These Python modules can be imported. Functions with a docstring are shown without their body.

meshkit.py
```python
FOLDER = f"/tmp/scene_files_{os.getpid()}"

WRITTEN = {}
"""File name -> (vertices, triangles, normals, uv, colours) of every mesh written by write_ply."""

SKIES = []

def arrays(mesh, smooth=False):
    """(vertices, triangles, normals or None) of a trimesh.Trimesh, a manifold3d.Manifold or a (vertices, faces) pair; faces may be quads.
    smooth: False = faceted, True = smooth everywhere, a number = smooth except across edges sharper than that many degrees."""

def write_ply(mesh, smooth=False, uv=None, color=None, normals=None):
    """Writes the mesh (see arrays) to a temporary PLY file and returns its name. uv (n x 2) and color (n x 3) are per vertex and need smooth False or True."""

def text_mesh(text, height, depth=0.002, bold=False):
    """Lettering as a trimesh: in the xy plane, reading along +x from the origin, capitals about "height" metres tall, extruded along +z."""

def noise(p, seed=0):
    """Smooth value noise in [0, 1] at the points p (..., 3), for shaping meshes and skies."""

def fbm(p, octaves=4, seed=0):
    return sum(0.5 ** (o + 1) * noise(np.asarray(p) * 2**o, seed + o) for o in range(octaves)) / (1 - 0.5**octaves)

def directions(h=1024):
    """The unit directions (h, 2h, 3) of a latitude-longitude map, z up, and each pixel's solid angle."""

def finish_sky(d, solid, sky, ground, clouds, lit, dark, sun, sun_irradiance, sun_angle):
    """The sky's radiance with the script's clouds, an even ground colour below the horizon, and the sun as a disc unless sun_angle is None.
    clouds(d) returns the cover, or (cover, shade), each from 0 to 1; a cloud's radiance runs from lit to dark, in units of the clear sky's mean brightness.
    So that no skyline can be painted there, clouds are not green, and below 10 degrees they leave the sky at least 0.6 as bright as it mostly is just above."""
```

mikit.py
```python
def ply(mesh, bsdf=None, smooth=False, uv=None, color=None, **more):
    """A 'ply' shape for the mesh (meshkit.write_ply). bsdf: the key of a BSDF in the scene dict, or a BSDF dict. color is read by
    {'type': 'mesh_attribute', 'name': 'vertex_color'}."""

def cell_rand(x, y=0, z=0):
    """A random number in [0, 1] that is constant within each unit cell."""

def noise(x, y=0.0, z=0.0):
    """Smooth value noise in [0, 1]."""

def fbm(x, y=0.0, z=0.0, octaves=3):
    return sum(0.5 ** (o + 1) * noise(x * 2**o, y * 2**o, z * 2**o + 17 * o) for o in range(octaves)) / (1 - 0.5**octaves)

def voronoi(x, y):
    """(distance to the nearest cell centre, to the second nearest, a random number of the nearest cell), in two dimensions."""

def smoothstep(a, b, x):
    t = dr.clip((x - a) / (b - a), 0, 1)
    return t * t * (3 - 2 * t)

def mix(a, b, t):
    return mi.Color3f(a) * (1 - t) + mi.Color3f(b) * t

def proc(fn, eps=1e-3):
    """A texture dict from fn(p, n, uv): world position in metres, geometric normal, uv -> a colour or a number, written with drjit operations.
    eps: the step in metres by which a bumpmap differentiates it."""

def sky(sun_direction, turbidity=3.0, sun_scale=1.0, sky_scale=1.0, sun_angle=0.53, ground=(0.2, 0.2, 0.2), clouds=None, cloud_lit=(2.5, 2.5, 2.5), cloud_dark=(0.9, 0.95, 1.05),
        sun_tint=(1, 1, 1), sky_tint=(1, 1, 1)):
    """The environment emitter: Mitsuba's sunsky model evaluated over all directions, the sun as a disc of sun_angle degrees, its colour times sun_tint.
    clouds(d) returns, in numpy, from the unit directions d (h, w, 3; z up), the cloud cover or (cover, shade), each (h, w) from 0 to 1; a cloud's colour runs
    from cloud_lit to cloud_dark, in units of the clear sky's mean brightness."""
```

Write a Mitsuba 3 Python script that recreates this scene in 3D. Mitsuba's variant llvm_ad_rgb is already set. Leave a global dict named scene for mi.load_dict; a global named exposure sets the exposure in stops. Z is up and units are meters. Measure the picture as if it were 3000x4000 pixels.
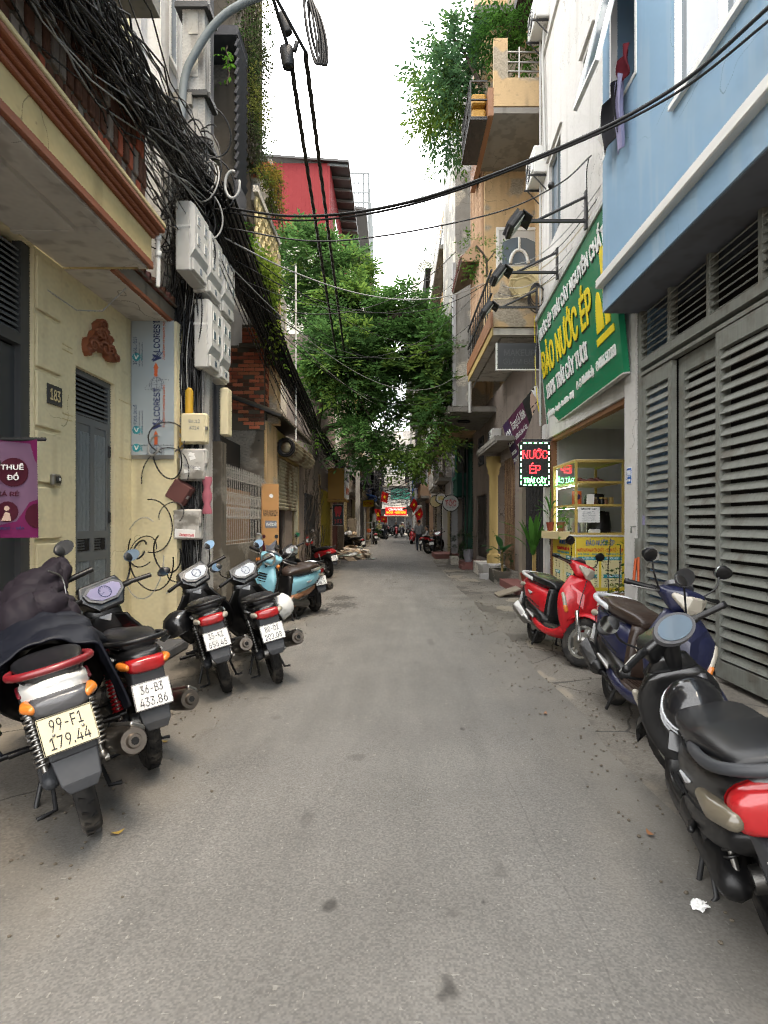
import math, random
import numpy as np, trimesh, drjit as dr, mitsuba as mi, mikit, meshkit
from mikit import proc, noise, fbm, voronoi, cell_rand, smoothstep, mix
import manifold3d as m3
from shapely.geometry import Polygon, Point, box as sbox, LineString
from shapely import affinity

# ---------------------------------------------------------------- camera, sky, exposure
T = mi.ScalarTransform4f
F_PX, CX, CY, EYE = 2400.0, 1543.0, 2042.0, 1.55        # lens of the photograph in pixels of the 3000 x 4000 original
exposure = 4.2
scene, labels = {}, {}
scene['camera'] = {'type': 'perspective', 'fov': math.degrees(2 * math.atan(1500 / F_PX)), 'fov_axis': 'x',
    'to_world': T().look_at(origin=[0, 0, EYE], target=[0, 10, EYE], up=[0, 0, 1]),
    'principal_point_offset_x': -(CX - 1500) / 3000, 'principal_point_offset_y': -(CY - 2000) / 4000,
    'near_clip': 0.05, 'far_clip': 2000.0}
scene['sky'] = mikit.sky([0.25, -0.35, 0.9], turbidity=3, sun_scale=0.2, sun_angle=25, clouds=lambda d: 1.0, sky_scale=1.0,
                         cloud_lit=(2.5, 2.5, 2.5))
# ---------------------------------------------------------------- names and labels
used = {}
def numbered(name):
    k = used.get(name, 0); used[name] = k + 1
    return name if k == 0 else f'{name}_{k:03d}'
class Thing:
    """A top-level object: its parts' keys start with its own key."""
    def __init__(s, name, label=None, cat=None, group=None, kind=None, M=None):
        s.key = numbered(name); s.M = M; labels[s.key] = d = {}
        for k, v in (('label', label), ('category', cat), ('group', group), ('kind', kind)):
            if v: d[k] = v
    def part(s, name, mesh, mat, smooth=False, parent=None, label=None, kind=None, **more):
        base = (parent or s.key) + '__' + name
        return s._put(numbered(base), mesh, mat, smooth, label, kind, **more)
    def own(s, mesh, mat, smooth=False, **more):
        return s._put(s.key, mesh, mat, smooth, None, None, **more)
    def _put(s, key, mesh, mat, smooth, label, kind, **more):
        v, f = join(mesh) if isinstance(mesh, list) else mesh
        v = np.asarray(v, float)
        if s.M is not None: v = v @ s.M[:3, :3].T + s.M[:3, 3]
        scene[key] = mikit.ply((v, f), 'mat_' + mat, smooth, **more)
        if label or kind:
            d = labels.setdefault(key, {})
            if label: d['label'] = label
            if kind: d['kind'] = kind
        return key
def struct(name, mesh, mat, label, smooth=False, **more):
    t = Thing(name, label, None, kind='structure'); t.own(mesh, mat, smooth, **more); return t
# ---------------------------------------------------------------- geometry: everything is (vertices, triangles)
def tri(q):
    q = np.asarray(q, int)
    return np.vstack([q[:, [0, 1, 2]], q[:, [0, 2, 3]]]) if q.shape[1] == 4 else q
def join(ms):
    vs, fs, n = [], [], 0
    for v, f in ms:
        v = np.asarray(v, float); f = tri(f); vs.append(v); fs.append(f + n); n += len(v)
    return np.vstack(vs), np.vstack(fs)
CORN = np.array([[x, y, z] for x in (0, 1) for y in (0, 1) for z in (0, 1)], float)
BOXF = tri([[0, 1, 3, 2], [4, 6, 7, 5], [0, 4, 5, 1], [2, 3, 7, 6], [0, 2, 6, 4], [1, 5, 7, 3]])
def box(x0, x1, y0, y1, z0, z1, bev=0.0):
    lo, hi = np.minimum([x0, y0, z0], [x1, y1, z1]), np.maximum([x0, y0, z0], [x1, y1, z1])
    if not bev: return lo + CORN * (hi - lo), BOXF
    b = min(bev, 0.45 * float((hi - lo).min())); pts = []
    for c in CORN:
        p = lo + c * (hi - lo); s = 1 - 2 * c
        for k in range(3):
            o = s * b; o[k] = 0; pts.append(p + o)
    h = trimesh.convex.convex_hull(np.array(pts)); return np.array(h.vertices), np.array(h.faces)
def xf(m, M):
    v = np.asarray(m[0], float); M = np.asarray(M, float)
    return v @ M[:3, :3].T + M[:3, 3], m[1]
def mat(loc=(0, 0, 0), rz=0, rx=0, ry=0, s=1):
    a, b, c = map(math.radians, (rx, ry, rz))
    Rx = np.array([[1, 0, 0], [0, math.cos(a), -math.sin(a)], [0, math.sin(a), math.cos(a)]])
    Ry = np.array([[math.cos(b), 0, math.sin(b)], [0, 1, 0], [-math.sin(b), 0, math.cos(b)]])
    Rz = np.array([[math.cos(c), -math.sin(c), 0], [math.sin(c), math.cos(c), 0], [0, 0, 1]])
    M = np.eye(4); M[:3, :3] = Rz @ Ry @ Rx * np.asarray(s); M[:3, 3] = loc; return M
def frame(o, ex, ey, ez):
    M = np.eye(4); M[:3, 0], M[:3, 1], M[:3, 2], M[:3, 3] = ex, ey, ez, o; return M
def unit(v): v = np.asarray(v, float); return v / (np.linalg.norm(v) + 1e-12)
def tube(pts, r, n=8, cap=True):
    p = np.asarray(pts, float); k = len(p)
    t = np.gradient(p, axis=0); t /= np.linalg.norm(t, axis=1, keepdims=True) + 1e-12
    a = np.cross(t[0], [0, 0, 1.0] if abs(t[0][2]) < 0.9 else [1.0, 0, 0]); a /= np.linalg.norm(a); A = [a]
    for i in range(1, k):
        a = a - t[i] * (a @ t[i]); a /= np.linalg.norm(a) + 1e-12; A.append(a)
    A = np.array(A); B = np.cross(t, A); ang = np.arange(n) * 2 * np.pi / n
    R = np.broadcast_to(np.asarray(r, float), (k,))[:, None, None]
    v = p[:, None] + R * (np.cos(ang)[None, :, None] * A[:, None] + np.sin(ang)[None, :, None] * B[:, None])
    return rings(v, cap)
def rings(v, cap=True, closed=False):
    v = np.asarray(v, float); k, n = v.shape[:2]
    i, j = np.meshgrid(np.arange(k if closed else k - 1), np.arange(n), indexing='ij'); i2 = (i + 1) % k; j2 = (j + 1) % n
    q = np.stack([i * n + j, i * n + j2, i2 * n + j2, i2 * n + j], -1).reshape(-1, 4)
    f = tri(q); V = v.reshape(-1, 3)
    if cap and not closed:
        c = np.array([v[0].mean(0), v[-1].mean(0)]); m = len(V); V = np.vstack([V, c]); jj = np.arange(n)
        f = np.vstack([f, np.stack([jj * 0 + m, (jj + 1) % n, jj], 1), np.stack([jj * 0 + m + 1, (k - 1) * n + jj, (k - 1) * n + (jj + 1) % n], 1)])
    return V, f
def sup(n, e):
    a = np.arange(n) * 2 * np.pi / n; c, s = np.cos(a), np.sin(a)
    return np.sign(c) * np.abs(c) ** (2 / e), np.sign(s) * np.abs(s) ** (2 / e)
def loft_y(secs, n=20, e=2.6, sub=3):
    """secs: (y, zc, half width, up, down[, xc]): superellipse rings across y, smoothed between."""
    s = np.array([list(x) + [0] * (6 - len(x)) for x in secs], float)
    if sub > 1: s = spl(s, sub)
    c, d = sup(n, e)
    out = [np.stack([x[5] + x[2] * c, np.full(n, x[0]), x[1] + np.where(d > 0, x[3], x[4]) * d], 1) for x in s]
    return rings(np.array(out))
def loft_z(secs, n=20, e=2.6, sub=3):
    """secs: (z, yc, half width, front, back[, xc])"""
    s = np.array([list(x) + [0] * (6 - len(x)) for x in secs], float)
    if sub > 1: s = spl(s, sub)
    c, d = sup(n, e)
    out = [np.stack([x[5] + x[2] * c, x[1] + np.where(d > 0, x[3], x[4]) * d, np.full(n, x[0])], 1) for x in s]
    return rings(np.array(out))
def spl(p, sub):
    """Catmull-Rom through the rows of p."""
    p = np.asarray(p, float); k = len(p)
    if k < 3: return np.array([p[0] + (p[-1] - p[0]) * t for t in np.linspace(0, 1, sub + 1)])
    q = np.vstack([2 * p[0] - p[1], p, 2 * p[-1] - p[-2]]); out = []
    for i in range(k - 1):
        for t in np.arange(sub) / sub:
            a, b, c, d = q[i:i + 4]
            out.append(0.5 * (2 * b + (c - a) * t + (2 * a - 5 * b + 4 * c - d) * t * t + (3 * b - a - 3 * c + d) * t ** 3))
    return np.array(out + [p[-1]])
def lathe(prof, n=24, axis='z', closed=False):
    """prof: (radius, height) along the axis."""
    pr = np.asarray(prof, float); a = np.arange(n) * 2 * np.pi / n
    v = np.stack([pr[:, :1] * np.cos(a), pr[:, :1] * np.sin(a), np.broadcast_to(pr[:, 1:], (len(pr), n))], -1)
    if axis == 'x': v = v[..., [2, 0, 1]]
    if axis == 'y': v = v[..., [1, 2, 0]]
    return rings(v, True, closed)
def prism(poly, h, M=None):
    """A shapely polygon or point list (x, y) extruded by h along z, then placed by M."""
    g = poly if hasattr(poly, 'geoms') or hasattr(poly, 'exterior') else Polygon(poly)
    ms = [trimesh.creation.extrude_polygon(x, h, engine='earcut') for x in getattr(g, 'geoms', [g]) if x.area > 1e-9]
    m = join([(np.array(x.vertices), np.array(x.faces)) for x in ms]); return m if M is None else xf(m, M)
def ball(c, r, n=10):
    m = trimesh.creation.uv_sphere(1.0, count=[n, 2 * n]); return np.array(m.vertices) * np.asarray(r) + np.asarray(c), np.array(m.faces)
def ico(c, r, k=1):
    m = trimesh.creation.icosphere(subdivisions=k); return np.array(m.vertices) * np.asarray(r) + np.asarray(c), np.array(m.faces)
def grid(fn, nu, nv, close=False):
    u, v = np.meshgrid(np.linspace(0, 1, nu), np.linspace(0, 1, nv), indexing='ij')
    V = np.stack(fn(u, v), -1).reshape(-1, 3); i, j = np.meshgrid(np.arange(nu - 1), np.arange(nv - 1), indexing='ij')
    q = np.stack([i * nv + j, (i + 1) * nv + j, (i + 1) * nv + j + 1, i * nv + j + 1], -1).reshape(-1, 4); return V, tri(q)
def sheet(fn, nu, nv, th):
    """A grid given thickness th along its vertex normals."""
    V, Fc = grid(fn, nu, nv); m = trimesh.Trimesh(V, Fc, process=False); N = np.array(m.vertex_normals); n = len(V)
    e = []
    idx = np.arange(n).reshape(nu, nv)
    for a in (idx[0, :], idx[-1, ::-1], idx[::-1, 0], idx[:, -1]):
        e += [[a[i], a[i + 1], a[i + 1] + n, a[i] + n] for i in range(len(a) - 1)]
    return np.vstack([V, V - N * th]), np.vstack([Fc, Fc[:, ::-1] + n, tri(e)])
def bone(chain, refine=0.04, it=6, lam=0.5):
    """Continuous body: hulls of the spheres at the two ends of every bone, joined, refined and smoothed."""
    def sph(c, r): return m3.Manifold.sphere(1, 16).scale(tuple(np.broadcast_to(r, 3).astype(float))).translate(tuple(map(float, c)))
    parts = [m3.Manifold.batch_hull([sph(a, ra), sph(b, rb)]) for a, ra, b, rb in chain]
    m = m3.Manifold.batch_boolean(parts, m3.OpType.Add).refine_to_length(refine).to_mesh()
    t = trimesh.Trimesh(m.vert_properties[:, :3], m.tri_verts); t.merge_vertices()
    trimesh.smoothing.filter_taubin(t, lamb=lam, nu=0.53 if lam == .5 else lam + .03, iterations=it)
    return np.array(t.vertices), np.array(t.faces)
TXT = {}
def text(s, h, depth=0.003, bold=True, width=None, center=True):
    """Lettering in xy, capitals h tall; width squeezes or stretches the line to that many metres; centred on the origin."""
    k = (s, bold)
    if k not in TXT:
        m = meshkit.text_mesh(s, 1.0, 1.0, bold); TXT[k] = (np.array(m.vertices), np.array(m.faces))
    v, f = TXT[k]; v = v.copy()
    lo, hi = v.min(0), v.max(0)
    v[:, 0] -= (lo[0] + hi[0]) / 2 if center else lo[0]
    v[:, 1] -= 0.5
    v *= [h if width is None else width / (hi[0] - lo[0]), h, depth]; return v, f
def on_wall(o, ex, up=(0, 0, 1)):
    """Frame of a flat thing: local x along ex, y up, z out towards the viewer's side (ex x up)."""
    ex, up = unit(ex), unit(up); return frame(o, ex, up, np.cross(ex, up))
# where a pixel of the photograph lies in the street
def at(u, v, Y): return np.array([(u - CX) * Y / F_PX, Y, EYE + (CY - v) * Y / F_PX])
def yx(u, X): return X * F_PX / (u - CX)
def zv(v, Y): return EYE + (CY - v) * Y / F_PX
# ---------------------------------------------------------------- materials
def rgb(*c): return {'type': 'rgb', 'value': list(map(float, c[0] if len(c) == 1 else c))}
def col(c): return c if isinstance(c, dict) else rgb(c)
def add_mat(name, c, rough=0.6, metal=0.0, spec=0.5, clear=0.0, bump=None, bscale=1.0, sheen=0.0):
    b = {'type': 'principled', 'base_color': col(c), 'roughness': rough, 'metallic': metal, 'specular': spec}
    if clear: b |= {'clearcoat': clear, 'clearcoat_gloss': 0.93}
    if sheen: b |= {'sheen': sheen}
    if bump: b = {'type': 'bumpmap', 'arbitrary': bump, 'scale': bscale, 'bsdf': b}
    scene['mat_' + name] = {'type': 'twosided', 'bsdf': b}
    return name
def vcol(): return {'type': 'mesh_attribute', 'name': 'vertex_color'}
def f1(p, s, o=3): return fbm(p.x * s, p.y * s, p.z * s, octaves=o)
def plaster(name, base, dirt, amount=0.5, seed=0.0, rough=0.85, bump=0.004, low=0.5, patch=None):
    """Painted render: mottling, rain streaks, grime rising from the ground; patch = colour of bare render where the paint is gone."""
    base, dirt = mi.Color3f(*base), mi.Color3f(*dirt)
    def fn(p, n, uv):
        m = fbm(p.x * 0.9 + seed, p.y * 0.9, p.z * 0.9, octaves=4)
        fine = noise(p.x * 35, p.y * 35, p.z * 35)
        streak = fbm(p.x * 6 + seed, p.y * 6, p.z * 0.5, octaves=3)
        g = smoothstep(0.5, 0.8, streak) * 0.7 + smoothstep(0.5, 0.8, m) * 0.6
        g = g + smoothstep(low, 0.0, p.z + (m - 0.5) * 0.8) * 0.9
        c = base * (0.86 + 0.28 * m) * (0.95 + 0.1 * fine)
        c = mix(c, dirt, dr.clip(g * amount, 0, 1))
        ck = dr.abs(fbm(p.x * 1.1 + seed, p.y * 1.1, p.z * 1.1 + 5, octaves=4) - 0.5)
        c = mix(c, dirt * 0.5, smoothstep(0.0035, 0.0012, ck) * smoothstep(0.5, 0.6, noise(p.x * 0.8 + seed, p.y * 0.8, p.z * 0.8)) * 0.6)
        c = mix(c, dirt, smoothstep(0.84, 0.9, noise(p.x * 11, p.y * 11, p.z * 11 + seed)) * 0.2)
        if patch is not None:
            w = fbm(p.x * 1.3 + seed, p.y * 1.3 + 7, p.z * 1.3, octaves=4)
            c = mix(c, mi.Color3f(*patch) * (0.7 + 0.6 * fine), smoothstep(0.56, 0.62, w))
        return c
    return add_mat(name, proc(fn), rough, spec=0.25, bump=BUMP if bump else None, bscale=bump or 1)
BUMP = proc(lambda p, n, uv: fbm(p.x * 18, p.y * 18, p.z * 18, octaves=3), eps=3e-3)
plaster('wall_cream', (0.60, 0.535, 0.345), (0.32, 0.265, 0.16), 0.4, 3.0, low=0.7)
plaster('wall_fascia', (0.45, 0.355, 0.18), (0.16, 0.12, 0.06), 0.8, 11.0)
plaster('wall_white', (0.50, 0.49, 0.465), (0.30, 0.285, 0.25), 0.5, 5.0)
plaster('wall_blue', (0.145, 0.285, 0.45), (0.25, 0.36, 0.465), 0.7, 9.0, low=-1)
plaster('wall_ochre', (0.47, 0.335, 0.185), (0.13, 0.10, 0.07), 0.7, 2.0, patch=(0.30, 0.26, 0.2))
plaster('wall_concrete', (0.31, 0.30, 0.28), (0.14, 0.13, 0.11), 0.7, 17.0, patch=(0.46, 0.43, 0.37))
plaster('wall_mossy', (0.115, 0.10, 0.08), (0.035, 0.035, 0.028), 1.0, 21.0, patch=(0.19, 0.175, 0.15))
plaster('wall_brown', (0.20, 0.165, 0.14), (0.08, 0.07, 0.06), 0.7, 6.0)
plaster('wall_grey', (0.38, 0.38, 0.385), (0.28, 0.27, 0.26), 0.5, 4.0)
plaster('wall_slate', (0.06, 0.062, 0.07), (0.07, 0.07, 0.07), 0.4, 14.0, bump=0.002)
plaster('soffit', (0.64, 0.615, 0.565), (0.27, 0.25, 0.22), 0.5, 8.0, low=-1)
plaster('soffit_old', (0.36, 0.34, 0.31), (0.17, 0.16, 0.14), 0.8, 13.0, low=-1)
def asphalt_fn(p, n, uv):
    big = fbm(p.x * 0.45, p.y * 0.22, 3.0, octaves=4)
    mid = fbm(p.x * 3.1, p.y * 2.0, 1.0, octaves=3)
    g = noise(p.x * 130, p.y * 130, 5.0); g2 = noise(p.x * 60 + 9, p.y * 60, 2.0)
    c = mi.Color3f(0.134, 0.128, 0.118) * (0.80 + 0.38 * big) * (0.86 + 0.28 * mid) * (0.8 + 0.4 * g) * (0.9 + 0.2 * fbm(p.x * 9, p.y * 0.7, 4.0, octaves=3))
    c = mix(c, mi.Color3f(0.30, 0.285, 0.25), smoothstep(0.90, 0.97, g2) * 0.35)          # pale stones
    c = mix(c, mi.Color3f(0.055, 0.05, 0.045), smoothstep(0.93, 0.99, noise(p.x * 4.3 + 31, p.y * 3.7, 8.0)) * 0.4)      # oil drops
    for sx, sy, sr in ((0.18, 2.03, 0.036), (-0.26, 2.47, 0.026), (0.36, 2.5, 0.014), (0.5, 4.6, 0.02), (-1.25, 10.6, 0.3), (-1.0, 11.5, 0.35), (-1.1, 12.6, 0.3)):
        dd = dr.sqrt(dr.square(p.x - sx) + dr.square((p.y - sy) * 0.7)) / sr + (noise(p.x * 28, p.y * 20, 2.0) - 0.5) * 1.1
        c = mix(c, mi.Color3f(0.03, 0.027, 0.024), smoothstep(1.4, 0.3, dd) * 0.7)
    ck = dr.abs(p.x - 0.75 - 0.35 * (fbm(p.y * 0.5, 3.0, 1.0, octaves=4) - 0.5)); ck2 = dr.abs(p.x + 0.9 - 0.5 * (fbm(p.y * 0.4, 9.0, 1.0, octaves=4) - 0.5))
    c = mix(c, mi.Color3f(0.04, 0.036, 0.032), smoothstep(0.006, 0.002, ck) * smoothstep(0.5, 0.62, fbm(p.y * 0.6, 5.0, 2.0, octaves=2)) * 0.2)
    c = mix(c, mi.Color3f(0.04, 0.036, 0.032), smoothstep(0.007, 0.002, ck2) * smoothstep(0.48, 0.6, fbm(p.y * 0.5, 8.0, 2.0, octaves=2)) * 0.12)
    edge = smoothstep(0.85, 1.7, dr.abs(p.x + 0.15) + (mid - 0.5) * 0.6)
    c = mix(c, mi.Color3f(0.135, 0.122, 0.102) * (0.6 + 0.7 * mid), edge * 0.6)            # dust towards the edges
    return c
def grit(p, n, uv): return noise(p.x * 110, p.y * 110, 3.0) * 0.6 + fbm(p.x * 9, p.y * 9, 1.0, octaves=3) * 1.6
add_mat('asphalt', proc(asphalt_fn), 0.8, spec=0.3, bump=proc(grit, eps=2e-3), bscale=0.003)
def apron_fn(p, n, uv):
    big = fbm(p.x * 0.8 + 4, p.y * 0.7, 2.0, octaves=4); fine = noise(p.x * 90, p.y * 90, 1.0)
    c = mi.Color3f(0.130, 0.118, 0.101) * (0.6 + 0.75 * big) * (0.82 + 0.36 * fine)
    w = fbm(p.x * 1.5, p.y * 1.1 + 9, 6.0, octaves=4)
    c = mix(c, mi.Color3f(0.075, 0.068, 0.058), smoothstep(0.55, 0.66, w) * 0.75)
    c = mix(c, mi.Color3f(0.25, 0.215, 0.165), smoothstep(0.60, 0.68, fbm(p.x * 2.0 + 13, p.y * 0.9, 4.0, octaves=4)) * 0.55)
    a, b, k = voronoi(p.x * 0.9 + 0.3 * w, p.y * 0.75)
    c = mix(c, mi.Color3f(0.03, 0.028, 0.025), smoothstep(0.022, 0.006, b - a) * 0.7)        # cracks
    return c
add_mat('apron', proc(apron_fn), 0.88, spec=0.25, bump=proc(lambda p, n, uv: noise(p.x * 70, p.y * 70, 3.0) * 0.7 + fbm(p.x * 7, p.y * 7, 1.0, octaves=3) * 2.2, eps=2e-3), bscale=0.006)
def wood_fn(p, n, uv):
    g = fbm(p.x * 30, p.y * 30, p.z * 1.6, octaves=3)
    return mix(mi.Color3f(0.20, 0.12, 0.065), mi.Color3f(0.07, 0.04, 0.022), smoothstep(0.3, 0.7, g))
add_mat('wood_old', proc(wood_fn), 0.7, spec=0.3)
def gatem(p, n, uv):
    m = fbm(p.x * 5, p.y * 5, p.z * 5, octaves=4)
    return mix(mi.Color3f(0.165, 0.172, 0.153), mi.Color3f(0.11, 0.10, 0.08), smoothstep(0.5, 0.75, m) * 0.7) * (0.9 + 0.2 * noise(p.x * 60, p.y * 60, p.z * 4))
add_mat('gate_paint', proc(gatem), 0.55, spec=0.4)
def rusty(p, n, uv):
    m = fbm(p.x * 3, p.y * 3, p.z * 1.2, octaves=4)
    return mix(mi.Color3f(0.36, 0.33, 0.23), mi.Color3f(0.16, 0.11, 0.06), smoothstep(0.45, 0.7, m)) * (0.85 + 0.3 * noise(p.x * 40, p.y * 40, p.z * 40))
add_mat('shutter_old', proc(rusty), 0.6, spec=0.4)
def gald(p, n, uv):
    m = fbm(p.x * 7, p.y * 7, p.z * 7, octaves=4)
    return mix(mi.Color3f(0.42, 0.41, 0.38), mi.Color3f(0.16, 0.15, 0.13), smoothstep(0.45, 0.7, m))
add_mat('box_scuffed', proc(gald), 0.5, spec=0.4)
def polec(p, n, uv):
    m = fbm(p.x * 6, p.y * 6, p.z * 1.0, octaves=4)
    return mix(mi.Color3f(0.33, 0.325, 0.31), mi.Color3f(0.12, 0.11, 0.10), smoothstep(0.4, 0.75, m)) * (0.85 + 0.3 * noise(p.x * 50, p.y * 50, p.z * 50))
add_mat('pole_concrete', proc(polec), 0.85, spec=0.25, bump=BUMP, bscale=0.003)
def barkf(p, n, uv): return mix(mi.Color3f(0.10, 0.08, 0.06), mi.Color3f(0.035, 0.03, 0.025), fbm(p.x * 14, p.y * 14, p.z * 4, octaves=3))
add_mat('bark', proc(barkf), 0.9, spec=0.2, bump=BUMP, bscale=0.01)
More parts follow.
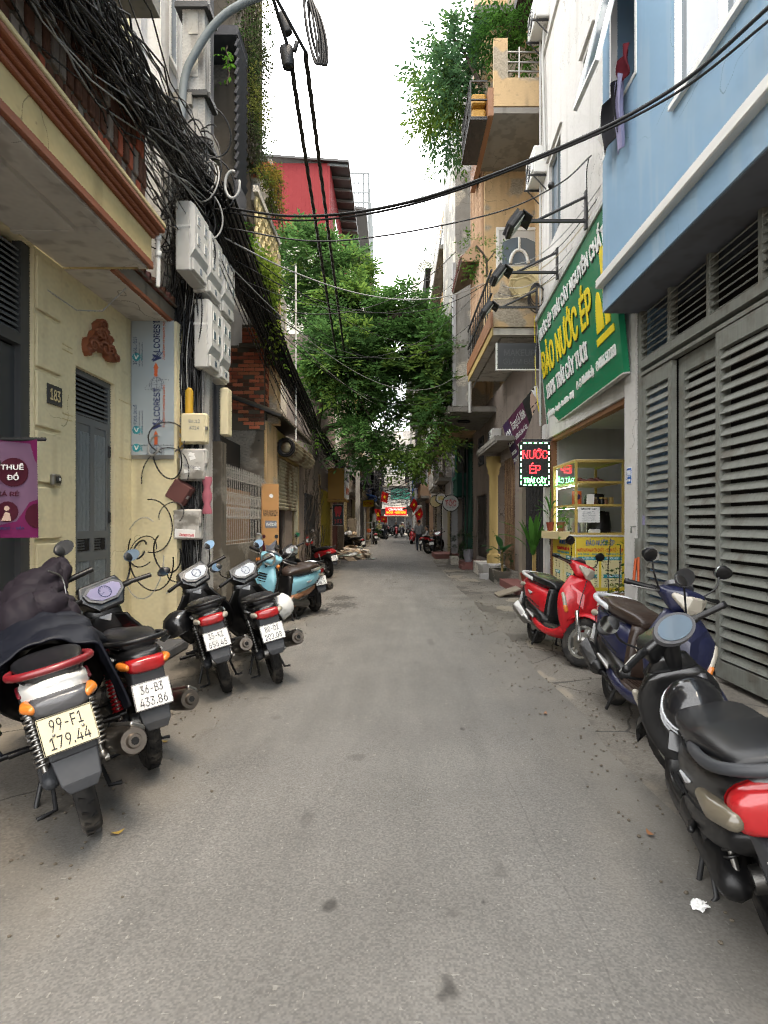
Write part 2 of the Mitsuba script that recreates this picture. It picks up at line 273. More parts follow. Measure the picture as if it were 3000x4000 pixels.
for nm, c, r in (('black_plastic', (0.006, 0.006, 0.0065), 0.38), ('grey_plastic', (0.045, 0.046, 0.05), 0.5), ('dark_fender', (0.030, 0.032, 0.036), 0.5), ('tyre', (0.010, 0.0095, 0.009), 0.8), ('cable', (0.006, 0.006, 0.007), 0.5),
                 ('cable_grey', (0.30, 0.30, 0.29), 0.5), ('seat_black', (0.006, 0.006, 0.007), 0.36), ('seat_brown', (0.032, 0.020, 0.015), 0.36), ('trim_brown', (0.20, 0.062, 0.026), 0.55),
                 ('cap_cream', (0.48, 0.40, 0.22), 0.8), ('dark', (0.012, 0.012, 0.012), 0.9), ('dark_room', (0.03, 0.027, 0.024), 0.95), ('white_paint', (0.74, 0.74, 0.72), 0.5), ('white_plastic', (0.60, 0.60, 0.57), 0.45),
                 ('cream_plastic', (0.55, 0.49, 0.32), 0.5), ('meter_grey', (0.43, 0.43, 0.41), 0.5), ('steel_grey', (0.13, 0.15, 0.16), 0.55), ('door_grey', (0.082, 0.092, 0.10), 0.55), ('black_metal', (0.02, 0.02, 0.021), 0.5),
                 ('red_sheet', (0.155, 0.012, 0.015), 0.6), ('orange_sheet', (0.52, 0.12, 0.05), 0.55), ('yellow_gate', (0.28, 0.21, 0.02), 0.6), ('ochre_box', (0.36, 0.19, 0.02), 0.55), ('green_sign', (0.004, 0.165, 0.068), 0.35),
                 ('yellow_ink', (0.75, 0.60, 0.01), 0.4), ('white_ink', (0.75, 0.76, 0.74), 0.5), ('black_ink', (0.01, 0.01, 0.01), 0.5), ('red_ink', (0.50, 0.01, 0.015), 0.5), ('navy_ink', (0.02, 0.03, 0.10), 0.5),
                 ('teal_ink', (0.03, 0.25, 0.30), 0.5), ('orange_ink', (0.5, 0.10, 0.03), 0.5), ('green_ink', (0.01, 0.25, 0.12), 0.5), ('blue_ink', (0.02, 0.09, 0.36), 0.4), ('grey_ink', (0.16, 0.17, 0.2), 0.5), ('dim_ink', (0.05, 0.052, 0.056), 0.5),
                 ('purple_sign', (0.085, 0.017, 0.055), 0.4), ('purple_deep', (0.05, 0.02, 0.075), 0.4), ('pink_cloth', (0.135, 0.075, 0.125), 0.8), ('magenta_cloth', (0.115, 0.010, 0.06), 0.8), ('rag_pink', (0.32, 0.10, 0.13), 0.7), ('grille_paint', (0.40, 0.385, 0.35), 0.6), ('maroon_cloth', (0.05, 0.006, 0.015), 0.8),
                 ('skin_print', (0.46, 0.33, 0.26), 0.5), ('paper', (0.72, 0.72, 0.70), 0.7), ('poster_yellow', (0.62, 0.47, 0.04), 0.5), ('poster_cream', (0.66, 0.60, 0.33), 0.5), ('banner_orange', (0.46, 0.25, 0.10), 0.6),
                 ('flag_red', (0.40, 0.012, 0.010), 0.8), ('flag_yellow', (0.75, 0.55, 0.02), 0.7), ('slate_sign', (0.025, 0.027, 0.03), 0.4), ('green_wall', (0.012, 0.062, 0.045), 0.7), ('terracotta', (0.22, 0.05, 0.03), 0.7),
                 ('pot_grey', (0.20, 0.20, 0.22), 0.6), ('tile_red', (0.17, 0.075, 0.065), 0.6), ('tile_white', (0.34, 0.34, 0.33), 0.35), ('yellow_pipe', (0.46, 0.27, 0.02), 0.5), ('moss_yellow', (0.35, 0.255, 0.10), 0.8), ('gate_dark', (0.035, 0.038, 0.041), 0.55),
                 ('skin', (0.42, 0.26, 0.18), 0.6), ('hair', (0.012, 0.010, 0.010), 0.6), ('sweater_grey', (0.16, 0.165, 0.17), 0.9), ('jeans', (0.02, 0.025, 0.035), 0.9), ('shirt_white', (0.62, 0.63, 0.66), 0.8), ('shirt_dark', (0.03, 0.03, 0.035), 0.8),
                 ('brick_a', (0.48, 0.15, 0.08), 0.85), ('brick_b', (0.31, 0.085, 0.048), 0.85), ('brick_c', (0.10, 0.048, 0.032), 0.9), ('brick_d', (0.40, 0.14, 0.07), 0.85), ('mortar', (0.20, 0.17, 0.13), 0.95), ('mortar_dark', (0.10, 0.085, 0.065), 0.95),
                 ('plywood', (0.26, 0.14, 0.06), 0.7), ('leaf_dry', (0.30, 0.20, 0.05), 0.8), ('rubble_pale', (0.52, 0.46, 0.37), 0.9), ('rubble_green', (0.52, 0.58, 0.50), 0.9), ('rubble_brown', (0.33, 0.25, 0.17), 0.9), ('ground_soil', (0.05, 0.035, 0.025), 0.95),
                 ('awning_blue', (0.02, 0.06, 0.2), 0.7), ('awning_green', (0.03, 0.15, 0.11), 0.6), ('pvc', (0.55, 0.55, 0.53), 0.5), ('alu_panel', (0.33, 0.375, 0.40), 0.4), ('maroon_sheet', (0.12, 0.05, 0.045), 0.6), ('cloth_black', (0.015, 0.015, 0.02), 0.9),
                 ('cloth_red', (0.11, 0.014, 0.022), 0.9), ('cloth_lilac', (0.22, 0.21, 0.32), 0.9), ('brass', (0.42, 0.30, 0.08), 0.4), ('beige_cap', (0.45, 0.35, 0.24), 0.7), ('brown_panel', (0.22, 0.10, 0.045), 0.5), ('wall_peach', (0.40, 0.27, 0.175), 0.85)):
    add_mat(nm, c, r, spec=0.5 if r < 0.58 else 0.2)
add_mat('jacket', (0.016, 0.0125, 0.017), 0.6, spec=0.15); add_mat('jacket_lining', (0.007, 0.008, 0.013), 0.5, spec=0.25)
plaster('soffit_blue', (0.15, 0.165, 0.20), (0.10, 0.105, 0.12), 0.5, 18.0, low=-1)
SMUDGE = proc(lambda p, n, uv: 0.14 + 0.4 * fbm(p.x * 11, p.y * 11, p.z * 11, octaves=3))
def dusty(c, d):
    c = mi.Color3f(*c)
    return proc(lambda p, n, uv: mix(c, mi.Color3f(0.12, 0.105, 0.085), smoothstep(0.48, 0.85, fbm(p.x * 8, p.y * 8, p.z * 8, octaves=4)) * (d * 6) * (0.5 + 0.5 * smoothstep(0.8, 0.0, p.z))))
for nm, c, r, d in (('black_plastic', (0.006, 0.006, 0.0065), 0.38, .04), ('dark_fender', (0.030, 0.032, 0.036), 0.5, .05), ('tyre', (0.010, 0.0095, 0.009), 0.85, .1)): add_mat(nm, dusty(c, d), r, spec=0.4)
for nm, c, r in (('lens_smoke', (0.10, 0.085, 0.06), 0.1), ('paint_rail', (0.15, 0.006, 0.01), 0.3), ('paint_black', (0.004, 0.004, 0.0045), 0.25), ('paint_red', (0.42, 0.006, 0.012), 0.3), ('paint_navy', (0.006, 0.008, 0.034), 0.3), ('paint_sky', (0.20, 0.43, 0.52), 0.35), ('paint_white', (0.60, 0.60, 0.57), 0.35),
                 ('paint_grey', (0.06, 0.06, 0.064), 0.35), ('paint_copper', (0.24, 0.11, 0.055), 0.4), ('paint_silver', (0.42, 0.43, 0.44), 0.35), ('paint_darkred', (0.13, 0.006, 0.012), 0.3), ('lens_red', (0.30, 0.008, 0.010), 0.15), ('lens_orange', (0.55, 0.16, 0.02), 0.2),
                 ('lens_clear', (0.34, 0.31, 0.25), 0.12), ('helmet_black', (0.006, 0.006, 0.007), 0.12)):
    add_mat(nm, c, SMUDGE if nm.startswith('paint') else r, clear=1.0)
for nm, c, r in (('chrome', (0.75, 0.75, 0.74), 0.12), ('alloy', (0.55, 0.55, 0.53), 0.35), ('steel', (0.36, 0.35, 0.33), 0.38), ('muffler', (0.20, 0.175, 0.15), 0.38), ('engine_metal', (0.17, 0.165, 0.16), 0.45), ('mirror', (0.85, 0.87, 0.9), 0.03), ('dark_steel', (0.07, 0.07, 0.07), 0.45)):
    add_mat(nm, c, r, metal=1.0)
scene['mat_glass_pane'] = {'type': 'thindielectric', 'int_ior': 1.5}
add_mat('window_glass', (0.10, 0.13, 0.16), 0.06, spec=0.9)
def leafmat(name, trans=0.5):
    scene['mat_' + name] = {'type': 'principledthin', 'base_color': vcol(), 'roughness': 0.45, 'diff_trans': trans * 2, 'spec_tint': 0.0}
    return name
leafmat('leaf', 0.45)
scene['mat_glow_red'] = {'type': 'diffuse', 'reflectance': rgb(0.3, 0.02, 0.02)}
# ================================================================= ground
rng = np.random.default_rng(7)
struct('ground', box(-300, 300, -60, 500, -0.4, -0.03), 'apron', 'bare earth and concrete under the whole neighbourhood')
def ribbon(xl, xr, y0, y1, z, n=60, wob=0.0, seed=0, zl=0.0, zr=0.0):
    ys = np.linspace(y0, y1, n); pts = np.stack([ys * 0.45, ys * 0 + seed, ys * 0], 1); w = (meshkit.fbm(pts, 3, seed) - 0.5) * wob; w2 = (meshkit.fbm(pts + 50, 3, seed) - 0.5) * wob
    L = np.stack([xl + w, ys, z + zl + ys * 0], 1); R = np.stack([xr + w2, ys, z + zr + ys * 0], 1)
    return rings(np.stack([L, R], 1)[:, :, :], cap=False)
def flat_ribbon(xl, xr, y0, y1, z, n=80, wob=0.0, seed=0, m=2):
    ys = np.linspace(y0, y1, n); pts = np.stack([ys * 0.5, ys * 0 + seed * 3.7, ys * 0], 1)
    w = (meshkit.fbm(pts, 4, seed) - 0.5) * wob; w2 = (meshkit.fbm(pts + 50, 4, seed) - 0.5) * wob
    t = np.linspace(0, 1, m); V = np.stack([(xl + w)[:, None] * (1 - t) + (xr + w2)[:, None] * t, np.repeat(ys[:, None], m, 1), np.full((n, m), z)], -1).reshape(-1, 3)
    i, j = np.meshgrid(np.arange(n - 1), np.arange(m - 1), indexing='ij'); q = np.stack([i * m + j, i * m + j + 1, (i + 1) * m + j + 1, (i + 1) * m + j], -1).reshape(-1, 4); return V, tri(q)
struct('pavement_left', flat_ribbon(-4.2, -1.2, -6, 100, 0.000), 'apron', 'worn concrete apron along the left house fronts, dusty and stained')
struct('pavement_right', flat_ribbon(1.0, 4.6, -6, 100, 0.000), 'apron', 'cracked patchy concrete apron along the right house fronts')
struct('road', flat_ribbon(-1.75, 1.52, -8, 100, 0.006, n=160, wob=0.3, seed=5), 'asphalt', 'grey brown asphalt lane running straight down the alley')
struct('far_road', box(-60, 60, 100, 130, -0.02, 0.002), 'asphalt', 'asphalt of the cross street at the far end')
# ================================================================= left: the cream house
XL = -3.26
h = Thing('yellow_house', 'cream yellow house with brown trimmed balcony and narrow grey side door, nearest on the left', 'house')
def seg(y0, y1, z0, z1): return box(XL - 0.25, XL, y0, y1, z0, z1)
h.part('wall', [seg(5.55, 6.27, 0, 4.05), seg(6.27, 7.15, 3.16, 4.05), seg(7.15, 7.6, 0, 4.05), seg(1, 5.55, 4.04, 4.06), box(-7, -3.4, 7.3, 7.6, 0, 9),
                box(XL - 0.25, XL, 1, 7.6, 4.2, 9.5)], 'wall_cream')
h.part('return_wall', box(XL - 0.2, -2.70, 7.6, 7.8, 0, 4.04), 'wall_cream')
for k, zt in enumerate((4.0, 3.47, 2.95, 2.41, 1.90, 1.38, 0.86, 0.34)):
    zb = (3.47, 2.95, 2.41, 1.90, 1.38, 0.86, 0.34, 0.02)[k]
    h.part('quoin', box(XL, XL + 0.028, 5.555, 5.96, zb + 0.022, zt - 0.022, 0.008), 'wall_cream')
for k, zt in enumerate((3.3, 2.62, 1.15)):
    h.part('groove_strip', [box(XL, XL + 0.006, 6.02, 6.2, zt, zt + 0.008), box(XL, XL + 0.006, 6.02, 6.2, zt - 0.05, zt - 0.042), box(XL, XL + 0.006, 7.25, 7.58, zt - .3, zt - .292)], 'cap_cream')
# big gate with louvred transom
h.part('gate', [box(XL - 0.16, XL - 0.10, 1, 5.5, 0, 3.1), box(XL - 0.12, XL - 0.04, 5.42, 5.55, 0, 4.04), box(XL - 0.12, XL - 0.04, 1, 5.42, 3.12, 3.22)] +
       [box(XL - 0.10, XL - 0.085, 4.0 + 0.09 * i, 4.04 + 0.09 * i, 0.1, 3.05) for i in range(14)], 'gate_dark')
for i in range(15): h.part('gate_louver', xf(box(-0.045, 0.045, 1, 5.41, -0.008, 0.008), mat((XL - 0.09, 0, 3.25 + 0.052 * i), ry=38)), 'door_grey')
h.part('gate_back', box(XL - 0.24, XL - 0.2, 1, 5.55, 0, 4.04), 'dark')
# narrow door
X = XL - 0.05
d = h.part('side_door', [box(X - 0.05, X, 6.27, 6.33, 0.05, 3.16), box(X - 0.05, X, 7.09, 7.15, 0.05, 3.16), box(X - 0.05, X, 6.33, 7.09, 2.60, 2.68), box(X - 0.05, X, 6.33, 7.09, 3.10, 3.16),
                         box(X - 0.04, X - 0.008, 6.33, 7.09, 0.05, 2.60)], 'door_grey')
for i in range(8): h.part('louver', xf(box(-0.03, 0.03, 6.33, 7.09, -0.006, 0.006), mat((X - 0.025, 0, 2.71 + 0.05 * i), ry=38)), 'door_grey', parent=d)
h.part('transom_back', box(X - 0.07, X - 0.06, 6.3, 7.12, 2.6, 3.14), 'dark', parent=d)
for y0, y1 in ((6.39, 6.66), (6.75, 7.02)):
    for z0, z1 in ((1.46, 2.52), (0.3, 1.14)):
        h.part('ribbed_panel', [box(X - 0.01, X - 0.004, y0, y1, z0, z1)] + [box(X - 0.006, X + 0.002, y0 + 0.03 * i, y0 + 0.03 * i + 0.014, z0, z1) for i in range(9)], 'steel_grey', parent=d)
    h.part('stile', [box(X - 0.008, X + 0.006, y0 - 0.05, y0, 0.05, 2.6), box(X - 0.008, X + 0.006, y1, y1 + 0.05, 0.05, 2.6), box(X - 0.008, X + 0.006, y0, y1, 1.14, 1.24), box(X - 0.008, X + 0.006, y0, y1, 1.38, 1.46)], 'door_grey', parent=d)
    h.part('latch_slot', [box(X - 0.006, X + 0.004, y0 + 0.02, y1 - 0.12, 1.25 + 0.03 * i, 1.262 + 0.03 * i) for i in range(5)] + [box(X - .006, X + .004, y1 - .1, y1 - .02, 1.25, 1.38)], 'dark', parent=d)
for z in (2.3, 1.55, 0.7): h.part('hinge', box(X, X + 0.03, 7.07, 7.10, z, z + 0.13, 0.006), 'dark_steel', parent=d)
# soffits, fascia, balcony
h.part('balcony_slab', [box(XL, -2.41, 1, 6.03, 4.06, 4.34)], 'soffit')
h.part('soffit_panel', [box(XL + 0.02, -2.75, 1, 5.2, 4.03, 4.058), box(XL, -2.42, 5.2, 5.26, 4.02, 4.058), box(-2.75, -2.70, 1, 5.2, 4.02, 4.058), box(-2.49, -2.42, 1, 5.98, 4.02, 4.058)], 'soffit')
h.part('fascia', [box(-2.41, -2.39, 1, 6.03, 4.12, 4.345), box(XL, -2.41, 6.03, 6.045, 4.045, 4.345)], 'wall_fascia')
h.part('lower_trim', box(-2.42, -2.375, 1, 6.05, 4.04, 4.118, 0.01), 'trim_brown')
h.part('upper_trim', [box(-2.5, -2.36, 1, 6.06, 4.347, 4.39, 0.008), box(-2.5, -2.33, 1, 6.09, 4.391, 4.43, 0.01), box(-2.5, -2.29, 1, 6.13, 4.431, 4.485, 0.012)], 'trim_brown')
h.part('balcony_cap', box(-2.62, -2.285, 1, 6.14, 4.486, 4.53, 0.008), 'cap_cream')
pw = h.part('parapet', box(-2.62, -2.45, 1, 6.02, 4.531, 5.62), 'mortar_dark')
nb = 0
for r in range(4):
    for i in range(30):
        y = 2.95 + i * 0.105 + (0.05 if r % 2 else 0)
        if y > 5.95: continue
        o = rng.normal(0, 0.006); z = 4.55 + r * 0.265
        h.part('brick', box(-2.46, -2.425 + o, y, y + 0.078, z, z + 0.235, 0.008), ('brick_c', 'brick_b', 'wall_brown', 'brick_c', 'brick_c')[int(rng.integers(5))], parent=pw)
h.part('upper_cornice', [box(XL, -2.37, 1, 6.2, 6.64, 6.9), box(XL, -2.33, 1, 6.25, 6.9, 7.0)], 'soffit_old')
h.part('upper_window', [box(XL - .02, XL + .01, 2.5, 5.4, 5.0, 6.4)], 'window_glass')
h.part('canopy', box(XL, -2.80, 6.05, 7.7, 4.04, 4.12), 'soffit')
h.part('canopy_fascia', [box(-2.80, -2.77, 6.05, 7.72, 4.075, 4.23)], 'wall_mossy')
h.part('canopy_edge', [box(-2.81, -2.76, 6.05, 7.73, 4.035, 4.073)], 'trim_brown')
ct = h.part('canopy_top', xf(box(-0.5, 0, 6.05, 7.73, 0, 0.02), mat((-2.74, 0, 4.25), ry=18)), 'mortar_dark')
for i in range(11):
    y = 6.07 + i * 0.15
    h.part('tile', xf(tube([[-0.5, y, 0.03], [0.0, y, 0.03]], 0.055, 8), mat((-2.74, 0, 4.25), ry=18)), ('brick_c', 'tile_red')[i % 2], True, parent=ct)
h.part('drain_pipe', [tube([[-2.36, 6.12, 4.5], [-2.36, 6.12, 3.9]], 0.022), tube([[-2.36, 6.12, 4.36], [-2.36, 6.12, 4.42]], 0.034), tube([[-2.36, 6.12, 4.2], [-2.36, 6.12, 4.25]], 0.034)], 'pvc', True)
h.part('hanging_wire', tube([[XL + 0.02, 5.7, 3.72], [XL + .1, 6.1, 3.66], [-3.0, 6.3, 3.72], [-2.8, 6.4, 4.0]], 0.006, 5), 'cable_grey', True)
# door step
struct('door_step', box(-3.2, -2.55, 5.9, 7.6, 0, 0.12, 0.02), 'wall_slate', 'low dark step in front of the narrow grey door')
# house number 183
t = Thing('house_number_plate', 'dark slate number plate reading 183 on the cream yellow pilaster', 'number plate')
M = on_wall((XL + 0.03, 5.82, 2.755), (0, 1, 0)); M = M @ mat((0, 0, 0))
MP = on_wall((XL + 0.03, 5.82, 2.755), (0, 1, 0))
def plate(tg, M, w, hgt, mt, name='panel', th=0.012, bev=0.004): return tg.part(name, xf(box(-w / 2, w / 2, -hgt / 2, hgt / 2, 0, th, bev), M), mt)
def letter(tg, M, s, x, y, hh, mt, width=None, z=0.013, name='lettering', bold=True, depth=0.003, rot=0):
    return tg.part(name, xf(text(s, hh, depth, bold, width), M @ mat((x, y, z), rz=rot)), mt)
# on a wall whose outside faces +x the reader's left is smaller y
plate(t, MP, 0.25, 0.185, 'slate_sign'); letter(t, MP, '183', 0, 0, 0.1, 'cap_cream', 0.17)
t = Thing('meter_switch_box', 'small square metal switch box on the cream pilaster below the number plate', 'switch box')
MB = on_wall((XL + 0.03, 5.81, 1.955), (0, 1, 0))
plate(t, MB, 0.14, 0.11, 'steel', th=0.04, bev=0.012); t.part('cover', xf(box(-0.02, 0.05, -0.03, 0.035, 0.041, 0.052, 0.004), MB), 'dark_steel'); t.part('lamp', xf(box(0.0, 0.02, -0.005, 0.02, 0.053, 0.057), MB), 'paper')
# carved ornament
t = Thing('wood_relief', 'carved reddish brown scroll ornament fixed above the narrow door', 'ornament')
px = [(520, 925), (510, 900), (505, 860), (512, 825), (540, 820), (548, 785), (570, 775), (568, 735), (598, 712), (625, 740), (632, 775), (642, 800), (640, 835), (655, 850), (668, 880), (665, 905), (690, 925), (703, 950), (690, 968), (655, 962), (635, 935), (630, 910), (600, 905), (580, 880), (568, 872), (560, 895), (540, 905)]
ys = [yx(a * 0.633, XL) for a, b in px]; zs = [zv(800 + b * 0.633, yx(a * 0.633, XL)) for a, b in px]
pol = Polygon(np.stack([np.array(ys) - 6.75, np.array(zs) - 3.5], 1)).buffer(0.012).difference(Point(-0.03, 0.03).buffer(0.055)).difference(Point(-0.03, 0.03).buffer(0.01))
pm = prism(pol, 0.03); pm = trimesh.Trimesh(*pm).subdivide_to_size(0.022); v = np.array(pm.vertices)
lift = (v[:, 2] > 0.02) * (0.035 * np.abs(np.sin(meshkit.fbm(v * 9, 3) * 22)) + 0.01)
v[:, 2] += lift; t.part('carving', xf((v, np.array(pm.faces)), on_wall((XL + 0.001, 6.75, 3.5), (0, 1, 0))), 'trim_brown', True)
for a_, b_, r_, turn in ((540, 868, 30, 1), (612, 888, 34, -1), (592, 800, 32, 1), (604, 742, 24, -1), (648, 900, 26, 1), (684, 950, 18, -1), (640, 835, 20, 1), (565, 790, 18, -1)):
    Y_ = yx(a_ * 0.633, XL); z_ = zv(800 + b_ * 0.633, Y_); rr_ = r_ * 0.633 * Y_ / F_PX; q_ = np.linspace(0, 9.5, 40)
    t.part('scroll', tube(np.stack([XL + 0.075 + 0 * q_, Y_ + turn * rr_ * 1.9 * (1 - q_ / 11) * np.cos(q_), z_ + rr_ * 1.25 * (1 - q_ / 11) * np.sin(q_)], 1), 0.017 * (1 - q_ / 14), 6), 'trim_brown', True)
# composite board on the return wall, facing the camera
t = Thing('advertising_board', 'silver blue composite board with sideways navy lettering and orange arrows under the canopy', 'board')
W_, H_ = 0.52, 1.66; MA = on_wall((-2.99, 7.595, 3.215), (1, 0, 0))
t.part('panel', xf(box(-W_ / 2, W_ / 2, -H_ / 2, H_ / 2, 0, 0.012), MA), 'alu_panel')
t.part('frame', [xf(box(-W_ / 2 - 0.012, -W_ / 2, -H_ / 2, H_ / 2, 0, 0.02), MA), xf(box(-W_ / 2, W_ / 2, -H_ / 2 - 0.05, -H_ / 2, 0, 0.02), MA)], 'steel')
t.part('seam', xf(box(-W_ / 2, W_ / 2, -H_ / 2 + 0.12, -H_ / 2 + 0.126, 0.012, 0.015), MA), 'dark_steel')
for yy, s in ((0.66, 'ALCOREST'), (-0.18, 'ALCOREST')):
    letter(t, MA, s[1:], 0.05, yy - 0.02, 0.075, 'navy_ink', 0.40, rot=90); t.part('emblem', xf(prism([(0, 0), (0.12, 0.05), (0.0, 0.10), (0, 0.07), (0.05, 0.05), (0, 0.03)], 0.003), MA @ mat((0.0, yy - 0.34, 0.013), rz=0)), 'navy_ink')
    t.part('emblem_stroke', [xf(box(-0.005, 0.005, -0.07, 0.07, 0, 0.003), MA @ mat((0.03 + 0.025 * k, yy - 0.27, 0.0132), rz=-40)) for k in range(3)], 'navy_ink')
    letter(t, MA, 'Aluminum composite panel', 0.135, yy - 0.05, 0.03, 'orange_ink', 0.52, rot=90, bold=False)
    t.part('arrow', [xf(box(-0.02, 0.02, -0.1, 0.0, 0, 0.003), MA @ mat((0.04, yy - 0.42, 0.013))), xf(prism([(-0.035, 0), (0.035, 0), (0, 0.075)], 0.003), MA @ mat((0.04, yy - 0.42, 0.013)))], 'orange_ink')
    if True:
        g = []
        for k in range(4): g.append(tube([(0.09 * math.cos(a) * math.cos(k * 0.8) * 1.0, 0.09 * math.sin(a), 0) for a in np.linspace(0, 2 * math.pi, 25)], 0.003, 4, False))
        for k in (-0.05, 0, 0.05): g.append(tube([(-math.sqrt(0.0081 - k * k), k, 0), (math.sqrt(0.0081 - k * k), k + 0.01, 0)], 0.003, 4))
        g.append(tube([(0.15 * math.cos(a), 0.04 * math.sin(a) + 0.05 * math.cos(a), 0) for a in np.linspace(0, 5, 25)], 0.002, 4, False))
        t.part('globe_mark', [xf(m, MA @ mat((0.05, yy - 0.62, 0.014)) @ np.diag([1, 1, 0.3, 1])) for m in g], 'grey_ink')
    letter(t, MA, 'ISO 9001:2015', -0.215, yy - 0.2, 0.04, 'navy_ink', 0.34, rot=90, bold=False)
    for k in range(2): letter(t, MA, 'total quality management system certified', -0.165 + 0.035 * k, yy - 0.25, 0.013, 'grey_ink', 0.3, rot=90, bold=False)
for yy in (0.38, -0.52, -0.74):
    t.part('round_mark', xf(prism(Point(0, 0).buffer(0.05), 0.003), MA @ mat((-0.2, yy, 0.013))), 'teal_ink'); letter(t, MA, 'V', -0.2, yy, 0.05, 'white_ink', 0.06, z=0.0165)
    letter(t, MA, 'VERTU', -0.135, yy, 0.018, 'teal_ink', 0.08, rot=90)
# rental banner
t = Thing('rental_banner', 'pink and purple hanging cloth banner with a dark red disc, beside the big dark gate', 'banner')
YB = 4.5; MBn = on_wall((-2.92, YB, 1.80), (1, 0, 0))
def cl(x0, x1, y0, y1, z=0.0, nx=14, ny=14): return grid(lambda u, v: (x0 + (x1 - x0) * u, y0 + (y1 - y0) * v, z + 0.010 * np.sin(9 * (x0 + (x1 - x0) * u) * 2 + 2 * v)), nx, ny)
def wav(m):
    v = np.array(m[0]); v[:, 2] += 0.010 * np.sin(18 * v[:, 0] + 2 * (v[:, 1] + 0.36) / 0.72); return v, m[1]
def dense(poly, th=0.002):
    m = trimesh.Trimesh(*prism(poly, th)).subdivide_to_size(0.06); return np.array(m.vertices), np.array(m.faces)
fullc = sbox(-0.34, -0.36, 0.305, 0.36)
t.part('cloth', xf(wav(dense(fullc)), MBn), 'pink_cloth', True)
t.part('lower_print', xf(wav(dense(fullc.intersection(Polygon([(-0.4, -0.4), (0.4, -0.4), (0.4, -0.05), (0.24, -0.1), (0.15, -0.24), (-0.1, -0.30), (-0.4, -0.28)])))), MBn @ mat((0, 0, 0.003))), 'magenta_cloth')
t.part('top_print', xf(wav(dense(fullc.intersection(Polygon([(0.1, 0.4), (0.4, 0.4), (0.4, 0.1), (0.29, 0.2), (0.25, 0.33), (0.1, 0.345), (-0.4, 0.35), (-0.4, 0.4)])))), MBn @ mat((0, 0, 0.003))), 'magenta_cloth')
t.part('corner_print', xf(wav(dense(fullc.intersection(Point(0.30, -0.2).buffer(0.09)))), MBn @ mat((0, 0, 0.006))), 'maroon_cloth')
t.part('disc', xf(wav(dense(Point(0.13, 0.12).buffer(0.105))), MBn @ mat((0, 0, 0.009))), 'maroon_cloth')
t.part('photo_disc', xf(wav(dense(Point(-0.12, 0.14).buffer(0.17))), MBn @ mat((0, 0, 0.006))), 'black_ink')
for s, x, y, hh, w, m_ in (('THUÊ', 0.13, 0.155, 0.036, 0.165, 'paper'), ('ĐỒ', 0.135, 0.08, 0.036, 0.085, 'paper'), ('LOẠI GIÁ RẺ', -0.0, -0.04, 0.03, 0.36, 'maroon_cloth')): letter(t, MBn, s, x, y, hh, m_, w, z=0.021)
for x in (-0.19, 0.06, ):
    t.part('photo_disc', xf(wav(dense(Point(x + 0.03, -0.17).buffer(0.075))), MBn @ mat((0, 0, 0.009))), 'maroon_cloth')
    t.part('photo_figure', [xf(wav(dense(Polygon([(x - 0.01, -0.235), (x + 0.06, -0.235), (x + 0.05, -0.18), (x + 0.02, -0.17)]))), MBn @ mat((0, 0, 0.013))), xf(wav(dense(Point(x + 0.03, -0.145).buffer(0.018))), MBn @ mat((0, 0, 0.013)))], 'skin_print')
letter(t, MBn, 'ÁO DÀI - VEST - VÁY', 0.05, -0.29, 0.018, 'navy_ink', 0.34, z=0.018)
t.part('rod', xf(tube([(-0.36, 0.362, 0), (0.36, 0.362, 0)], 0.014, 10), MBn), 'black_metal', True)
t.part('rod_bracket', xf(tube([(-0.34, 0.362, 0), (-0.34, 0.362, -0.3)], 0.01, 8), MBn), 'black_metal', True)
# ================================================================= left: houses beyond the pole
def bricks(tg, parent, M, w, hgt, bw=0.22, bh=0.065, gap=0.012, keep=None, mats=('brick_a', 'brick_b', 'brick_d', 'brick_c'), seed=1, depth=0.03):
    """Courses of bricks on a flat face: M's local x along the wall, y up, z out."""
    r = np.random.default_rng(seed); rows = int(hgt / (bh + gap))
    for j in range(rows):
        x = -(bw / 2 if j % 2 else 0)
        while x < w:
            a, b = max(x, 0), min(x + bw, w)
            if b - a > 0.04 and (keep is None or keep((a + b) / 2, (j + .5) * (bh + gap), r)):
                o = r.uniform(-0.006, 0.008)
                tg.part('brick', xf(box(a + gap / 2, b - gap / 2, j * (bh + gap) + gap / 2, (j + 1) * (bh + gap) - gap / 2, 0, depth * 0.5 + o, 0.006), M), mats[int(r.integers(len(mats)))], parent=parent)
            x += bw
def window(tg, M, w, hgt, fm='white_paint', gm='window_glass', bars=1, parent=None, depth=0.06, name='window'):
    k = tg.part(name, [xf(box(-w / 2, -w / 2 + 0.06, -hgt / 2, hgt / 2, 0, depth), M), xf(box(w / 2 - 0.06, w / 2, -hgt / 2, hgt / 2, 0, depth), M), xf(box(-w / 2 + .06, w / 2 - .06, hgt / 2 - 0.06, hgt / 2, 0, depth), M), xf(box(-w / 2 + .06, w / 2 - .06, -hgt / 2, -hgt / 2 + 0.06, 0, depth), M)] +
                [xf(box(-0.02 + (i + 1) * w / (bars + 1) - w / 2, 0.02 + (i + 1) * w / (bars + 1) - w / 2, -hgt / 2 + .06, hgt / 2 - .06, 0, depth - 0.01), M) for i in range(bars)], fm, parent=parent)
    tg.part('pane', xf(box(-w / 2 + .05, w / 2 - .05, -hgt / 2 + .05, hgt / 2 - .05, 0.005, 0.02), M), gm, parent=k); return k
def leftwall(y, z, X): return on_wall((X, y, z), (0, 1, 0))
def rightwall(y, z, X): return on_wall((X, y, z), (0, -1, 0))
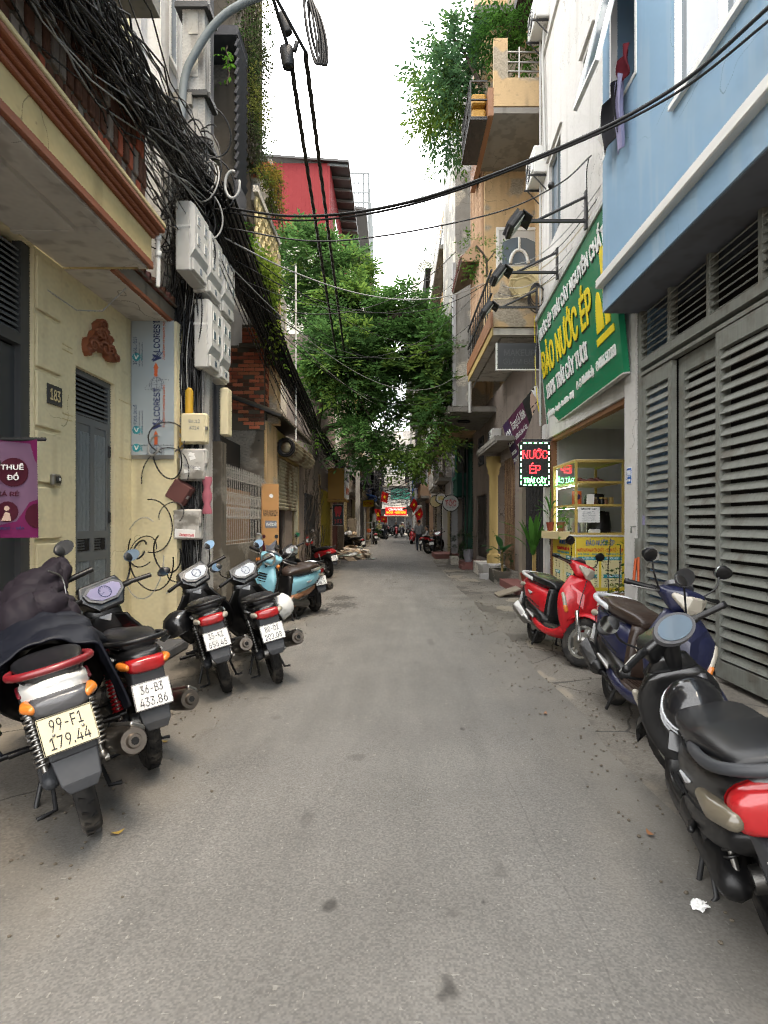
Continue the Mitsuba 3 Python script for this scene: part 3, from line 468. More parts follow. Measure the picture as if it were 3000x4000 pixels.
# narrow grey house right behind the pole
t = Thing('grey_house', 'tall narrow house with pale grey walls and dark slate corner, directly behind the concrete pole', 'house')
t.part('wall', [box(-7, -3.15, 7.62, 10.8, 0, 14)], 'wall_grey')
t.part('pilaster', [box(-3.15, -2.98, 7.82, 8.1, 4.6, 14), box(-3.15, -2.98, 8.9, 9.2, 4.6, 14)], 'wall_white')
t.part('corner_wall', [box(-3.3, -2.80, 9.25, 9.5, 2.3, 14), box(-3.15, -2.76, 9.5, 9.7, 1.9, 4.6)], 'wall_slate')
t.part('downpipe', tube([(-2.95, 8.5, 4.0), (-2.95, 8.5, 14)], 0.06, 10), 'pvc', True)
t.part('ledge', [box(-3.15, -2.7, 7.85, 9.2, 4.25, 4.4), box(-3.15, -2.6, 7.85, 9.2, 6.9, 7.05)], 'soffit_old')
t.part('balcony', [box(-3.2, -2.5, 9.75, 10.35, 6.6, 6.72), box(-2.56, -2.5, 9.75, 10.35, 6.72, 7.0), box(-3.2, -2.5, 9.75, 10.4, 9.3, 9.45), box(-3.0, -2.45, 9.75, 10.4, 11.6, 11.8)], 'wall_slate')
for i in range(16): t.part('louver', xf(box(-0.02, 0.02, 9.78, 10.35, -0.06, 0.06), mat((-2.52, 0, 7.1 + 0.15 * i), ry=25)), 'wall_slate')
t.part('end_wall', [box(-3.15, -2.72, 10.4, 12.2, 7.2, 12.8), box(-3.6, -3.35, 10.8, 12.2, 3.2, 7.2), box(-2.72, -2.64, 10.5, 10.7, 7.2, 13), box(-2.72, -2.64, 12.0, 12.2, 8.5, 12.6)], 'wall_mossy')
ob = t.part('ornament_balcony', [box(-3.0, -2.3, 10.25, 12.15, 5.95, 6.08), box(-2.34, -2.30, 10.25, 12.15, 6.08, 6.3)], 'wall_concrete')
for i in range(7):
    for j in range(3): t.part('ornament_block', tube([(-2.33, 10.4 + 0.27 * i + 0.11 * math.cos(q), 6.43 + 0.25 * j + 0.11 * math.sin(q)) for q in np.linspace(0, 2 * math.pi, 9)], 0.03, 4, False), 'cap_cream', parent=ob)
t.part('handrail', box(-2.36, -2.28, 10.2, 12.2, 7.05, 7.16), 'wall_concrete', parent=ob)
pb = t.part('brick_planter', [box(-2.95, -2.30, 11.6, 12.25, 7.65, 7.75), box(-2.92, -2.34, 11.64, 12.2, 7.75, 8.45)], 'wall_concrete')
bricks(t, pb, on_wall((-2.92, 11.64, 8.08), (1, 0, 0)), 0.58, 0.38, seed=8, mats=('brick_a', 'brick_d'))
bricks(t, pb, on_wall((-2.34, 11.64, 8.08), (0, 1, 0)), 0.55, 0.38, seed=9, mats=('brick_a', 'brick_d'))
window(t, leftwall(8.5, 5.7, -3.15), 0.7, 1.3); window(t, leftwall(8.5, 8.6, -3.15), 0.7, 1.3)
# yard wall with steel grille
XG = -2.6
t = Thing('grille_wall', 'low mouldy yard wall topped by a pale steel grille with ring ornament', 'wall')
t.part('base_wall', box(XG - 0.12, XG, 9.2, 12.3, 0, 1.2), 'wall_mossy')
t.part('gate_post', box(XG - 0.18, XG + 0.04, 9.05, 9.32, 0, 2.75), 'wall_mossy')
for i in range(22):
    y = 9.42 + i * 0.131
    t.part('bar', [tube([(XG - 0.05, y, 1.2), (XG - 0.05, y, 2.48)], 0.006, 5), tube([(XG - 0.05, y, 2.25), (XG + 0.05, y + .02, 2.32), (XG + 0.0, y, 2.42)], 0.006, 5)], 'grille_paint', True)
    for zc in (1.72, 1.93): t.part('ring', tube([(XG - 0.045, y + 0.065 + 0.05 * math.cos(a), zc + 0.085 * math.sin(a)) for a in np.linspace(0, 2 * math.pi, 15)], 0.006, 5, False), 'grille_paint', True)
for z in (1.25, 1.62, 2.03, 2.26): t.part('rail', box(XG - 0.056, XG - 0.044, 9.35, 12.28, z, z + 0.014), 'grille_paint')
t = Thing('plywood_board', 'brown plywood sheet standing behind the steel grille', 'board'); t.own(box(XG - 0.30, XG - 0.26, 10.0, 12.1, 1.15, 2.15), 'plywood')
t = Thing('yard_shed', 'dark shed in the yard behind the grille', 'shed'); t.own([box(-3.15, -3.1, 9.8, 12.3, 0, 3.1), box(-3.15, -2.75, 12.25, 12.29, 0, 2.4)], 'dark_room')
# brick and render house with roller shutter
t = Thing('brick_house', 'old house with exposed red brick side wall, yellow corner pilaster and roller shutter', 'house')
YD = 12.3
t.part('side_wall', [box(-6, -2.62, YD, YD + 0.25, 0, 5.1)], 'wall_mossy')
sw = t.part('brick_pier', box(-3.36, -2.60, YD - 0.02, YD, 3.4, 5.05), 'mortar_dark')
bricks(t, sw, on_wall((-3.36, YD - 0.02, 3.42), (1, 0, 0)), 0.75, 1.64, keep=lambda x, y, r: r.random() < 0.93 and y > 0.12 + 0.2 * math.sin(x * 9), seed=3, mats=('brick_a', 'brick_d', 'brick_c', 'brick_b'))
bricks(t, sw, on_wall((-2.60, YD + 0.0, 3.9), (0, 1, 0)), 0.5, 1.1, seed=4)
pl = t.part('planter_box', [box(-3.1, -2.45, YD - 0.1, YD + 1.0, 5.05, 5.12), box(-3.05, -2.5, YD - 0.05, YD + 0.9, 5.12, 5.5)], 'mortar_dark')
bricks(t, pl, on_wall((-3.05, YD - 0.05, 5.13), (1, 0, 0)), 0.55, 0.38, seed=5, mats=('brick_b', 'brick_a', 'trim_brown'))
t.part('front_wall', [box(-2.85, XG, 12.32, 13.5, 0, 3.6), box(-2.9, XG, 13.5, 16.5, 3.05, 3.6), box(-2.9, XG, 16.45, 16.6, 0, 3.6)], 'moss_yellow')
t.part('pilaster', box(XG, XG + 0.03, 12.32, 13.4, 0, 3.6), 'wall_ochre')
sh = t.part('shutter_frame', [box(XG - 0.1, XG + 0.01, 13.5, 13.58, 0, 3.05), box(XG - 0.1, XG + 0.01, 16.38, 16.45, 0, 3.05)], 'shutter_old')
for i in range(14): t.part('slat', tube([(XG - 0.05, 13.58, 3.0 - 0.085 * i), (XG - 0.05, 16.38, 3.0 - 0.085 * i)], 0.045, 7), 'shutter_old', True, parent=sh)
t.part('opening', box(XG - 0.9, XG - 0.8, 13.5, 16.5, 0, 3.0), 'dark')
t.part('inner_door', box(XG - 0.2, XG - 0.12, 15.2, 16.3, 0, 2.2), 'wall_brown')
t.part('sloped_roof', [xf(box(-0.8, 0.35, 12.2, 16.8, 0, 0.04), mat((XG, 0, 3.78), ry=20))], 'dark_steel')
for i in range(17): t.part('corrugation', xf(tube([(-0.8, 12.25 + 0.28 * i, 0.05), (0.36, 12.25 + 0.28 * i, 0.05)], 0.05, 6), mat((XG, 0, 3.78), ry=20)), 'mortar_dark', True)
a = t.part('upper_wall', [box(-6, -3.0, YD + 0.2, 17, 3.6, 7.6)], 'wall_concrete')
t.part('yellow_pier', [box(-2.62, -2.42, 12.6, 13.0, 3.6, 7.2)], 'wall_ochre')
def balc(z, y0, y1, x, rail):
    k = t.part('balcony', [box(-2.95, x, y0, y1, z, z + 0.14), box(-2.95, x, y0, y0 + .06, z + .14, z + .3)], 'wall_concrete')
    for i in range(int((y1 - y0) / 0.3)):
        for j in range(int(rail / 0.3)):
            cy, cz = y0 + 0.15 + 0.3 * i, z + 0.3 + 0.3 * j
            t.part('ornament_block', [tube([(x - 0.05, cy + 0.12 * math.cos(q) * s, cz + 0.12 * math.sin(q)) for q in np.linspace(0, 2 * math.pi, 9)], 0.028, 4, False) for s in (1,)], 'cap_cream' if rail < 1 else 'wall_concrete', parent=k)
    t.part('handrail', [box(x - 0.11, x, y0, y1, z + 0.15 + rail, z + 0.25 + rail)], 'wall_concrete', parent=k)
balc(5.5, 12.32, 13.3, -2.6, 1.3)
t.part('white_pipe', [tube([(-2.26, 14.0, 7.4), (-2.26, 14.0, 3.4)], 0.022, 8)], 'pvc', True)
t = Thing('hanging_cloth', 'dark navy laundry hanging at the brick house balcony', 'laundry'); t.own([sheet(lambda u, v: (-2.6 + 0.3 * u + 0.04 * np.sin(9 * v), 12.15 + 0.04 * np.sin(8 * u), 5.5 + 0.6 * v), 8, 8, 0.01)], 'cloth_black', True)
t = Thing('roller_hood', 'pale corrugated shutter hood under the sloping roof edge', 'shutter hood')
t.part('hood', [tube([(XG + 0.16, 13.7, 3.25), (XG + 0.16, 17.1, 3.25)], 0.2, 14)], 'shutter_old', True)
for i in range(7): t.part('rib', tube([(XG + 0.16 + 0.205 * math.cos(q), 13.7, 3.25 + 0.205 * math.sin(q)) for q in (-1.2 + 0.4 * i,)] + [(XG + 0.16 + 0.205 * math.cos(-1.2 + 0.4 * i), 17.1, 3.25 + 0.205 * math.sin(-1.2 + 0.4 * i))], 0.02, 5), 'shutter_old', True)
t.part('coil', [tube([(XG + 0.18 + (0.12 + .010 * k) * math.cos(q), 13.62 - .02 * (k % 4), 3.22 + (0.13 + .010 * k) * math.sin(q)) for q in np.linspace(0, 2 * math.pi, 20)], 0.012, 4, False) for k in range(9)], 'cable', True)
t = Thing('fashion_stand', 'orange standing banner with dark lettering leaning by the roller shutter', 'banner')
MF = on_wall((-2.47, 12.15, 1.42), unit((1, 0.35, 0)))
plate(t, MF, 0.34, 1.8, 'banner_orange', th=0.02)
letter(t, MF, 'AGVA FASHION', 0, 0.32, 0.11, 'black_ink', 0.28, z=0.021); t.part('grey_print', xf(prism([(-0.08, -0.9), (0.1, -0.9), (0.12, -0.2), (-0.02, -0.32), (-0.09, -0.3)], 0.003), MF @ mat((0, 0, 0.021))), 'grey_ink')
t.part('round_mark', xf(prism(Point(0.02, 0.66).buffer(0.04), 0.003), MF @ mat((0, 0, 0.021))), 'paper'); letter(t, MF, '0946.202.393', 0.02, 0.1, 0.06, 'white_ink', 0.2, z=0.025); t.part('blue_strip', xf(box(-0.1, 0.13, 0.03, 0.17, 0.021, 0.023), MF), 'grey_ink')
for x, w in ((-0.13, 0.06), (0.12, 0.06)): t.part('figure_print', [xf(prism(Polygon([(x - w / 2, -0.9), (x + w / 2, -0.9), (x + w / 2, -0.35), (x, -0.2), (x - w / 2, -0.35)]), 0.003), MF @ mat((0, 0, 0.024))), xf(prism(Point(x, -0.14).buffer(0.035), 0.003), MF @ mat((0, 0, 0.024)))], 'maroon_cloth' if x < 0 else 'black_ink')
# vine wall, yellow gate and the dentist's front
t = Thing('vine_house', 'grey brown rendered house front with a barred window and dead creeper', 'house')
t.part('wall', [box(-6, XG, 16.62, 21, 0, 3.6), box(-6, -2.7, 21, 27.8, 3.2, 8)], 'wall_brown')
t.part('window_grille', [box(XG, XG + 0.05, 17.6, 19.6, 1.2, 2.4)] + [box(XG + .05, XG + .06, 17.6, 19.6, 1.25 + .1 * i, 1.29 + .1 * i) for i in range(12)], 'black_metal')
yg = t.part('yellow_gate', box(XG - 0.1, XG - 0.02, 21.05, 24.7, 0, 2.75), 'yellow_gate')
for i in range(18): t.part('rib', box(XG - 0.02, XG + 0.02, 21.1 + 0.2 * i, 21.2 + 0.2 * i, 0.02, 2.73), 'yellow_gate', parent=yg)
t.part('lintel', box(XG - 0.3, XG + 0.02, 21, 24.8, 2.8, 3.4), 'wall_brown'); t.part('post', [box(XG - .2, XG + .06, 20.9, 21.05, 0, 3.2), box(XG - .2, XG + .06, 24.75, 24.9, 0, 3.2)], 'wall_ochre')
rs = t.part('shutter', box(XG - 0.1, XG - 0.03, 24.9, 28, 0, 2.6), 'maroon_sheet')
for i in range(24): t.part('slat', box(XG - 0.03, XG - 0.01, 24.95, 27.9, 0.05 + 0.105 * i, 0.12 + 0.105 * i), 'maroon_sheet', parent=rs)
wd = t.part('plank_screen', box(XG - 0.1, XG, 28.1, 33, 0, 2.9), 'mortar')
for i in range(16): t.part('plank', box(XG, XG + 0.03, 28.2 + 0.3 * i, 28.42 + 0.3 * i, 0, 2.9), 'cap_cream' if i % 3 else 'wood_old', parent=wd)
t = Thing('ochre_sign_box', 'ochre yellow box sign jutting out above the yellow gate', 'sign'); MS = on_wall((-2.27, 23.9, 3.05), (1, 0, 0))
plate(t, MS, 0.62, 1.2, 'ochre_box', th=0.3); t.part('shelf', box(-2.6, -1.85, 23.3, 24.6, 2.36, 2.42), 'ochre_box'); t.part('lettered_face', [box(-1.95, -1.9, 23.6, 25.4, 2.5, 3.7)], 'paper')
letter(t, leftwall(24.5, 3.4, -1.898), 'SALE', 0, 0, 0.42, 'purple_deep', 1.4, z=0.002); letter(t, leftwall(24.5, 2.8, -1.898), 'MAY ĐO', 0, 0, 0.25, 'orange_ink', 1.4, z=0.002)
t = Thing('dentist_sign', 'black sign with a red tooth and the number 193 beside the yellow gate', 'sign'); MT = on_wall((-2.26, 24.4, 1.86), (1, 0, 0))
t.part('frame', xf(box(-0.22, 0.22, -0.42, 0.42, 0, 0.05, 0.01), MT), 'steel'); t.part('panel', xf(box(-0.2, 0.2, -0.4, 0.4, 0.05, 0.055), MT), 'black_ink')
tooth = Polygon([(-0.13, 0.14), (-0.1, 0.2), (-0.04, 0.2), (0, 0.17), (0.05, 0.2), (0.11, 0.2), (0.14, 0.13), (0.12, 0.0), (0.09, -0.14), (0.05, -0.2), (0.02, -0.08), (0, -0.04), (-0.03, -0.08), (-0.05, -0.2), (-0.09, -0.14), (-0.11, 0.0)]).buffer(0.012)
t.part('tooth', xf(prism(tooth, 0.004), MT @ mat((0, 0.13, 0.056))), 'red_ink'); letter(t, MT, '193', 0, -0.25, 0.15, 'red_ink', 0.3, z=0.056); t.part('arm', box(-2.6, -2.45, 24.42, 24.46, 2.1, 2.14), 'black_metal')
# red sheet-metal top floors seen above the tree
t = Thing('red_metal_house', 'tall house topped by a red corrugated metal wall under a dark sloping eave', 'house')
t.part('lower_wall', box(-9, -2.95, 27, 40, 0, 13.9), 'wall_white')
rw = t.part('metal_wall', [box(-9, -2.87, 27, 27.1, 13.7, 17.35), box(-2.97, -2.87, 27.1, 38, 13.7, 17.3)], 'red_sheet')
for i in range(17): t.part('rib', box(-6.1 + 0.19 * i, -6.03 + 0.19 * i, 26.985, 27.0, 13.7, 17.33), 'red_sheet', parent=rw)
t.part('side_rib', [box(-2.87, -2.84, 27.3 + 0.5 * i, 27.5 + 0.5 * i, 13.7, 17.2) for i in range(20)], 'red_sheet', parent=rw)
rf = t.part('roof', [xf(box(-3.5, 0.85, 26.8, 38.2, 0, 0.09), mat((-2.87, 0, 17.35), ry=4))], 'dark_steel')
for i in range(12): t.part('rafter', xf(box(-0.1, 0.8, 27.0 + i, 27.08 + i, -0.1, 0), mat((-2.87, 0, 17.35), ry=4)), 'steel_grey', parent=rf)
t.part('side_window', box(-2.86, -2.82, 29, 31, 14.2, 15.9), 'white_paint')
t = Thing('orange_metal_house', 'house with an orange corrugated top floor behind the red metal one', 'house')
t.part('wall', box(-9, -2.7, 41, 56, 0, 19), 'wall_white'); t.part('metal_wall', [box(-6, -2.8, 40.9, 41, 19.0, 22.2)] + [box(-6, -2.8, 40.84, 40.9, 19.0 + 0.3 * i, 19.15 + 0.3 * i) for i in range(10)], 'orange_sheet')
t.part('roof', xf(box(-4, 0.9, 40.5, 55, 0, 0.15), mat((-2.8, 0, 22.3), ry=8)), 'dark_steel'); t.part('pier', box(-2.75, -2.45, 40.9, 42, 8, 17.5), 'moss_yellow')
t.part('balcony', [box(-2.7, -2.0, 41, 50, 6 + 3.5 * i, 6.3 + 3.5 * i) for i in range(3)], 'wall_concrete')
for i in range(3): window(t, leftwall(45, 8 + 3.4 * i, -2.7), 2, 1.6)
t = Thing('steel_frame_tower', 'pale steel roof frame with open grid panels, highest beyond the red house', 'roof frame')
for i in range(5): t.part('post', box(-4.3 + 0.44 * i, -4.18 + 0.44 * i, 57.0, 57.12, 24, 34), 'steel_grey')
for i in range(5): t.part('side_post', box(-2.5, -2.38, 57.2 + 2.5 * i, 57.32 + 2.5 * i, 24, 34), 'steel_grey')
for i in range(12): t.part('beam', [box(-4.3, -2.4, 56.96, 57.0, 24 + 0.9 * i, 24.11 + 0.9 * i), box(-2.54, -2.5, 57, 67.4, 24 + 0.9 * i, 24.11 + 0.9 * i)], 'steel_grey')
t.part('wall', box(-9, -2.6, 57.2, 68, 0, 24), 'wall_white')
# ================================================================= right: blue house with louvred gate
XR = 3.14
t = Thing('blue_house', 'light blue rendered house with white cornice and grey louvred metal gate, nearest on the right', 'house')
t.part('wall', [box(2.67, 3.2, -3, 5.0, 4.545, 5.55), box(2.67, 3.2, 5.0, 7.9, 4.545, 5.55), box(2.67, 3.2, 5.84, 6.78, 5.55, 7.6), box(2.67, 3.2, 7.62, 7.9, 5.55, 14), box(2.67, 3.2, -3, 4.3, 5.55, 14), box(2.67, 3.2, 5.84, 6.78, 7.6, 14), box(2.67, 3.2, 6.78, 7.62, 5.55, 6.52), box(2.67, 3.2, 6.78, 7.62, 8.3, 14), box(2.67, 3.2, 4.3, 5.84, 7.6, 14),
                box(3.2, 9, 7.7, 7.9, 0, 14)], 'wall_blue')
t.part('lower_fascia', box(2.67, 3.4, -3, 7.9, 4.25, 4.54), 'wall_blue')
t.part('soffit', box(2.69, 3.6, -3, 7.88, 4.235, 4.249), 'soffit_blue')
t.part('cornice', [box(2.585, 2.7, -3, 7.93, 4.56, 4.68, 0.012)], 'white_plastic')
t.part('inner_back', box(3.5, 3.6, -3, 7.8, 0, 14), 'dark_room')
w = t.part('window', [box(2.655, 2.72, 5.78, 5.84, 5.55, 7.6), box(2.655, 2.72, 4.3, 5.78, 5.55, 5.61), box(2.655, 2.72, 4.98, 5.04, 5.61, 7.6), box(2.655, 2.72, 4.3, 4.36, 5.61, 7.6)], 'white_paint')
t.part('pane', box(2.70, 2.71, 4.3, 5.8, 5.6, 7.6), 'window_glass', parent=w); t.part('sill', [box(2.62, 2.69, 4.2, 5.9, 5.50, 5.545)], 'white_plastic', parent=w)
t.part('blind', box(2.73, 2.74, 4.35, 5.8, 5.6, 7.6), 'paper', parent=w)
w = t.part('open_window', [box(2.66, 2.74, 6.78, 6.83, 6.52, 8.3), box(2.66, 2.74, 7.57, 7.62, 6.52, 8.3), box(2.66, 2.74, 6.83, 7.57, 6.52, 6.57)], 'white_paint')
MW = mat((2.655, 7.2, 8.25), ry=14)
t.part('sash', [xf(m, MW) for m in (box(-0.05, 0, -0.42, -0.36, -1.65, 0), box(-0.05, 0, 0.36, 0.42, -1.65, 0), box(-0.05, 0, -0.36, 0.36, -1.65, -1.58), box(-0.05, 0, -.36, .36, -.06, 0))], 'white_paint', parent=w)
t.part('sash_glass', xf(box(-0.03, -0.02, -0.36, 0.36, -1.58, -0.06), MW), 'window_glass', parent=w)
t.part('hood', box(2.4, 2.67, 6.7, 7.75, 8.35, 8.43), 'white_plastic')
# gate: frame, transom with louvers, three leaves
g = t.part('gate_frame', [box(XR - 0.02, XR + 0.1, 7.8, 7.9, 0, 4.235), box(XR - 0.03, XR + 0.1, -1, 7.8, 3.50, 3.60), box(XR - .02, XR + 0.06, -1, 7.8, 3.41, 3.45)] +
           [box(XR - 0.015, XR + 0.08, y - 0.03, y + 0.03, 3.6, 4.235) for y in (7.02, 6.14, 5.26, 4.38, 3.5, 2.6)], 'gate_paint')
for b in range(6):
    y1 = 7.8 - (0.88 * b if b == 0 else 0.88 * b - 0.1) ; y1 = (7.8, 6.99, 6.11, 5.23, 4.35, 3.47)[b]; y0 = (7.05, 6.17, 5.29, 4.41, 3.53, 2.63)[b]
    for i in range(8): t.part('louver', xf(box(-0.05, 0.05, y0, y1, -0.006, 0.006), mat((XR + 0.03, 0, 3.645 + 0.078 * i), ry=-38)), 'gate_paint', parent=g)
def leaf(y0, y1, x, stiles, mids=()):
    k = t.part('gate_leaf', [box(x, x + 0.06, y0, y0 + stiles, 0.06, 3.40), box(x, x + 0.06, y1 - stiles, y1, 0.06, 3.40), box(x, x + 0.06, y0 + stiles, y1 - stiles, 0.06, 0.22), box(x, x + 0.06, y0 + stiles, y1 - stiles, 3.22, 3.40)] +
               [box(x - 0.004, x + 0.06, m - 0.03, m + 0.03, 0.22, 3.22) for m in mids], 'gate_paint')
    n = 28
    for i in range(n): t.part('slat', xf(box(-0.040, 0.040, y0 + stiles, y1 - stiles, -0.006, 0.006), mat((x + 0.03 + rng.normal(0, .001), 0, 0.275 + 0.107 * i + rng.normal(0, .002)), ry=-62 + rng.normal(0, 3.5))), 'gate_paint', parent=k)
    return k
l1 = leaf(6.98, 7.8, XR, 0.09); leaf(5.98, 6.95, XR + 0.07, 0.12); leaf(4.05, 6.0, XR - 0.01, 0.07, (5.12,)); leaf(2.0, 4.04, XR + 0.0, 0.09, (3.0,))
t.part('handle', [tube([(XR - 0.06, 7.86, 1.5), (XR - 0.12, 7.86, 1.5), (XR - 0.12, 7.86, 1.42)], 0.012, 6), box(XR - 0.06, XR, 7.8, 7.9, 0.95, 1.35)], 'gate_paint', True, parent=g)
t.part('lock_bar', [tube([(XR - 0.09, 7.78, 1.1), (XR - 0.11, 7.8, 0.8)], 0.018, 6), tube([(XR - 0.09, 7.7, 1.12), (XR - 0.09, 7.7, 0.78)], 0.016, 6)], 'orange_ink', True, parent=g)
t.part('sticker', box(XR - 0.004, XR - 0.001, 7.72, 7.79, 1.52, 1.64), 'cloth_lilac', parent=g)
# laundry on the open window
for nm, lab, m_, y, z0, w_, l_, x in (('black_shirt', 'black shirt with white sleeve hanging from the open window of the blue house', 'cloth_black', 7.25, 6.62, 0.45, 0.62, 2.60), ('lilac_cloth', 'pale lilac cloth hanging beside the black shirt', 'cloth_lilac', 6.98, 6.6, 0.14, 0.85, 2.61), ('dark_red_cloth', 'dark red cloth bundled on the sill of the open window', 'cloth_red', 6.93, 6.86, 0.28, 0.34, 2.64)):
    c = Thing(nm, lab, 'laundry')
    c.part('fabric', sheet(lambda u, v: (x - 0.05 * np.sin(7 * u + 2 * v) * (1 - 0.5 * v) - 0.05, y - w_ / 2 + w_ * u + 0.03 * np.sin(5 * v), z0 - l_ * v + 0.05 * np.abs(np.sin(3 * u))), 12, 10, 0.008), m_, True)
    if nm == 'black_shirt': c.part('sleeve', sheet(lambda u, v: (x - 0.06 - 0.03 * np.sin(6 * v), 7.5 + 0.12 * u + 0.03 * np.sin(7 * v), 6.5 - 0.5 * v), 8, 10, 0.008), 'paper', True)
# ----------------------------------------------------------------- white building with the juice shop
def xw(y): return 2.90 + 0.046 * (y - 7.9)
t = Thing('white_building', 'tall white rendered building with the juice shop on its ground floor', 'building')
def slab(y0, y1, z0, z1, off=0.0, th=0.3):
    v = np.array([[xw(y0) + off, y0, z0], [xw(y0) + off + th, y0, z0], [xw(y1) + off + th, y1, z0], [xw(y1) + off, y1, z0]]); return np.vstack([v, v + [0, 0, z1 - z0]]), tri([[0, 1, 2, 3], [4, 7, 6, 5], [0, 4, 5, 1], [1, 5, 6, 2], [2, 6, 7, 3], [3, 7, 4, 0]])
ys = [7.9, 9.2, 9.75, 11.35, 12.4, 13.15]
wins = {(9.2, 9.75): (8.3, 8.85), (11.35, 12.4): (7.1, 8.75)}
wall = []
for a, b in zip(ys[:-1], ys[1:]):
    if (a, b) in wins:
        z0, z1 = wins[a, b]; wall += [slab(a, b, 5.0, z0), slab(a, b, z1, 11.2), slab(a, b, 12.8, 16)] if b < 11 else [slab(a, b, 5.0, z0), slab(a, b, z1, 16)]
        if b < 11: wall += [slab(a, b, 11.2, 12.8)]
    else: wall.append(slab(a, b, 5.0, 16))
t.part('upper_wall', wall + [box(3.3, 9, 13.0, 13.15, 0, 16)], 'wall_white')
for (a, b), (z0, z1) in wins.items():
    k = t.part('window', [slab(a, a + 0.05, z0, z1, 0.06, 0.06), slab(b - 0.05, b, z0, z1, 0.06, 0.06), slab(a + .05, b - .05, z0, z0 + 0.05, 0.06, 0.06), slab(a + .05, b - .05, z1 - 0.05, z1, 0.06, 0.06)] + ([slab((a + b) / 2 - 0.03, (a + b) / 2 + 0.03, z0 + .05, z1 - .05, 0.06, 0.06)] if b > 11 else []), 'steel_grey')
    t.part('pane', slab(a + .04, b - .04, z0 + .04, z1 - .04, 0.09, 0.01), 'window_glass', parent=k)
    t.part('reveal_back', slab(a, b, z0, z1, 0.25, 0.04), 'dark_room', parent=k)
    t.part('hood', slab(a - 0.15, b + 0.1, z1 + 0.10, z1 + 0.12, -0.05, 0.06), 'wall_white', parent=k)
k = t.part('ledge', [slab(7.9, 13.15, 11.3, 11.34, -0.05, 0.06)], 'wall_white')
t.part('cable_pipe', [tube([(xw(13.0) - 0.06, 13.0, 3.6), (xw(13.0) - 0.06, 13.0, 15)], 0.025, 6), tube([(xw(12.7) - 0.06, 12.5, 9.0), (xw(12.7) - 0.06, 12.75, 11.2), (xw(12.7) - .06, 12.2, 13.2), (xw(12) - .06, 12.0, 15)], 0.03, 6)], 'meter_grey', True)
t.part('sign_ledge', slab(7.9, 13.1, 5.84, 5.92, -0.16, 0.3), 'meter_grey')
t.part('pillar', box(3.10, 3.5, 7.92, 8.3, 0, 5.0), 'wall_white'); t.part('pillar', box(3.12, 3.4, 12.75, 13.05, 0, 3.6), 'wall_white')
t.part('lintel', [box(3.18, 3.5, 8.3, 12.75, 3.30, 5.0)], 'wall_white')
t.part('opening_frame', [box(3.22, 3.34, 8.3, 12.75, 3.22, 3.298), box(3.22, 3.34, 12.68, 12.748, 0, 3.22)], 'brown_panel')
t.part('room', [box(6.6, 6.7, 8.3, 13, 0, 3.6), box(3.5, 6.6, 8.2, 8.3, 0, 3.6), box(3.4, 6.6, 12.76, 12.9, 0, 3.6), box(3.5, 6.6, 8.3, 12.76, 3.5, 3.6), box(3.2, 6.6, 8.3, 12.76, 0, 0.12)], 'wall_grey')
# number 190
t = Thing('shop_number_plate', 'blue enamel number plate reading 190 on the white pillar beside the gate', 'number plate'); M = rightwall(8.12, 2.17, 3.10)
plate(t, M, 0.17, 0.22, 'white_ink', th=0.006); t.part('field', xf(box(-0.077, 0.077, -0.102, 0.102, 0.006, 0.009), M), 'blue_ink'); letter(t, M, '190', 0, 0.03, 0.085, 'white_ink', 0.125, z=0.0095); letter(t, M, 'MỄ TRÌ HẠ', 0, -0.06, 0.024, 'white_ink', 0.12, z=0.0095)
# green shop sign, its top leaning out
t = Thing('juice_shop_sign', 'large green shop sign with yellow and white lettering above the juice shop', 'sign')
A, B = np.array([3.06, 8.05, 3.53]), np.array([3.29, 13.0, 3.53])          # bottom near and far
ex = unit(A - B); up = unit(np.array([-0.22, 0, 2.28])); nz = unit(np.cross(ex, up)); up = np.cross(nz, ex)
MG = frame((A + B) / 2 + up * 1.14 + nz * 0.06, ex, up, nz); WG, HG = float(np.linalg.norm(A - B)), 2.28
t.part('panel', xf(box(-WG / 2, WG / 2, -HG / 2, HG / 2, -0.08, 0), MG), 'green_sign')
t.part('frame', [xf(box(-WG / 2 - 0.02, -WG / 2, -HG / 2, HG / 2, -0.08, 0.012), MG), xf(box(-WG / 2, WG / 2, HG / 2, HG / 2 + 0.05, -0.12, 0.03), MG), xf(box(-WG / 2, WG / 2, -HG / 2 - 0.02, -HG / 2, -0.08, 0.012), MG)], 'meter_grey')
def gl(s, x0, x1, y, hh, m_, shadow=True):
    letter(t, MG, s, (x0 + x1) / 2, y, hh, m_, x1 - x0, z=0.012, depth=0.012)
    if shadow: letter(t, MG, s, (x0 + x1) / 2 - 0.02, y - 0.022, hh, 'black_ink', x1 - x0, z=0.002, depth=0.006)
gl('NƯỚC ÉP TRÁI CÂY NGUYÊN CHẤT', -2.3, 2.3, 0.80, 0.21, 'white_ink')
gl('ĐẢO NƯỚC ÉP', -2.38, 1.42, 0.17, 0.50, 'yellow_ink')
gl('100% TRÁI CÂY TƯƠI', -2.15, 0.98, -0.42, 0.26, 'white_ink')
gl('190 Mễ Trì Hạ - Trung Văn - Nam Từ Liêm - Hà Nội', -2.2, -0.05, -0.88, 0.10, 'white_ink', False)
gl('Đảo Nước Ép', 0.55, 1.22, -0.80, 0.12, 'white_ink', False); gl('0366.517.850', 1.52, 2.3, -0.78, 0.14, 'white_ink', False)
for x, y, s in ((-2.32, -0.88, 'p'), (0.18, -0.8, 'z'), (0.38, -0.8, 'f'), (1.38, -0.78, 't')):
    t.part('round_icon', xf(prism(Point(0, 0).buffer(0.075), 0.004), MG @ mat((x, y, 0.002))), 'white_ink'); letter(t, MG, s, x, y - 0.01, 0.08, 'green_sign', 0.05, z=0.007)
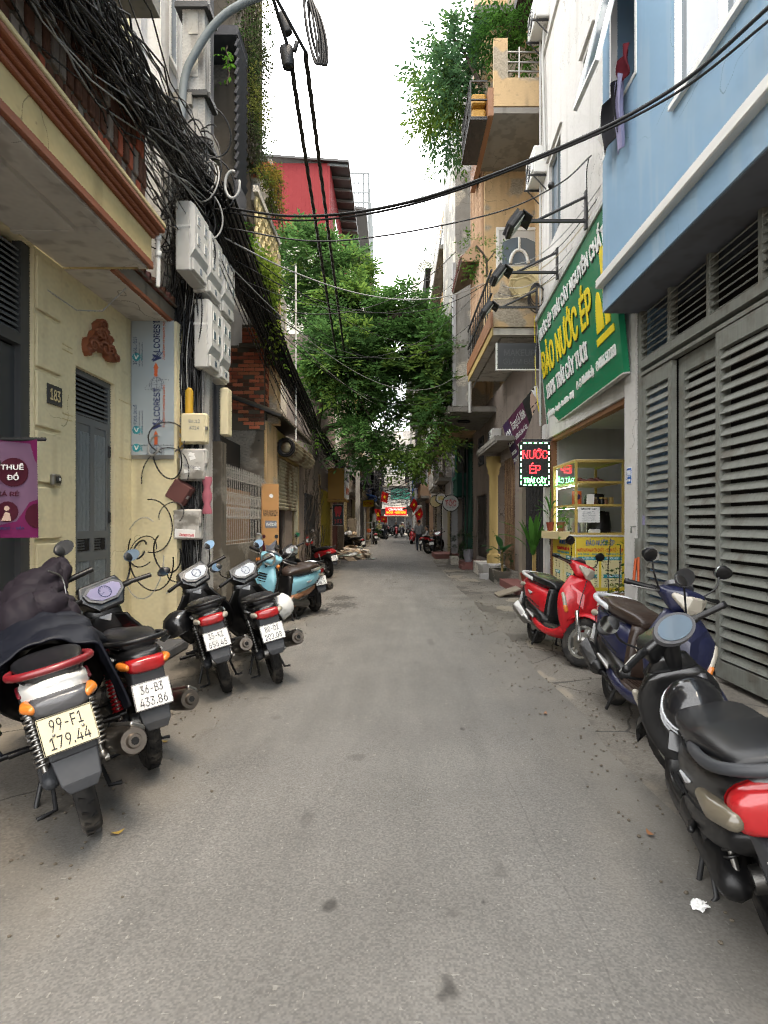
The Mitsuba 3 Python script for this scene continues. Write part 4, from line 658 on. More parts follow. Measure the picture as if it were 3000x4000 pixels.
dome = Polygon([(1.55 + 0.17 * (1 - math.cos(q)), 0.56 * math.sin(q)) for q in np.linspace(0, math.pi, 22)])
for pg, m_ in ((dome, 'yellow_ink'), (Polygon([(1.98, 0), (2.18, 0), (2.2, 0.95), (2.1, 1.1), (1.98, 1.0)]), 'yellow_ink'), (sbox(1.5, -0.17, 2.3, -0.07), 'yellow_ink')):
    t.part('emblem', xf(prism(affinity.translate(pg, 0, -0.36), 0.012), MG @ mat((0, 0, 0.004))), m_)
# spot lamps on arms over the sign
for i, (y, lab) in enumerate(((8.9, 'nearest'), (10.8, 'middle'), (12.75, 'farthest'))):
    tt = Thing('sign_lamp', f'black floodlight on a long bracket over the green sign, {lab} of the three', 'lamp', 'floodlights over the green sign')
    x = xw(y) - 0.17; z = (5.90, 5.93, 6.0)[i]
    L = 1.0
    tt.part('arm', [box(x - L, x, y - 0.02, y + 0.02, z, z + 0.04), tube([(x, y, z + 0.38), (x - 0.72, y, z + 0.03)], 0.022, 6), box(x - 0.03, x, y - 0.04, y + 0.04, z - 0.1, z + 0.45)], 'black_metal')
    ML = frame((x - L, y, z - 0.05), (0, 1, 0), unit((0.6, 0, 0.8)), unit((0.8, 0, -0.6)))
    tt.part('housing', xf(box(-0.2, 0.2, -0.17, 0.13, -0.09, 0, 0.03), ML), 'black_metal', label='finned black lamp housing')
    tt.part('fin', [xf(box(-0.19 + 0.05 * q, -0.18 + 0.05 * q, -0.15, 0.11, -0.13, -0.09), ML) for q in range(8)], 'black_metal'); tt.part('lamp_glass', xf(box(-0.17, 0.17, -0.14, 0.1, 0.001, 0.008), ML), 'meter_grey'); tt.part('visor', xf(box(-0.2, 0.2, 0.13, 0.145, -0.05, 0.12), ML), 'black_metal')
# display cabinet and counter
X0, X1, Y0, Y1, Z0, Z1 = 3.14, 4.0, 10.7, 12.2, 1.34, 2.64
t = Thing('display_cabinet', 'glass display cabinet with pale yellow frame on the juice shop counter', 'cabinet')
bars = [box(x, x + 0.04, y, y + 0.04, Z0, Z1) for x in (X0, X1 - 0.04) for y in (Y0, Y1 - 0.04)]
for z in (Z0, 1.84, 2.24, Z1 - 0.035): bars += [box(X0 + .04, X1 - .04, Y0 + .004, Y0 + 0.036, z, z + 0.035), box(X0 + .004, X0 + 0.036, Y0 + .04, Y1 - .04, z, z + 0.035), box(X1 - 0.036, X1 - .004, Y0 + .04, Y1 - .04, z, z + 0.035)]
t.part('frame', bars, 'brass')
for z in (1.845, 2.245): t.part('shelf', box(X0 + .04, X1 - .04, Y0 + .04, Y1 - .04, z, z + 0.012), 'cap_cream')
t.part('side_pane', grid(lambda u, v: (X0 + 0.02 + 0 * u, Y0 + 0.04 + (Y1 - Y0 - 0.08) * u, Z0 + (Z1 - Z0) * v), 2, 2), 'glass_pane')
t.part('top', box(X0, X1, Y0, Y1, Z1, Z1 + 0.02), 'cap_cream')
LS = []
LS += [box(X0 + .05, X0 + .065, Y1 - .065, Y1 - .05, Z0 + .06, Z1 - .06)] + [box(X0 + .05, X0 + .062, Y0 + .06, Y1 - .08, z, z + .012) for z in (1.80, 2.20)]
scene[t.key + '__light_strip'] = mikit.ply(join(LS), 'mat_glow_red') | {'emitter': {'type': 'area', 'radiance': rgb(0.5, 0.6, 0.45)}}
t = Thing('shop_counter', 'juice shop counter faced with yellow menu posters', 'counter')
t.part('body', box(X0, X1, Y0, Y1, 0.3, Z0 - 0.03), 'white_paint'); t.part('counter_top', box(X0 - 0.02, X1 + .02, Y0 - 0.03, Y1, Z0 - 0.03, Z0 - 0.002, 0.005), 'white_plastic')
for M, wd in ((on_wall(((X0 + X1) / 2, Y0 - 0.002, 0.84), (1, 0, 0)), X1 - X0), (rightwall((Y0 + Y1) / 2, 0.84, X0 - 0.002), Y1 - Y0)):
    t.part('poster', xf(box(-wd / 2 + .005, wd / 2 - .005, -0.48, 0.46, 0, 0.004), M), 'poster_yellow')
    t.part('poster_field', [xf(box(-wd / 2 + 0.05, -0.02, -0.42, 0.12, 0.0045, 0.006), M), xf(box(0.02, wd / 2 - 0.05, -0.42, 0.12, 0.0045, 0.006), M)], 'poster_cream')
    for s, y, hh, w_, m_ in (('ĐẢO NƯỚC ÉP', 0.36, 0.085, 0.5, 'blue_ink'), ('NƯỚC ÉP NGUYÊN CHẤT - SINH TỐ - TRÀ', 0.235, 0.05, 0.8, 'red_ink'), ('SỮA CHUA - GIẢI KHÁT - HOA QUẢ TƯƠI', 0.165, 0.028, 0.78, 'teal_ink')): letter(t, M, s, 0, y, hh, m_, w_, z=0.0065)
    for x in (-wd / 4, wd / 4):
        for y in (0.09, -0.22):
            t.part('heading_strip', xf(prism([(-0.17, -0.03), (0.17, -0.03), (0.15, 0), (0.17, 0.03), (-0.17, 0.03), (-0.15, 0)], 0.002), M @ mat((x, y, 0.007))), 'teal_ink')
        letter(t, M, 'NƯỚC ÉP', x, 0.09, 0.026, 'white_ink', 0.2, z=0.0095); letter(t, M, 'SINH TỐ', x, -0.22, 0.026, 'white_ink', 0.2, z=0.0095)
        for i, s in enumerate(('CÀ RỐT', 'CAM', 'DỨA', 'ỔI', 'TÁO', 'XOÀI', 'BƠ', 'DÂU')):
            y = (0.03, -0.02, -0.07, -0.12, -0.27, -0.31, -0.35, -0.39)[i]; letter(t, M, s, x - 0.1, y, 0.02, 'black_ink', 0.022 * len(s), z=0.0065, bold=False); letter(t, M, '25K', x + 0.14, y, 0.02, 'black_ink', 0.045, z=0.0065, bold=False)
t = Thing('menu_sheet', 'white paper menu sheet taped in the display cabinet opening', 'menu'); M = on_wall((3.37, 10.68, 1.69), (1, 0, 0)); plate(t, M, 0.38, 0.27, 'paper', 'sheet', 0.002, 0)
letter(t, M, 'MENU MỲ CAY', 0, 0.1, 0.03, 'black_ink', 0.26, z=0.0025)
for i in range(6): letter(t, M, ('Mỳ cay bò', 'Mỳ cay hải sản', 'Mỳ cay thập cẩm', 'Mỳ cay xúc xích', 'Mỳ cay đùi gà', 'Topping thêm')[i], 0, 0.05 - 0.03 * i, 0.014, 'grey_ink', 0.2 + 0.02 * (i % 3), z=0.0025, bold=False)
t = Thing('snack_bag', 'puffed orange snack bag on the middle cabinet shelf', 'bag'); M = on_wall((3.24, 10.95, 1.99), (1, 0, 0)); V, Fc = grid(lambda u, v: ((u - .5) * 0.17, (v - .5) * 0.25, 0.045 * (np.sin(np.pi * u) * np.sin(np.pi * v)) ** 0.5), 10, 10)
t.part('bag', [xf((V, Fc), M), xf((V * [1, 1, -1], Fc), M)], 'orange_ink', True); t.part('print', [xf(prism(Point(0, 0.02).buffer(0.05), 0.003), M @ mat((0, 0, 0.048)))], 'purple_deep')
t = Thing('card_stand', 'small white card stand beside the snack bag', 'card stand'); t.own([xf(box(-0.065, 0.065, 0, 0.2, 0, 0.008), on_wall((3.46, 10.9, 1.86), (1, 0, 0), (0, -0.15, 1))), box(3.40, 3.52, 10.88, 10.98, 1.857, 1.87)], 'paper')
t = Thing('snack_pile', 'heap of small red snack packets on the top cabinet shelf', 'snacks', kind='stuff'); t.own([ico((3.22 + 0.5 * rng.random(), 10.9 + 0.4 * rng.random(), 2.275 + 0.06 * rng.random()), (0.05, 0.04, 0.03)) for _ in range(26)], 'tile_red', True)
for i in range(5):
    q = Thing('glass_jar', f'dark lidded jar on the middle cabinet shelf, {("first", "second", "third", "fourth", "fifth")[i]} from the card stand', 'jar', 'jars on the middle cabinet shelf'); q.part('body', xf(lathe([(0, 0), (0.045, 0), (0.048, 0.1), (0.035, 0.13), (0, 0.13)], 12), mat((3.58 + 0.085 * i, 11.15 + 0.06 * (i % 2), 1.857))), ('tile_red', 'wood_old', 'black_plastic', 'brown_panel', 'moss_yellow')[i], 40); q.part('lid', xf(lathe([(0, 0.13), (0.04, 0.13), (0.04, 0.155), (0, 0.155)], 12), mat((3.58 + 0.085 * i, 11.15 + 0.06 * (i % 2), 1.857))), 'brass', 40)
q = Thing('kettle', 'black kettle behind the jars on the middle cabinet shelf', 'kettle'); q.part('body', xf(lathe([(0, 0), (0.09, 0), (0.085, 0.12), (0.06, 0.2), (0, 0.21)], 16), mat((3.62, 11.5, 1.857))), 'black_plastic', 40); q.part('handle', tube([(3.71, 11.5, 1.9), (3.77, 11.5, 1.95), (3.74, 11.5, 2.05)], 0.012, 6), 'black_plastic', True)
for i in range(6):
    q = Thing('plastic_cup', 'stack of clear plastic cups on the shop counter behind the glass', 'cups', 'stacks of cups on the counter'); q.own(xf(lathe([(0.03, 0), (0.042, 0.25), (0.044, 0.26), (0, 0.255)], 12), mat((3.3 + 0.1 * i, 11.8, 1.38))), 'paper', 40)
q = Thing('shop_fridge', 'white upright fridge at the back of the juice shop', 'fridge'); q.part('body', box(5.6, 6.5, 11.6, 12.5, 0.13, 2.0, 0.02), 'white_plastic'); q.part('door', box(5.64, 6.46, 11.56, 11.6, 0.2, 1.95, 0.01), 'window_glass')
for x, y in ((3.9, 9.2), (4.5, 9.6)):
    q = Thing('plastic_stool', ('red plastic stool just inside the juice shop', 'red plastic stool deeper inside the juice shop')[x > 4], 'stool'); q.part('seat', box(x - .14, x + .14, y - .14, y + .14, 0.55, 0.58, 0.01), 'flag_red'); [q.part('leg', box(x + a * .12 - .02, x + a * .12 + .02, y + c_ * .12 - .02, y + c_ * .12 + .02, 0.12, 0.55), 'flag_red') for a in (-1, 1) for c_ in (-1, 1)]
t = Thing('water_bottle', 'blue capped spray bottle standing on the counter', 'bottle'); t.part('body', xf(lathe([(0.0, 0), (0.035, 0), (0.036, 0.14), (0.02, 0.18)], 14), mat((3.2, 10.78, 1.34))), 'cloth_lilac', True); t.part('cap', xf(lathe([(0.02, 0.18), (0.02, 0.22), (0.0, 0.225)], 10), mat((3.2, 10.78, 1.34))), 'blue_ink', True)
t = Thing('tissue_box', 'white tissue box on the counter', 'box'); t.own(box(3.42, 3.6, 10.75, 10.9, 1.34, 1.44, 0.02), 'white_plastic')
t = Thing('juicer', 'black juicer standing behind the counter glass', 'juicer'); t.part('body', xf(lathe([(0, 0), (0.2, 0), (0.22, 0.1), (0.18, 0.4), (0.0, 0.42)], 18), mat((3.75, 11.3, 1.35))), 'black_plastic', True); t.part('jar', xf(lathe([(0.1, 0.42), (0.13, 0.46), (0.14, 0.6), (0, 0.62)], 16), mat((3.7, 11.3, 1.85)) @ mat((0, 0, -0.38))), 'black_plastic', True)
# lit shop sign (LED)
t = Thing('led_sign', 'lit LED sign with red and green lettering hanging beside the juice shop', 'sign'); M = on_wall((2.85, 12.5, 2.74), (1, 0, 0)); WN, HN = 0.62, 0.92
t.part('case', xf(box(-WN / 2, WN / 2, -HN / 2, HN / 2, -0.1, 0, 0.01), M), 'black_ink'); t.part('arm', [box(2.6, 3.2, 12.56, 12.6, 3.22, 3.26)], 'black_metal')
def emit(name, mesh, c):
    k = numbered(t.key + '__' + name); scene[k] = mikit.ply(mesh, 'mat_glow_red') | {'emitter': {'type': 'area', 'radiance': rgb(*c)}}
def ol(s, y, hh, w_, c, depth=0.004):
    emit('lettering', xf(text(s, hh, depth, True, w_), M @ mat((0, y, 0.003))), c)
RED, GRN = (0.75, 0.025, 0.03), (0.12, 0.9, 0.2)
ol('NƯỚC', 0.2, 0.155, 0.5, RED); ol('ÉP', -0.10, 0.155, 0.23, RED); ol('TRÁI CÂY', -0.33, 0.10, 0.47, GRN)
for s, y, hh, w_ in (('NƯỚC', 0.2, 0.155, 0.5), ('ÉP', -0.10, 0.155, 0.23)):
    t.part('letter_core', xf(text(s, hh * 0.93, 0.003, False, w_ * 0.965), M @ mat((0, y, 0.0075))), 'maroon_cloth')
dash = []
for i in range(5): dash += [xf(box(-0.24 + 0.108 * i, -0.18 + 0.108 * i, y, y + 0.025, 0.002, 0.006), M) for y in (0.415, -0.44)]
for i in range(7): dash += [xf(box(x, x + 0.025, -0.41 + 0.12 * i, -0.34 + 0.12 * i, 0.002, 0.006), M) for x in (-0.295, 0.27)]
emit('border_lights', join(dash), GRN)
# purple salon sign
t = Thing('salon_sign', 'tilted purple and black salon sign with a printed face, hanging over the brown doors', 'sign')
BL, BR, TR, TL = np.array([3.12, 16.0, 3.0]), np.array([3.33, 13.25, 3.42]), np.array([3.0, 13.2, 4.5]), np.array([2.83, 16.0, 4.1])
ex = unit(BR - BL); nz = unit(np.cross(ex, TL - BL)); up = np.cross(nz, ex); MS = frame((BL + BR + TL + TR) / 4, ex, up, nz); w_, hh = 2.8, 1.12
t.part('panel', xf(box(-w_ / 2, w_ / 2, -hh / 2, hh / 2, -0.04, 0), MS), 'purple_sign'); t.part('number_field', xf(box(-w_ / 2, -0.85, -hh / 2, hh / 2, 0.001, 0.004), MS), 'purple_deep'); t.part('dark_field', xf(box(0.45, w_ / 2, -hh / 2, hh / 2, 0.001, 0.004), MS), 'black_ink')
letter(t, MS, '192', -1.13, 0.15, 0.36, 'white_ink', 0.42, z=0.005); letter(t, MS, 'Trang Lê Xinh', -0.2, 0.33, 0.22, 'white_ink', 1.15, z=0.003, bold=False)
for s, y in (('CHĂM SÓC DA VÀ TÓC', 0.02), ('MASSAGE BODY', -0.2), ('PHUN XĂM THẨM MỸ', -0.4)): letter(t, MS, s, -0.22, y, 0.1, 'white_ink', 1.0, z=0.003, bold=False)
letter(t, MS, 'HOTLINE', -1.13, -0.25, 0.08, 'white_ink', 0.4, z=0.005); letter(t, MS, '0982.387', -1.13, -0.42, 0.08, 'white_ink', 0.4, z=0.005)
face = Polygon([(0.72, -0.56), (0.8, -0.2), (0.78, 0.1), (0.86, 0.36), (1.02, 0.5), (1.2, 0.54), (1.36, 0.5), (1.39, -0.56)])
t.part('printed_face', xf(prism(face, 0.002), MS @ mat((0, 0, 0.005))), 'skin_print'); t.part('printed_hair', xf(prism(Polygon([(1.1, 0.56), (1.4, 0.56), (1.4, 0.1), (1.3, 0.42)]), 0.002), MS @ mat((0, 0, 0.0075))), 'black_ink')
t.part('printed_eye', [xf(prism(affinity.scale(Point(x, 0.14).buffer(0.06), 1, 0.45), 0.002), MS @ mat((0, 0, 0.0075))) for x in (0.95, 1.23)] + [xf(box(a, a + 0.17, 0.24, 0.265, 0, 0.002), MS @ mat((0, 0, 0.0075))) for a in (0.86, 1.14)], 'hair'); t.part('printed_lips', xf(prism(affinity.scale(Point(1.08, -0.26).buffer(0.09), 1, 0.4), 0.002), MS @ mat((0, 0, 0.0075))), 'red_ink')
t.part('edge_trim', [xf(box(w_ / 2, w_ / 2 + 0.02, -hh / 2, hh / 2, -0.05, 0.01), MS), xf(prism(Polygon([(1.2, 0.56), (1.45, 0.45), (1.42, 0.2), (1.48, 0.0), (1.4, 0.0), (1.4, 0.56)]), 0.02), MS @ mat((0, 0, .01)))], 'paper')
# ----------------------------------------------------------------- ochre building
t = Thing('ochre_building', 'weathered ochre building with stacked balconies and stained grey soffits', 'building')
Yc = 15.4
t.part('back_wall', [box(2.25, 4.2, Yc, Yc + 0.3, 5.9, 18), box(2.25, 2.5, Yc + 0.3, 17.5, 6.9, 18), box(3.5, 9, 13.2, 27, 3.9, 18)], 'wall_ochre')
t.part('street_cladding', [box(2.19, 2.24, Yc + 0.1, 17.5, 6.9, 11)] + [box(2.16, 2.19, Yc + 0.15 + 0.16 * i, Yc + 0.23 + 0.16 * i, 6.9, 11) for i in range(13)], 'wall_peach')
lb = t.part('lower_balcony', [box(2.12, 3.5, 13.25, 17.6, 5.6, 5.75)], 'soffit')
t.part('end_wall', [box(2.12, 3.12, 13.2, 13.32, 5.76, 6.36), box(2.12, 2.5, 13.2, 13.32, 6.36, 7.0), box(2.5, 3.12, 13.19, 13.24, 6.36, 6.42)], 'wall_ochre', parent=lb)
t.part('street_fascia', [box(2.06, 2.11, 13.25, 17.6, 5.76, 6.1)], 'brown_panel', parent=lb); t.part('lower_band', box(2.09, 2.115, 13.22, 17.6, 5.58, 5.755), 'moss_yellow', parent=lb)
for i in range(12): t.part('railing', [box(2.08, 2.10, 13.5 + 0.35 * i, 13.53 + 0.35 * i, 6.1, 7.0)], 'black_metal', parent=lb)
t.part('top_rail', [box(2.07, 2.11, 13.3, 17.6, 7.0, 7.04), box(2.07, 2.11, 13.3, 17.6, 6.5, 6.53)], 'black_metal', parent=lb)
ub = t.part('upper_balcony', [box(2.12, 3.4, 13.2, 15.39, 10.35, 10.48)], 'soffit_old')
t.part('end_wall', [box(2.12, 3.14, 13.18, 13.3, 10.49, 11.1), box(2.12, 2.42, 13.18, 13.3, 11.1, 11.95)], 'wall_ochre', parent=ub)
t.part('rail', [tube([(2.42, 13.25, z), (3.1, 13.25, z)], 0.022, 6) for z in (11.28, 11.48, 11.7)] + [tube([(2.68, 13.25, 11.1), (2.68, 13.25, 11.8)], 0.022, 6)], 'steel', True, parent=ub)
t.part('street_ledge', [box(2.0, 2.12, 13.2, 16.3, 10.3, 10.9)], 'brown_panel', parent=ub)
cg = t.part('cage', [box(1.62, 2.0, 13.3, 15.0, 10.28, 10.31)] + [box(1.62, 1.65, 13.3, 15.0, z, z + 0.03) for z in (10.32, 10.7, 11.1)] + [box(1.62, 1.65, 13.3 + 0.3 * i, 13.33 + 0.3 * i, 10.3, 11.1) for i in range(6)] + [box(1.65, 2.0, 13.3, 13.33, z, z + .03) for z in (10.32, 10.7, 11.1)], 'black_metal')
t.part('storage_tub', [box(1.68, 1.98, 13.4, 13.8, 10.34, 10.58, 0.03), box(1.68, 1.98, 13.4, 13.8, 10.68, 10.92, 0.03)], 'ochre_box', parent=cg)
t.part('upper_floors', [box(2.22, 2.6, 15.8, 17.4, 12, 18.5)], 'wall_peach'); t.part('top_balcony', [box(1.95, 3.2, 15.0, 17, 14.0, 14.2), box(2.8, 3.2, 13.2, 15.3, 13.5, 13.75)], 'black_metal')
dw = t.part('balcony_door', [box(2.60, 3.62, Yc - 0.05, Yc - 0.001, 6.0, 8.85)], 'meter_grey'); t.part('door_frame', [box(2.53, 2.60, Yc - .07, Yc, 6, 8.93), box(2.60, 3.62, Yc - .07, Yc, 8.851, 8.93)], 'white_plastic', parent=dw)
arch = Polygon([(-0.42, -0.35), (0.42, -0.35), (0.42, 0.2), (0.2, 0.3), (0, 0.33), (-0.2, 0.3), (-0.42, 0.2)])
MD = on_wall((3.1, Yc - 0.051, 8.35), (1, 0, 0)); t.part('door_glass', xf(prism(arch, 0.01), MD), 'window_glass', parent=dw)
t.part('arch_trim', [xf(tube([(0.22 * math.cos(a), -0.33 + 0.34 * math.sin(a), 0.02) for a in np.linspace(0, math.pi, 13)], 0.045, 6), MD), xf(box(-0.03, 0.03, 0.0, 0.32, 0.012, 0.04), MD)], 'white_plastic', True, parent=dw)
t.part('soffit_edge', [box(2.3, 3.4, 13.4, 13.44, 5.585, 5.599), box(2.3, 2.34, 13.44, 18.4, 5.585, 5.599)], 'soffit_old', parent=lb)
aw = t.part('tiled_awning', xf(box(0, 0.62, 15.8, 18.2, 0, 0.04), mat((1.72, 0, 8.3), ry=-32)), 'wall_brown')
for i in range(15): t.part('tile', xf(tube([(0.0, 15.85 + 0.16 * i, 0.06), (0.62, 15.85 + 0.16 * i, 0.06)], 0.06, 7), mat((1.72, 0, 8.3), ry=-32)), 'tile_red', True, parent=aw)
t.part('awning_cheek', prism([(0, 0), (0.5, 0), (0.5, 0.75), (0, 0.12)], 0.04, on_wall((1.72, 15.78, 8.25), (1, 0, 0))), 'wall_peach')
t = Thing('dark_salon_sign', 'black dim sign with grey lettering under the lower ochre balcony', 'sign'); M = on_wall((2.66, 13.15, 5.12), (1, 0, 0)); WD, HD = 0.94, 0.56
t.part('panel', xf(box(-WD / 2, WD / 2, -HD / 2, HD / 2, -0.08, 0), M), 'slate_sign'); t.part('frame', [xf(box(-WD / 2 - 0.025, -WD / 2, -HD / 2 - .025, HD / 2, -0.08, 0.01), M), xf(box(WD / 2, WD / 2 + 0.025, -HD / 2 - .025, HD / 2, -0.08, 0.01), M), xf(box(-WD / 2, WD / 2, -HD / 2 - 0.025, -HD / 2, -0.08, 0.01), M)], 'white_plastic')
letter(t, M, 'MAKEUP', 0, 0.07, 0.13, 'dim_ink', 0.66, z=0.002); letter(t, M, 'GIẢM BÉO', 0.02, -0.12, 0.12, 'dim_ink', 0.72, z=0.002, bold=False)
t = Thing('ceiling_lamp', 'small black octagonal lamp fixed under the lower ochre soffit', 'lamp'); t.part('base', xf(lathe([(0, 0), (0.2, 0), (0.2, -0.03), (0.15, -0.1), (0.0, -0.1)], 8), mat((2.55, 14.4, 5.6))), 'black_metal'); t.part('diffuser', xf(lathe([(0, -0.1), (0.12, -0.1), (0.1, -0.14), (0, -0.15)], 8), mat((2.55, 14.4, 5.6))), 'meter_grey')
def aircon(M, lab, w=0.8, hgt=0.55, d=0.3, bracket=True):
    a = Thing('air_conditioner', lab, 'air conditioner', 'air conditioner units on the right house fronts'); a.part('case', xf(box(-w / 2, w / 2, 0, hgt, 0, d, 0.015), M), 'white_plastic')
    a.part('fan_grille', [xf(tube([(-0.12 + r * math.cos(q), hgt / 2 + r * math.sin(q), d + 0.005) for q in np.linspace(0, 2 * math.pi, 20)], 0.006, 4, False), M) for r in (0.06, 0.12, 0.18, 0.22)], 'grey_plastic'); a.part('side_cover', xf(box(w / 2 - 0.2, w / 2 - 0.02, 0.05, 0.3, d, d + 0.03, 0.01), M), 'white_plastic'); a.part('vent', [xf(box(-w / 2 - 0.004, -w / 2, 0.08 + 0.05 * i, 0.1 + 0.05 * i, 0.04, d - .04), M) for i in range(8)], 'grey_plastic')
    if bracket: [a.part('bracket', [xf(box(x, x + 0.03, -0.04, -0.005, -0.1, d + 0.06), M), xf(tube([(x + .015, -0.02, d), (x + .015, -0.4, -0.05)], 0.014, 5), M)], 'black_metal') for x in (-w / 2 + .1, w / 2 - .1)]
    return a
aircon(rightwall(12.75, 11.75, 3.14), 'white air conditioner on a bracket high on the white building, beside the upper balcony')
aircon(rightwall(13.0, 8.75, 3.15), 'white air conditioner at the corner of the white building, above the balcony door')
aircon(rightwall(18.1, 3.78, 3.08), 'old white air conditioner resting on the small concrete canopy', 0.7, 0.5, 0.28, False)
t = Thing('cable_coil', 'coils of pale cable hung on the lower ochre balcony', 'cable coil'); t.own([tube([(2.72 + (0.2 + 0.012 * k) * math.cos(q) + 0.03 * math.sin(k), 13.14 - 0.008 * k, 6.6 + (0.2 + 0.012 * k) * math.sin(q) * 0.85) for q in np.linspace(0, 2 * math.pi, 22)], 0.010, 4, False) for k in range(10)], 'cap_cream', True)
t = Thing('black_cable_coil', 'loose black cable loops beside the pale coils', 'cable coil'); t.own([tube([(3.0 + (0.14 + 0.02 * k) * math.cos(q), 13.0 - 0.02 * k, 6.4 - .05 * k + (0.22 + 0.02 * k) * math.sin(q)) for q in np.linspace(0, 2 * math.pi, 22)], 0.012, 4, False) for k in range(4)], 'cable', True)
t = Thing('balcony_boards', 'pale boards and a yellow tub stacked on the lower ochre balcony', 'boards'); t.part('board', [box(2.52, 3.1, 13.3, 13.36, 6.42, 7.1)], 'cap_cream'); t.part('tub', box(2.55, 3.08, 13.36, 13.7, 6.4, 6.6), 'flag_yellow')
# ground floor facade, beyond the juice shop
XF = 3.1
t = Thing('brown_house_front', 'dark brown ground floor front with folding door, wooden door and yellow column', 'house front')
t.part('wall', [box(XF, 3.6, 15.0, 15.9, 0, 3.9), box(XF, 3.6, 19.0, 20.8, 0, 5.55), box(XF, 3.6, 20.8, 23.5, 2.55, 5.55), box(XF, 3.6, 23.5, 24.5, 0, 5.55), box(XF, 3.6, 13.1, 19.0, 3.3, 5.55)], 'wall_brown')
t.part('post', [box(XF - 0.08, XF + 0.1, 14.62, 14.98, 0, 3.5)], 'mortar')
fd = t.part('folding_door', box(XF + 0.05, XF + 0.1, 12.9, 14.6, 0, 3.3), 'green_wall')
for i in range(12): t.part('fold', box(XF, XF + 0.05, 12.95 + 0.138 * i, 13.03 + 0.138 * i, 0.02, 3.25), 'black_metal', parent=fd)
wd = t.part('wooden_door', box(XF + 0.02, XF + 0.1, 15.92, 17.4, 0.3, 3.3), 'wood_old')
for i in range(6): t.part('plank', box(XF - 0.005, XF + 0.02, 15.95 + 0.24 * i, 16.16 + 0.24 * i, 0.32, 3.28), 'wood_old', parent=wd)
t.part('column', xf(lathe([(0.2, 0.3), (0.2, 0.6), (0.13, 0.66), (0.13, 2.95), (0.17, 3.0), (0.17, 3.1), (0.22, 3.25), (0.22, 3.5)], 14), mat((2.92, 18.2, 0))), 'moss_yellow', 40)
t.part('canopy', [box(2.5, XF, 15.4, 18.9, 3.62, 3.74), box(2.52, 2.56, 15.4, 18.9, 3.56, 3.62)], 'soffit_old')
bd = t.part('black_door', box(XF + 0.1, XF + 0.2, 20.8, 23.5, 0.3, 2.55), 'black_metal')
for i in range(10): t.part('panel', box(XF + 0.08, XF + 0.1, 20.86 + 0.265 * i, 21.1 + 0.265 * i, 0.34, 2.5), 'black_plastic', parent=bd)
t.part('window_grille', [box(XF - 0.02, XF, 21.4, 22.6, 3.6, 4.6)] + [box(XF - .05, XF - .03, 21.45 + .2 * i, 21.5 + .2 * i, 3.6, 4.6) for i in range(6)], 'black_metal'); t.part('sill_trim', box(XF - 0.03, XF, 19.0, 19.9, 0.3, 1.4), 'mortar')
bricks(t, t.key + '__sill_trim', rightwall(19.9, 0.32, XF - 0.03), 0.85, 0.5, seed=11)
# steps, planters
for nm, lab, m, mt in (('concrete_step', 'grey concrete step block below the black door', [box(2.46, 3.1, 17.2, 19.4, 0, 0.36, 0.015), box(2.46, 2.62, 17.2, 17.3, 0, 0.4)], 'wall_concrete'), ('tiled_step', 'small step with white tiles beside the planter', [box(2.36, 2.7, 16.85, 17.19, 0, 0.14)], 'tile_white'), ('red_step', 'red tiled step under the grey plant pot', [box(2.3, 3.1, 20.3, 22.2, 0, 0.22), box(2.2, 2.3, 20.3, 21.2, 0, 0.12)], 'tile_red'), ('red_tile_landing', 'low red tiled landing beside the parked far motorbikes', [box(1.72, 2.75, 26.4, 29.0, 0, 0.2)], 'tile_red'), ('small_concrete_block', 'small rough concrete block at the road edge', [box(2.05, 2.35, 22.5, 23.2, 0, 0.3, 0.02)], 'wall_concrete'), ('red_tile_step', 'red tile slab in front of the folding door', [box(2.6, 3.1, 13.2, 15.3, 0, 0.16)], 'tile_red'), ('wooden_ramp', 'sloping grey board ramp against the red tile slab', [xf(box(-0.5, 0.0, 12.7, 13.3, 0, 0.03), mat((2.62, 0, 0.16), ry=-18))], 'mortar')):
    q = Thing(nm, lab, 'step'); q.own(m, mt)
t = Thing('concrete_planter', 'mossy concrete planter box with a leafy plant in front of the wooden door', 'planter'); t.part('box', [box(2.57, 2.65, 15.4, 16.8, 0, 0.32), box(2.65, 3.1, 15.4, 15.48, 0, 0.32), box(2.65, 3.1, 16.72, 16.8, 0, 0.32)], 'wall_mossy'); t.part('soil', box(2.65, 3.1, 15.48, 16.72, 0, 0.26), 'ground_soil')
t = Thing('grey_plant_pot', 'tall grey tapered plant pot on the red step', 'plant pot'); t.own(xf(lathe([(0.11, 0), (0.16, 0.2), (0.175, 0.4), (0.19, 0.42), (0.15, 0.42), (0.14, 0.36), (0, 0.36)], 20), mat((2.5, 21.0, 0.22))), 'pot_grey', 40)
t = Thing('terracotta_pot', 'terracotta pot of the broad leaved plant by the folding door', 'plant pot'); t.own(xf(lathe([(0.18, 0), (0.25, 0.3), (0.27, 0.34), (0.22, 0.34), (0.2, 0.3), (0, 0.3)], 20), mat((2.86, 12.75, 0.16))), 'terracotta', 40)
t = Thing('plant_trough', 'brown trough of the climbing plant in front of the yellow menu poster', 'plant pot'); t.own([box(3.2, 3.75, 9.6, 9.9, 0.2, 0.42, 0.03), box(3.25, 3.7, 9.65, 9.85, 0, 0.2)], 'wood_old')
t = Thing('pot_shelf', 'pale wooden shelf carrying two small plant pots beside the cabinet', 'shelf'); t.own([box(2.93, 3.13, 11.0, 12.3, 1.36, 1.39), box(2.93, 2.95, 11.0, 12.3, 1.25, 1.36), box(2.95, 3.13, 11.0, 11.03, 1.25, 1.36)], 'cap_cream')
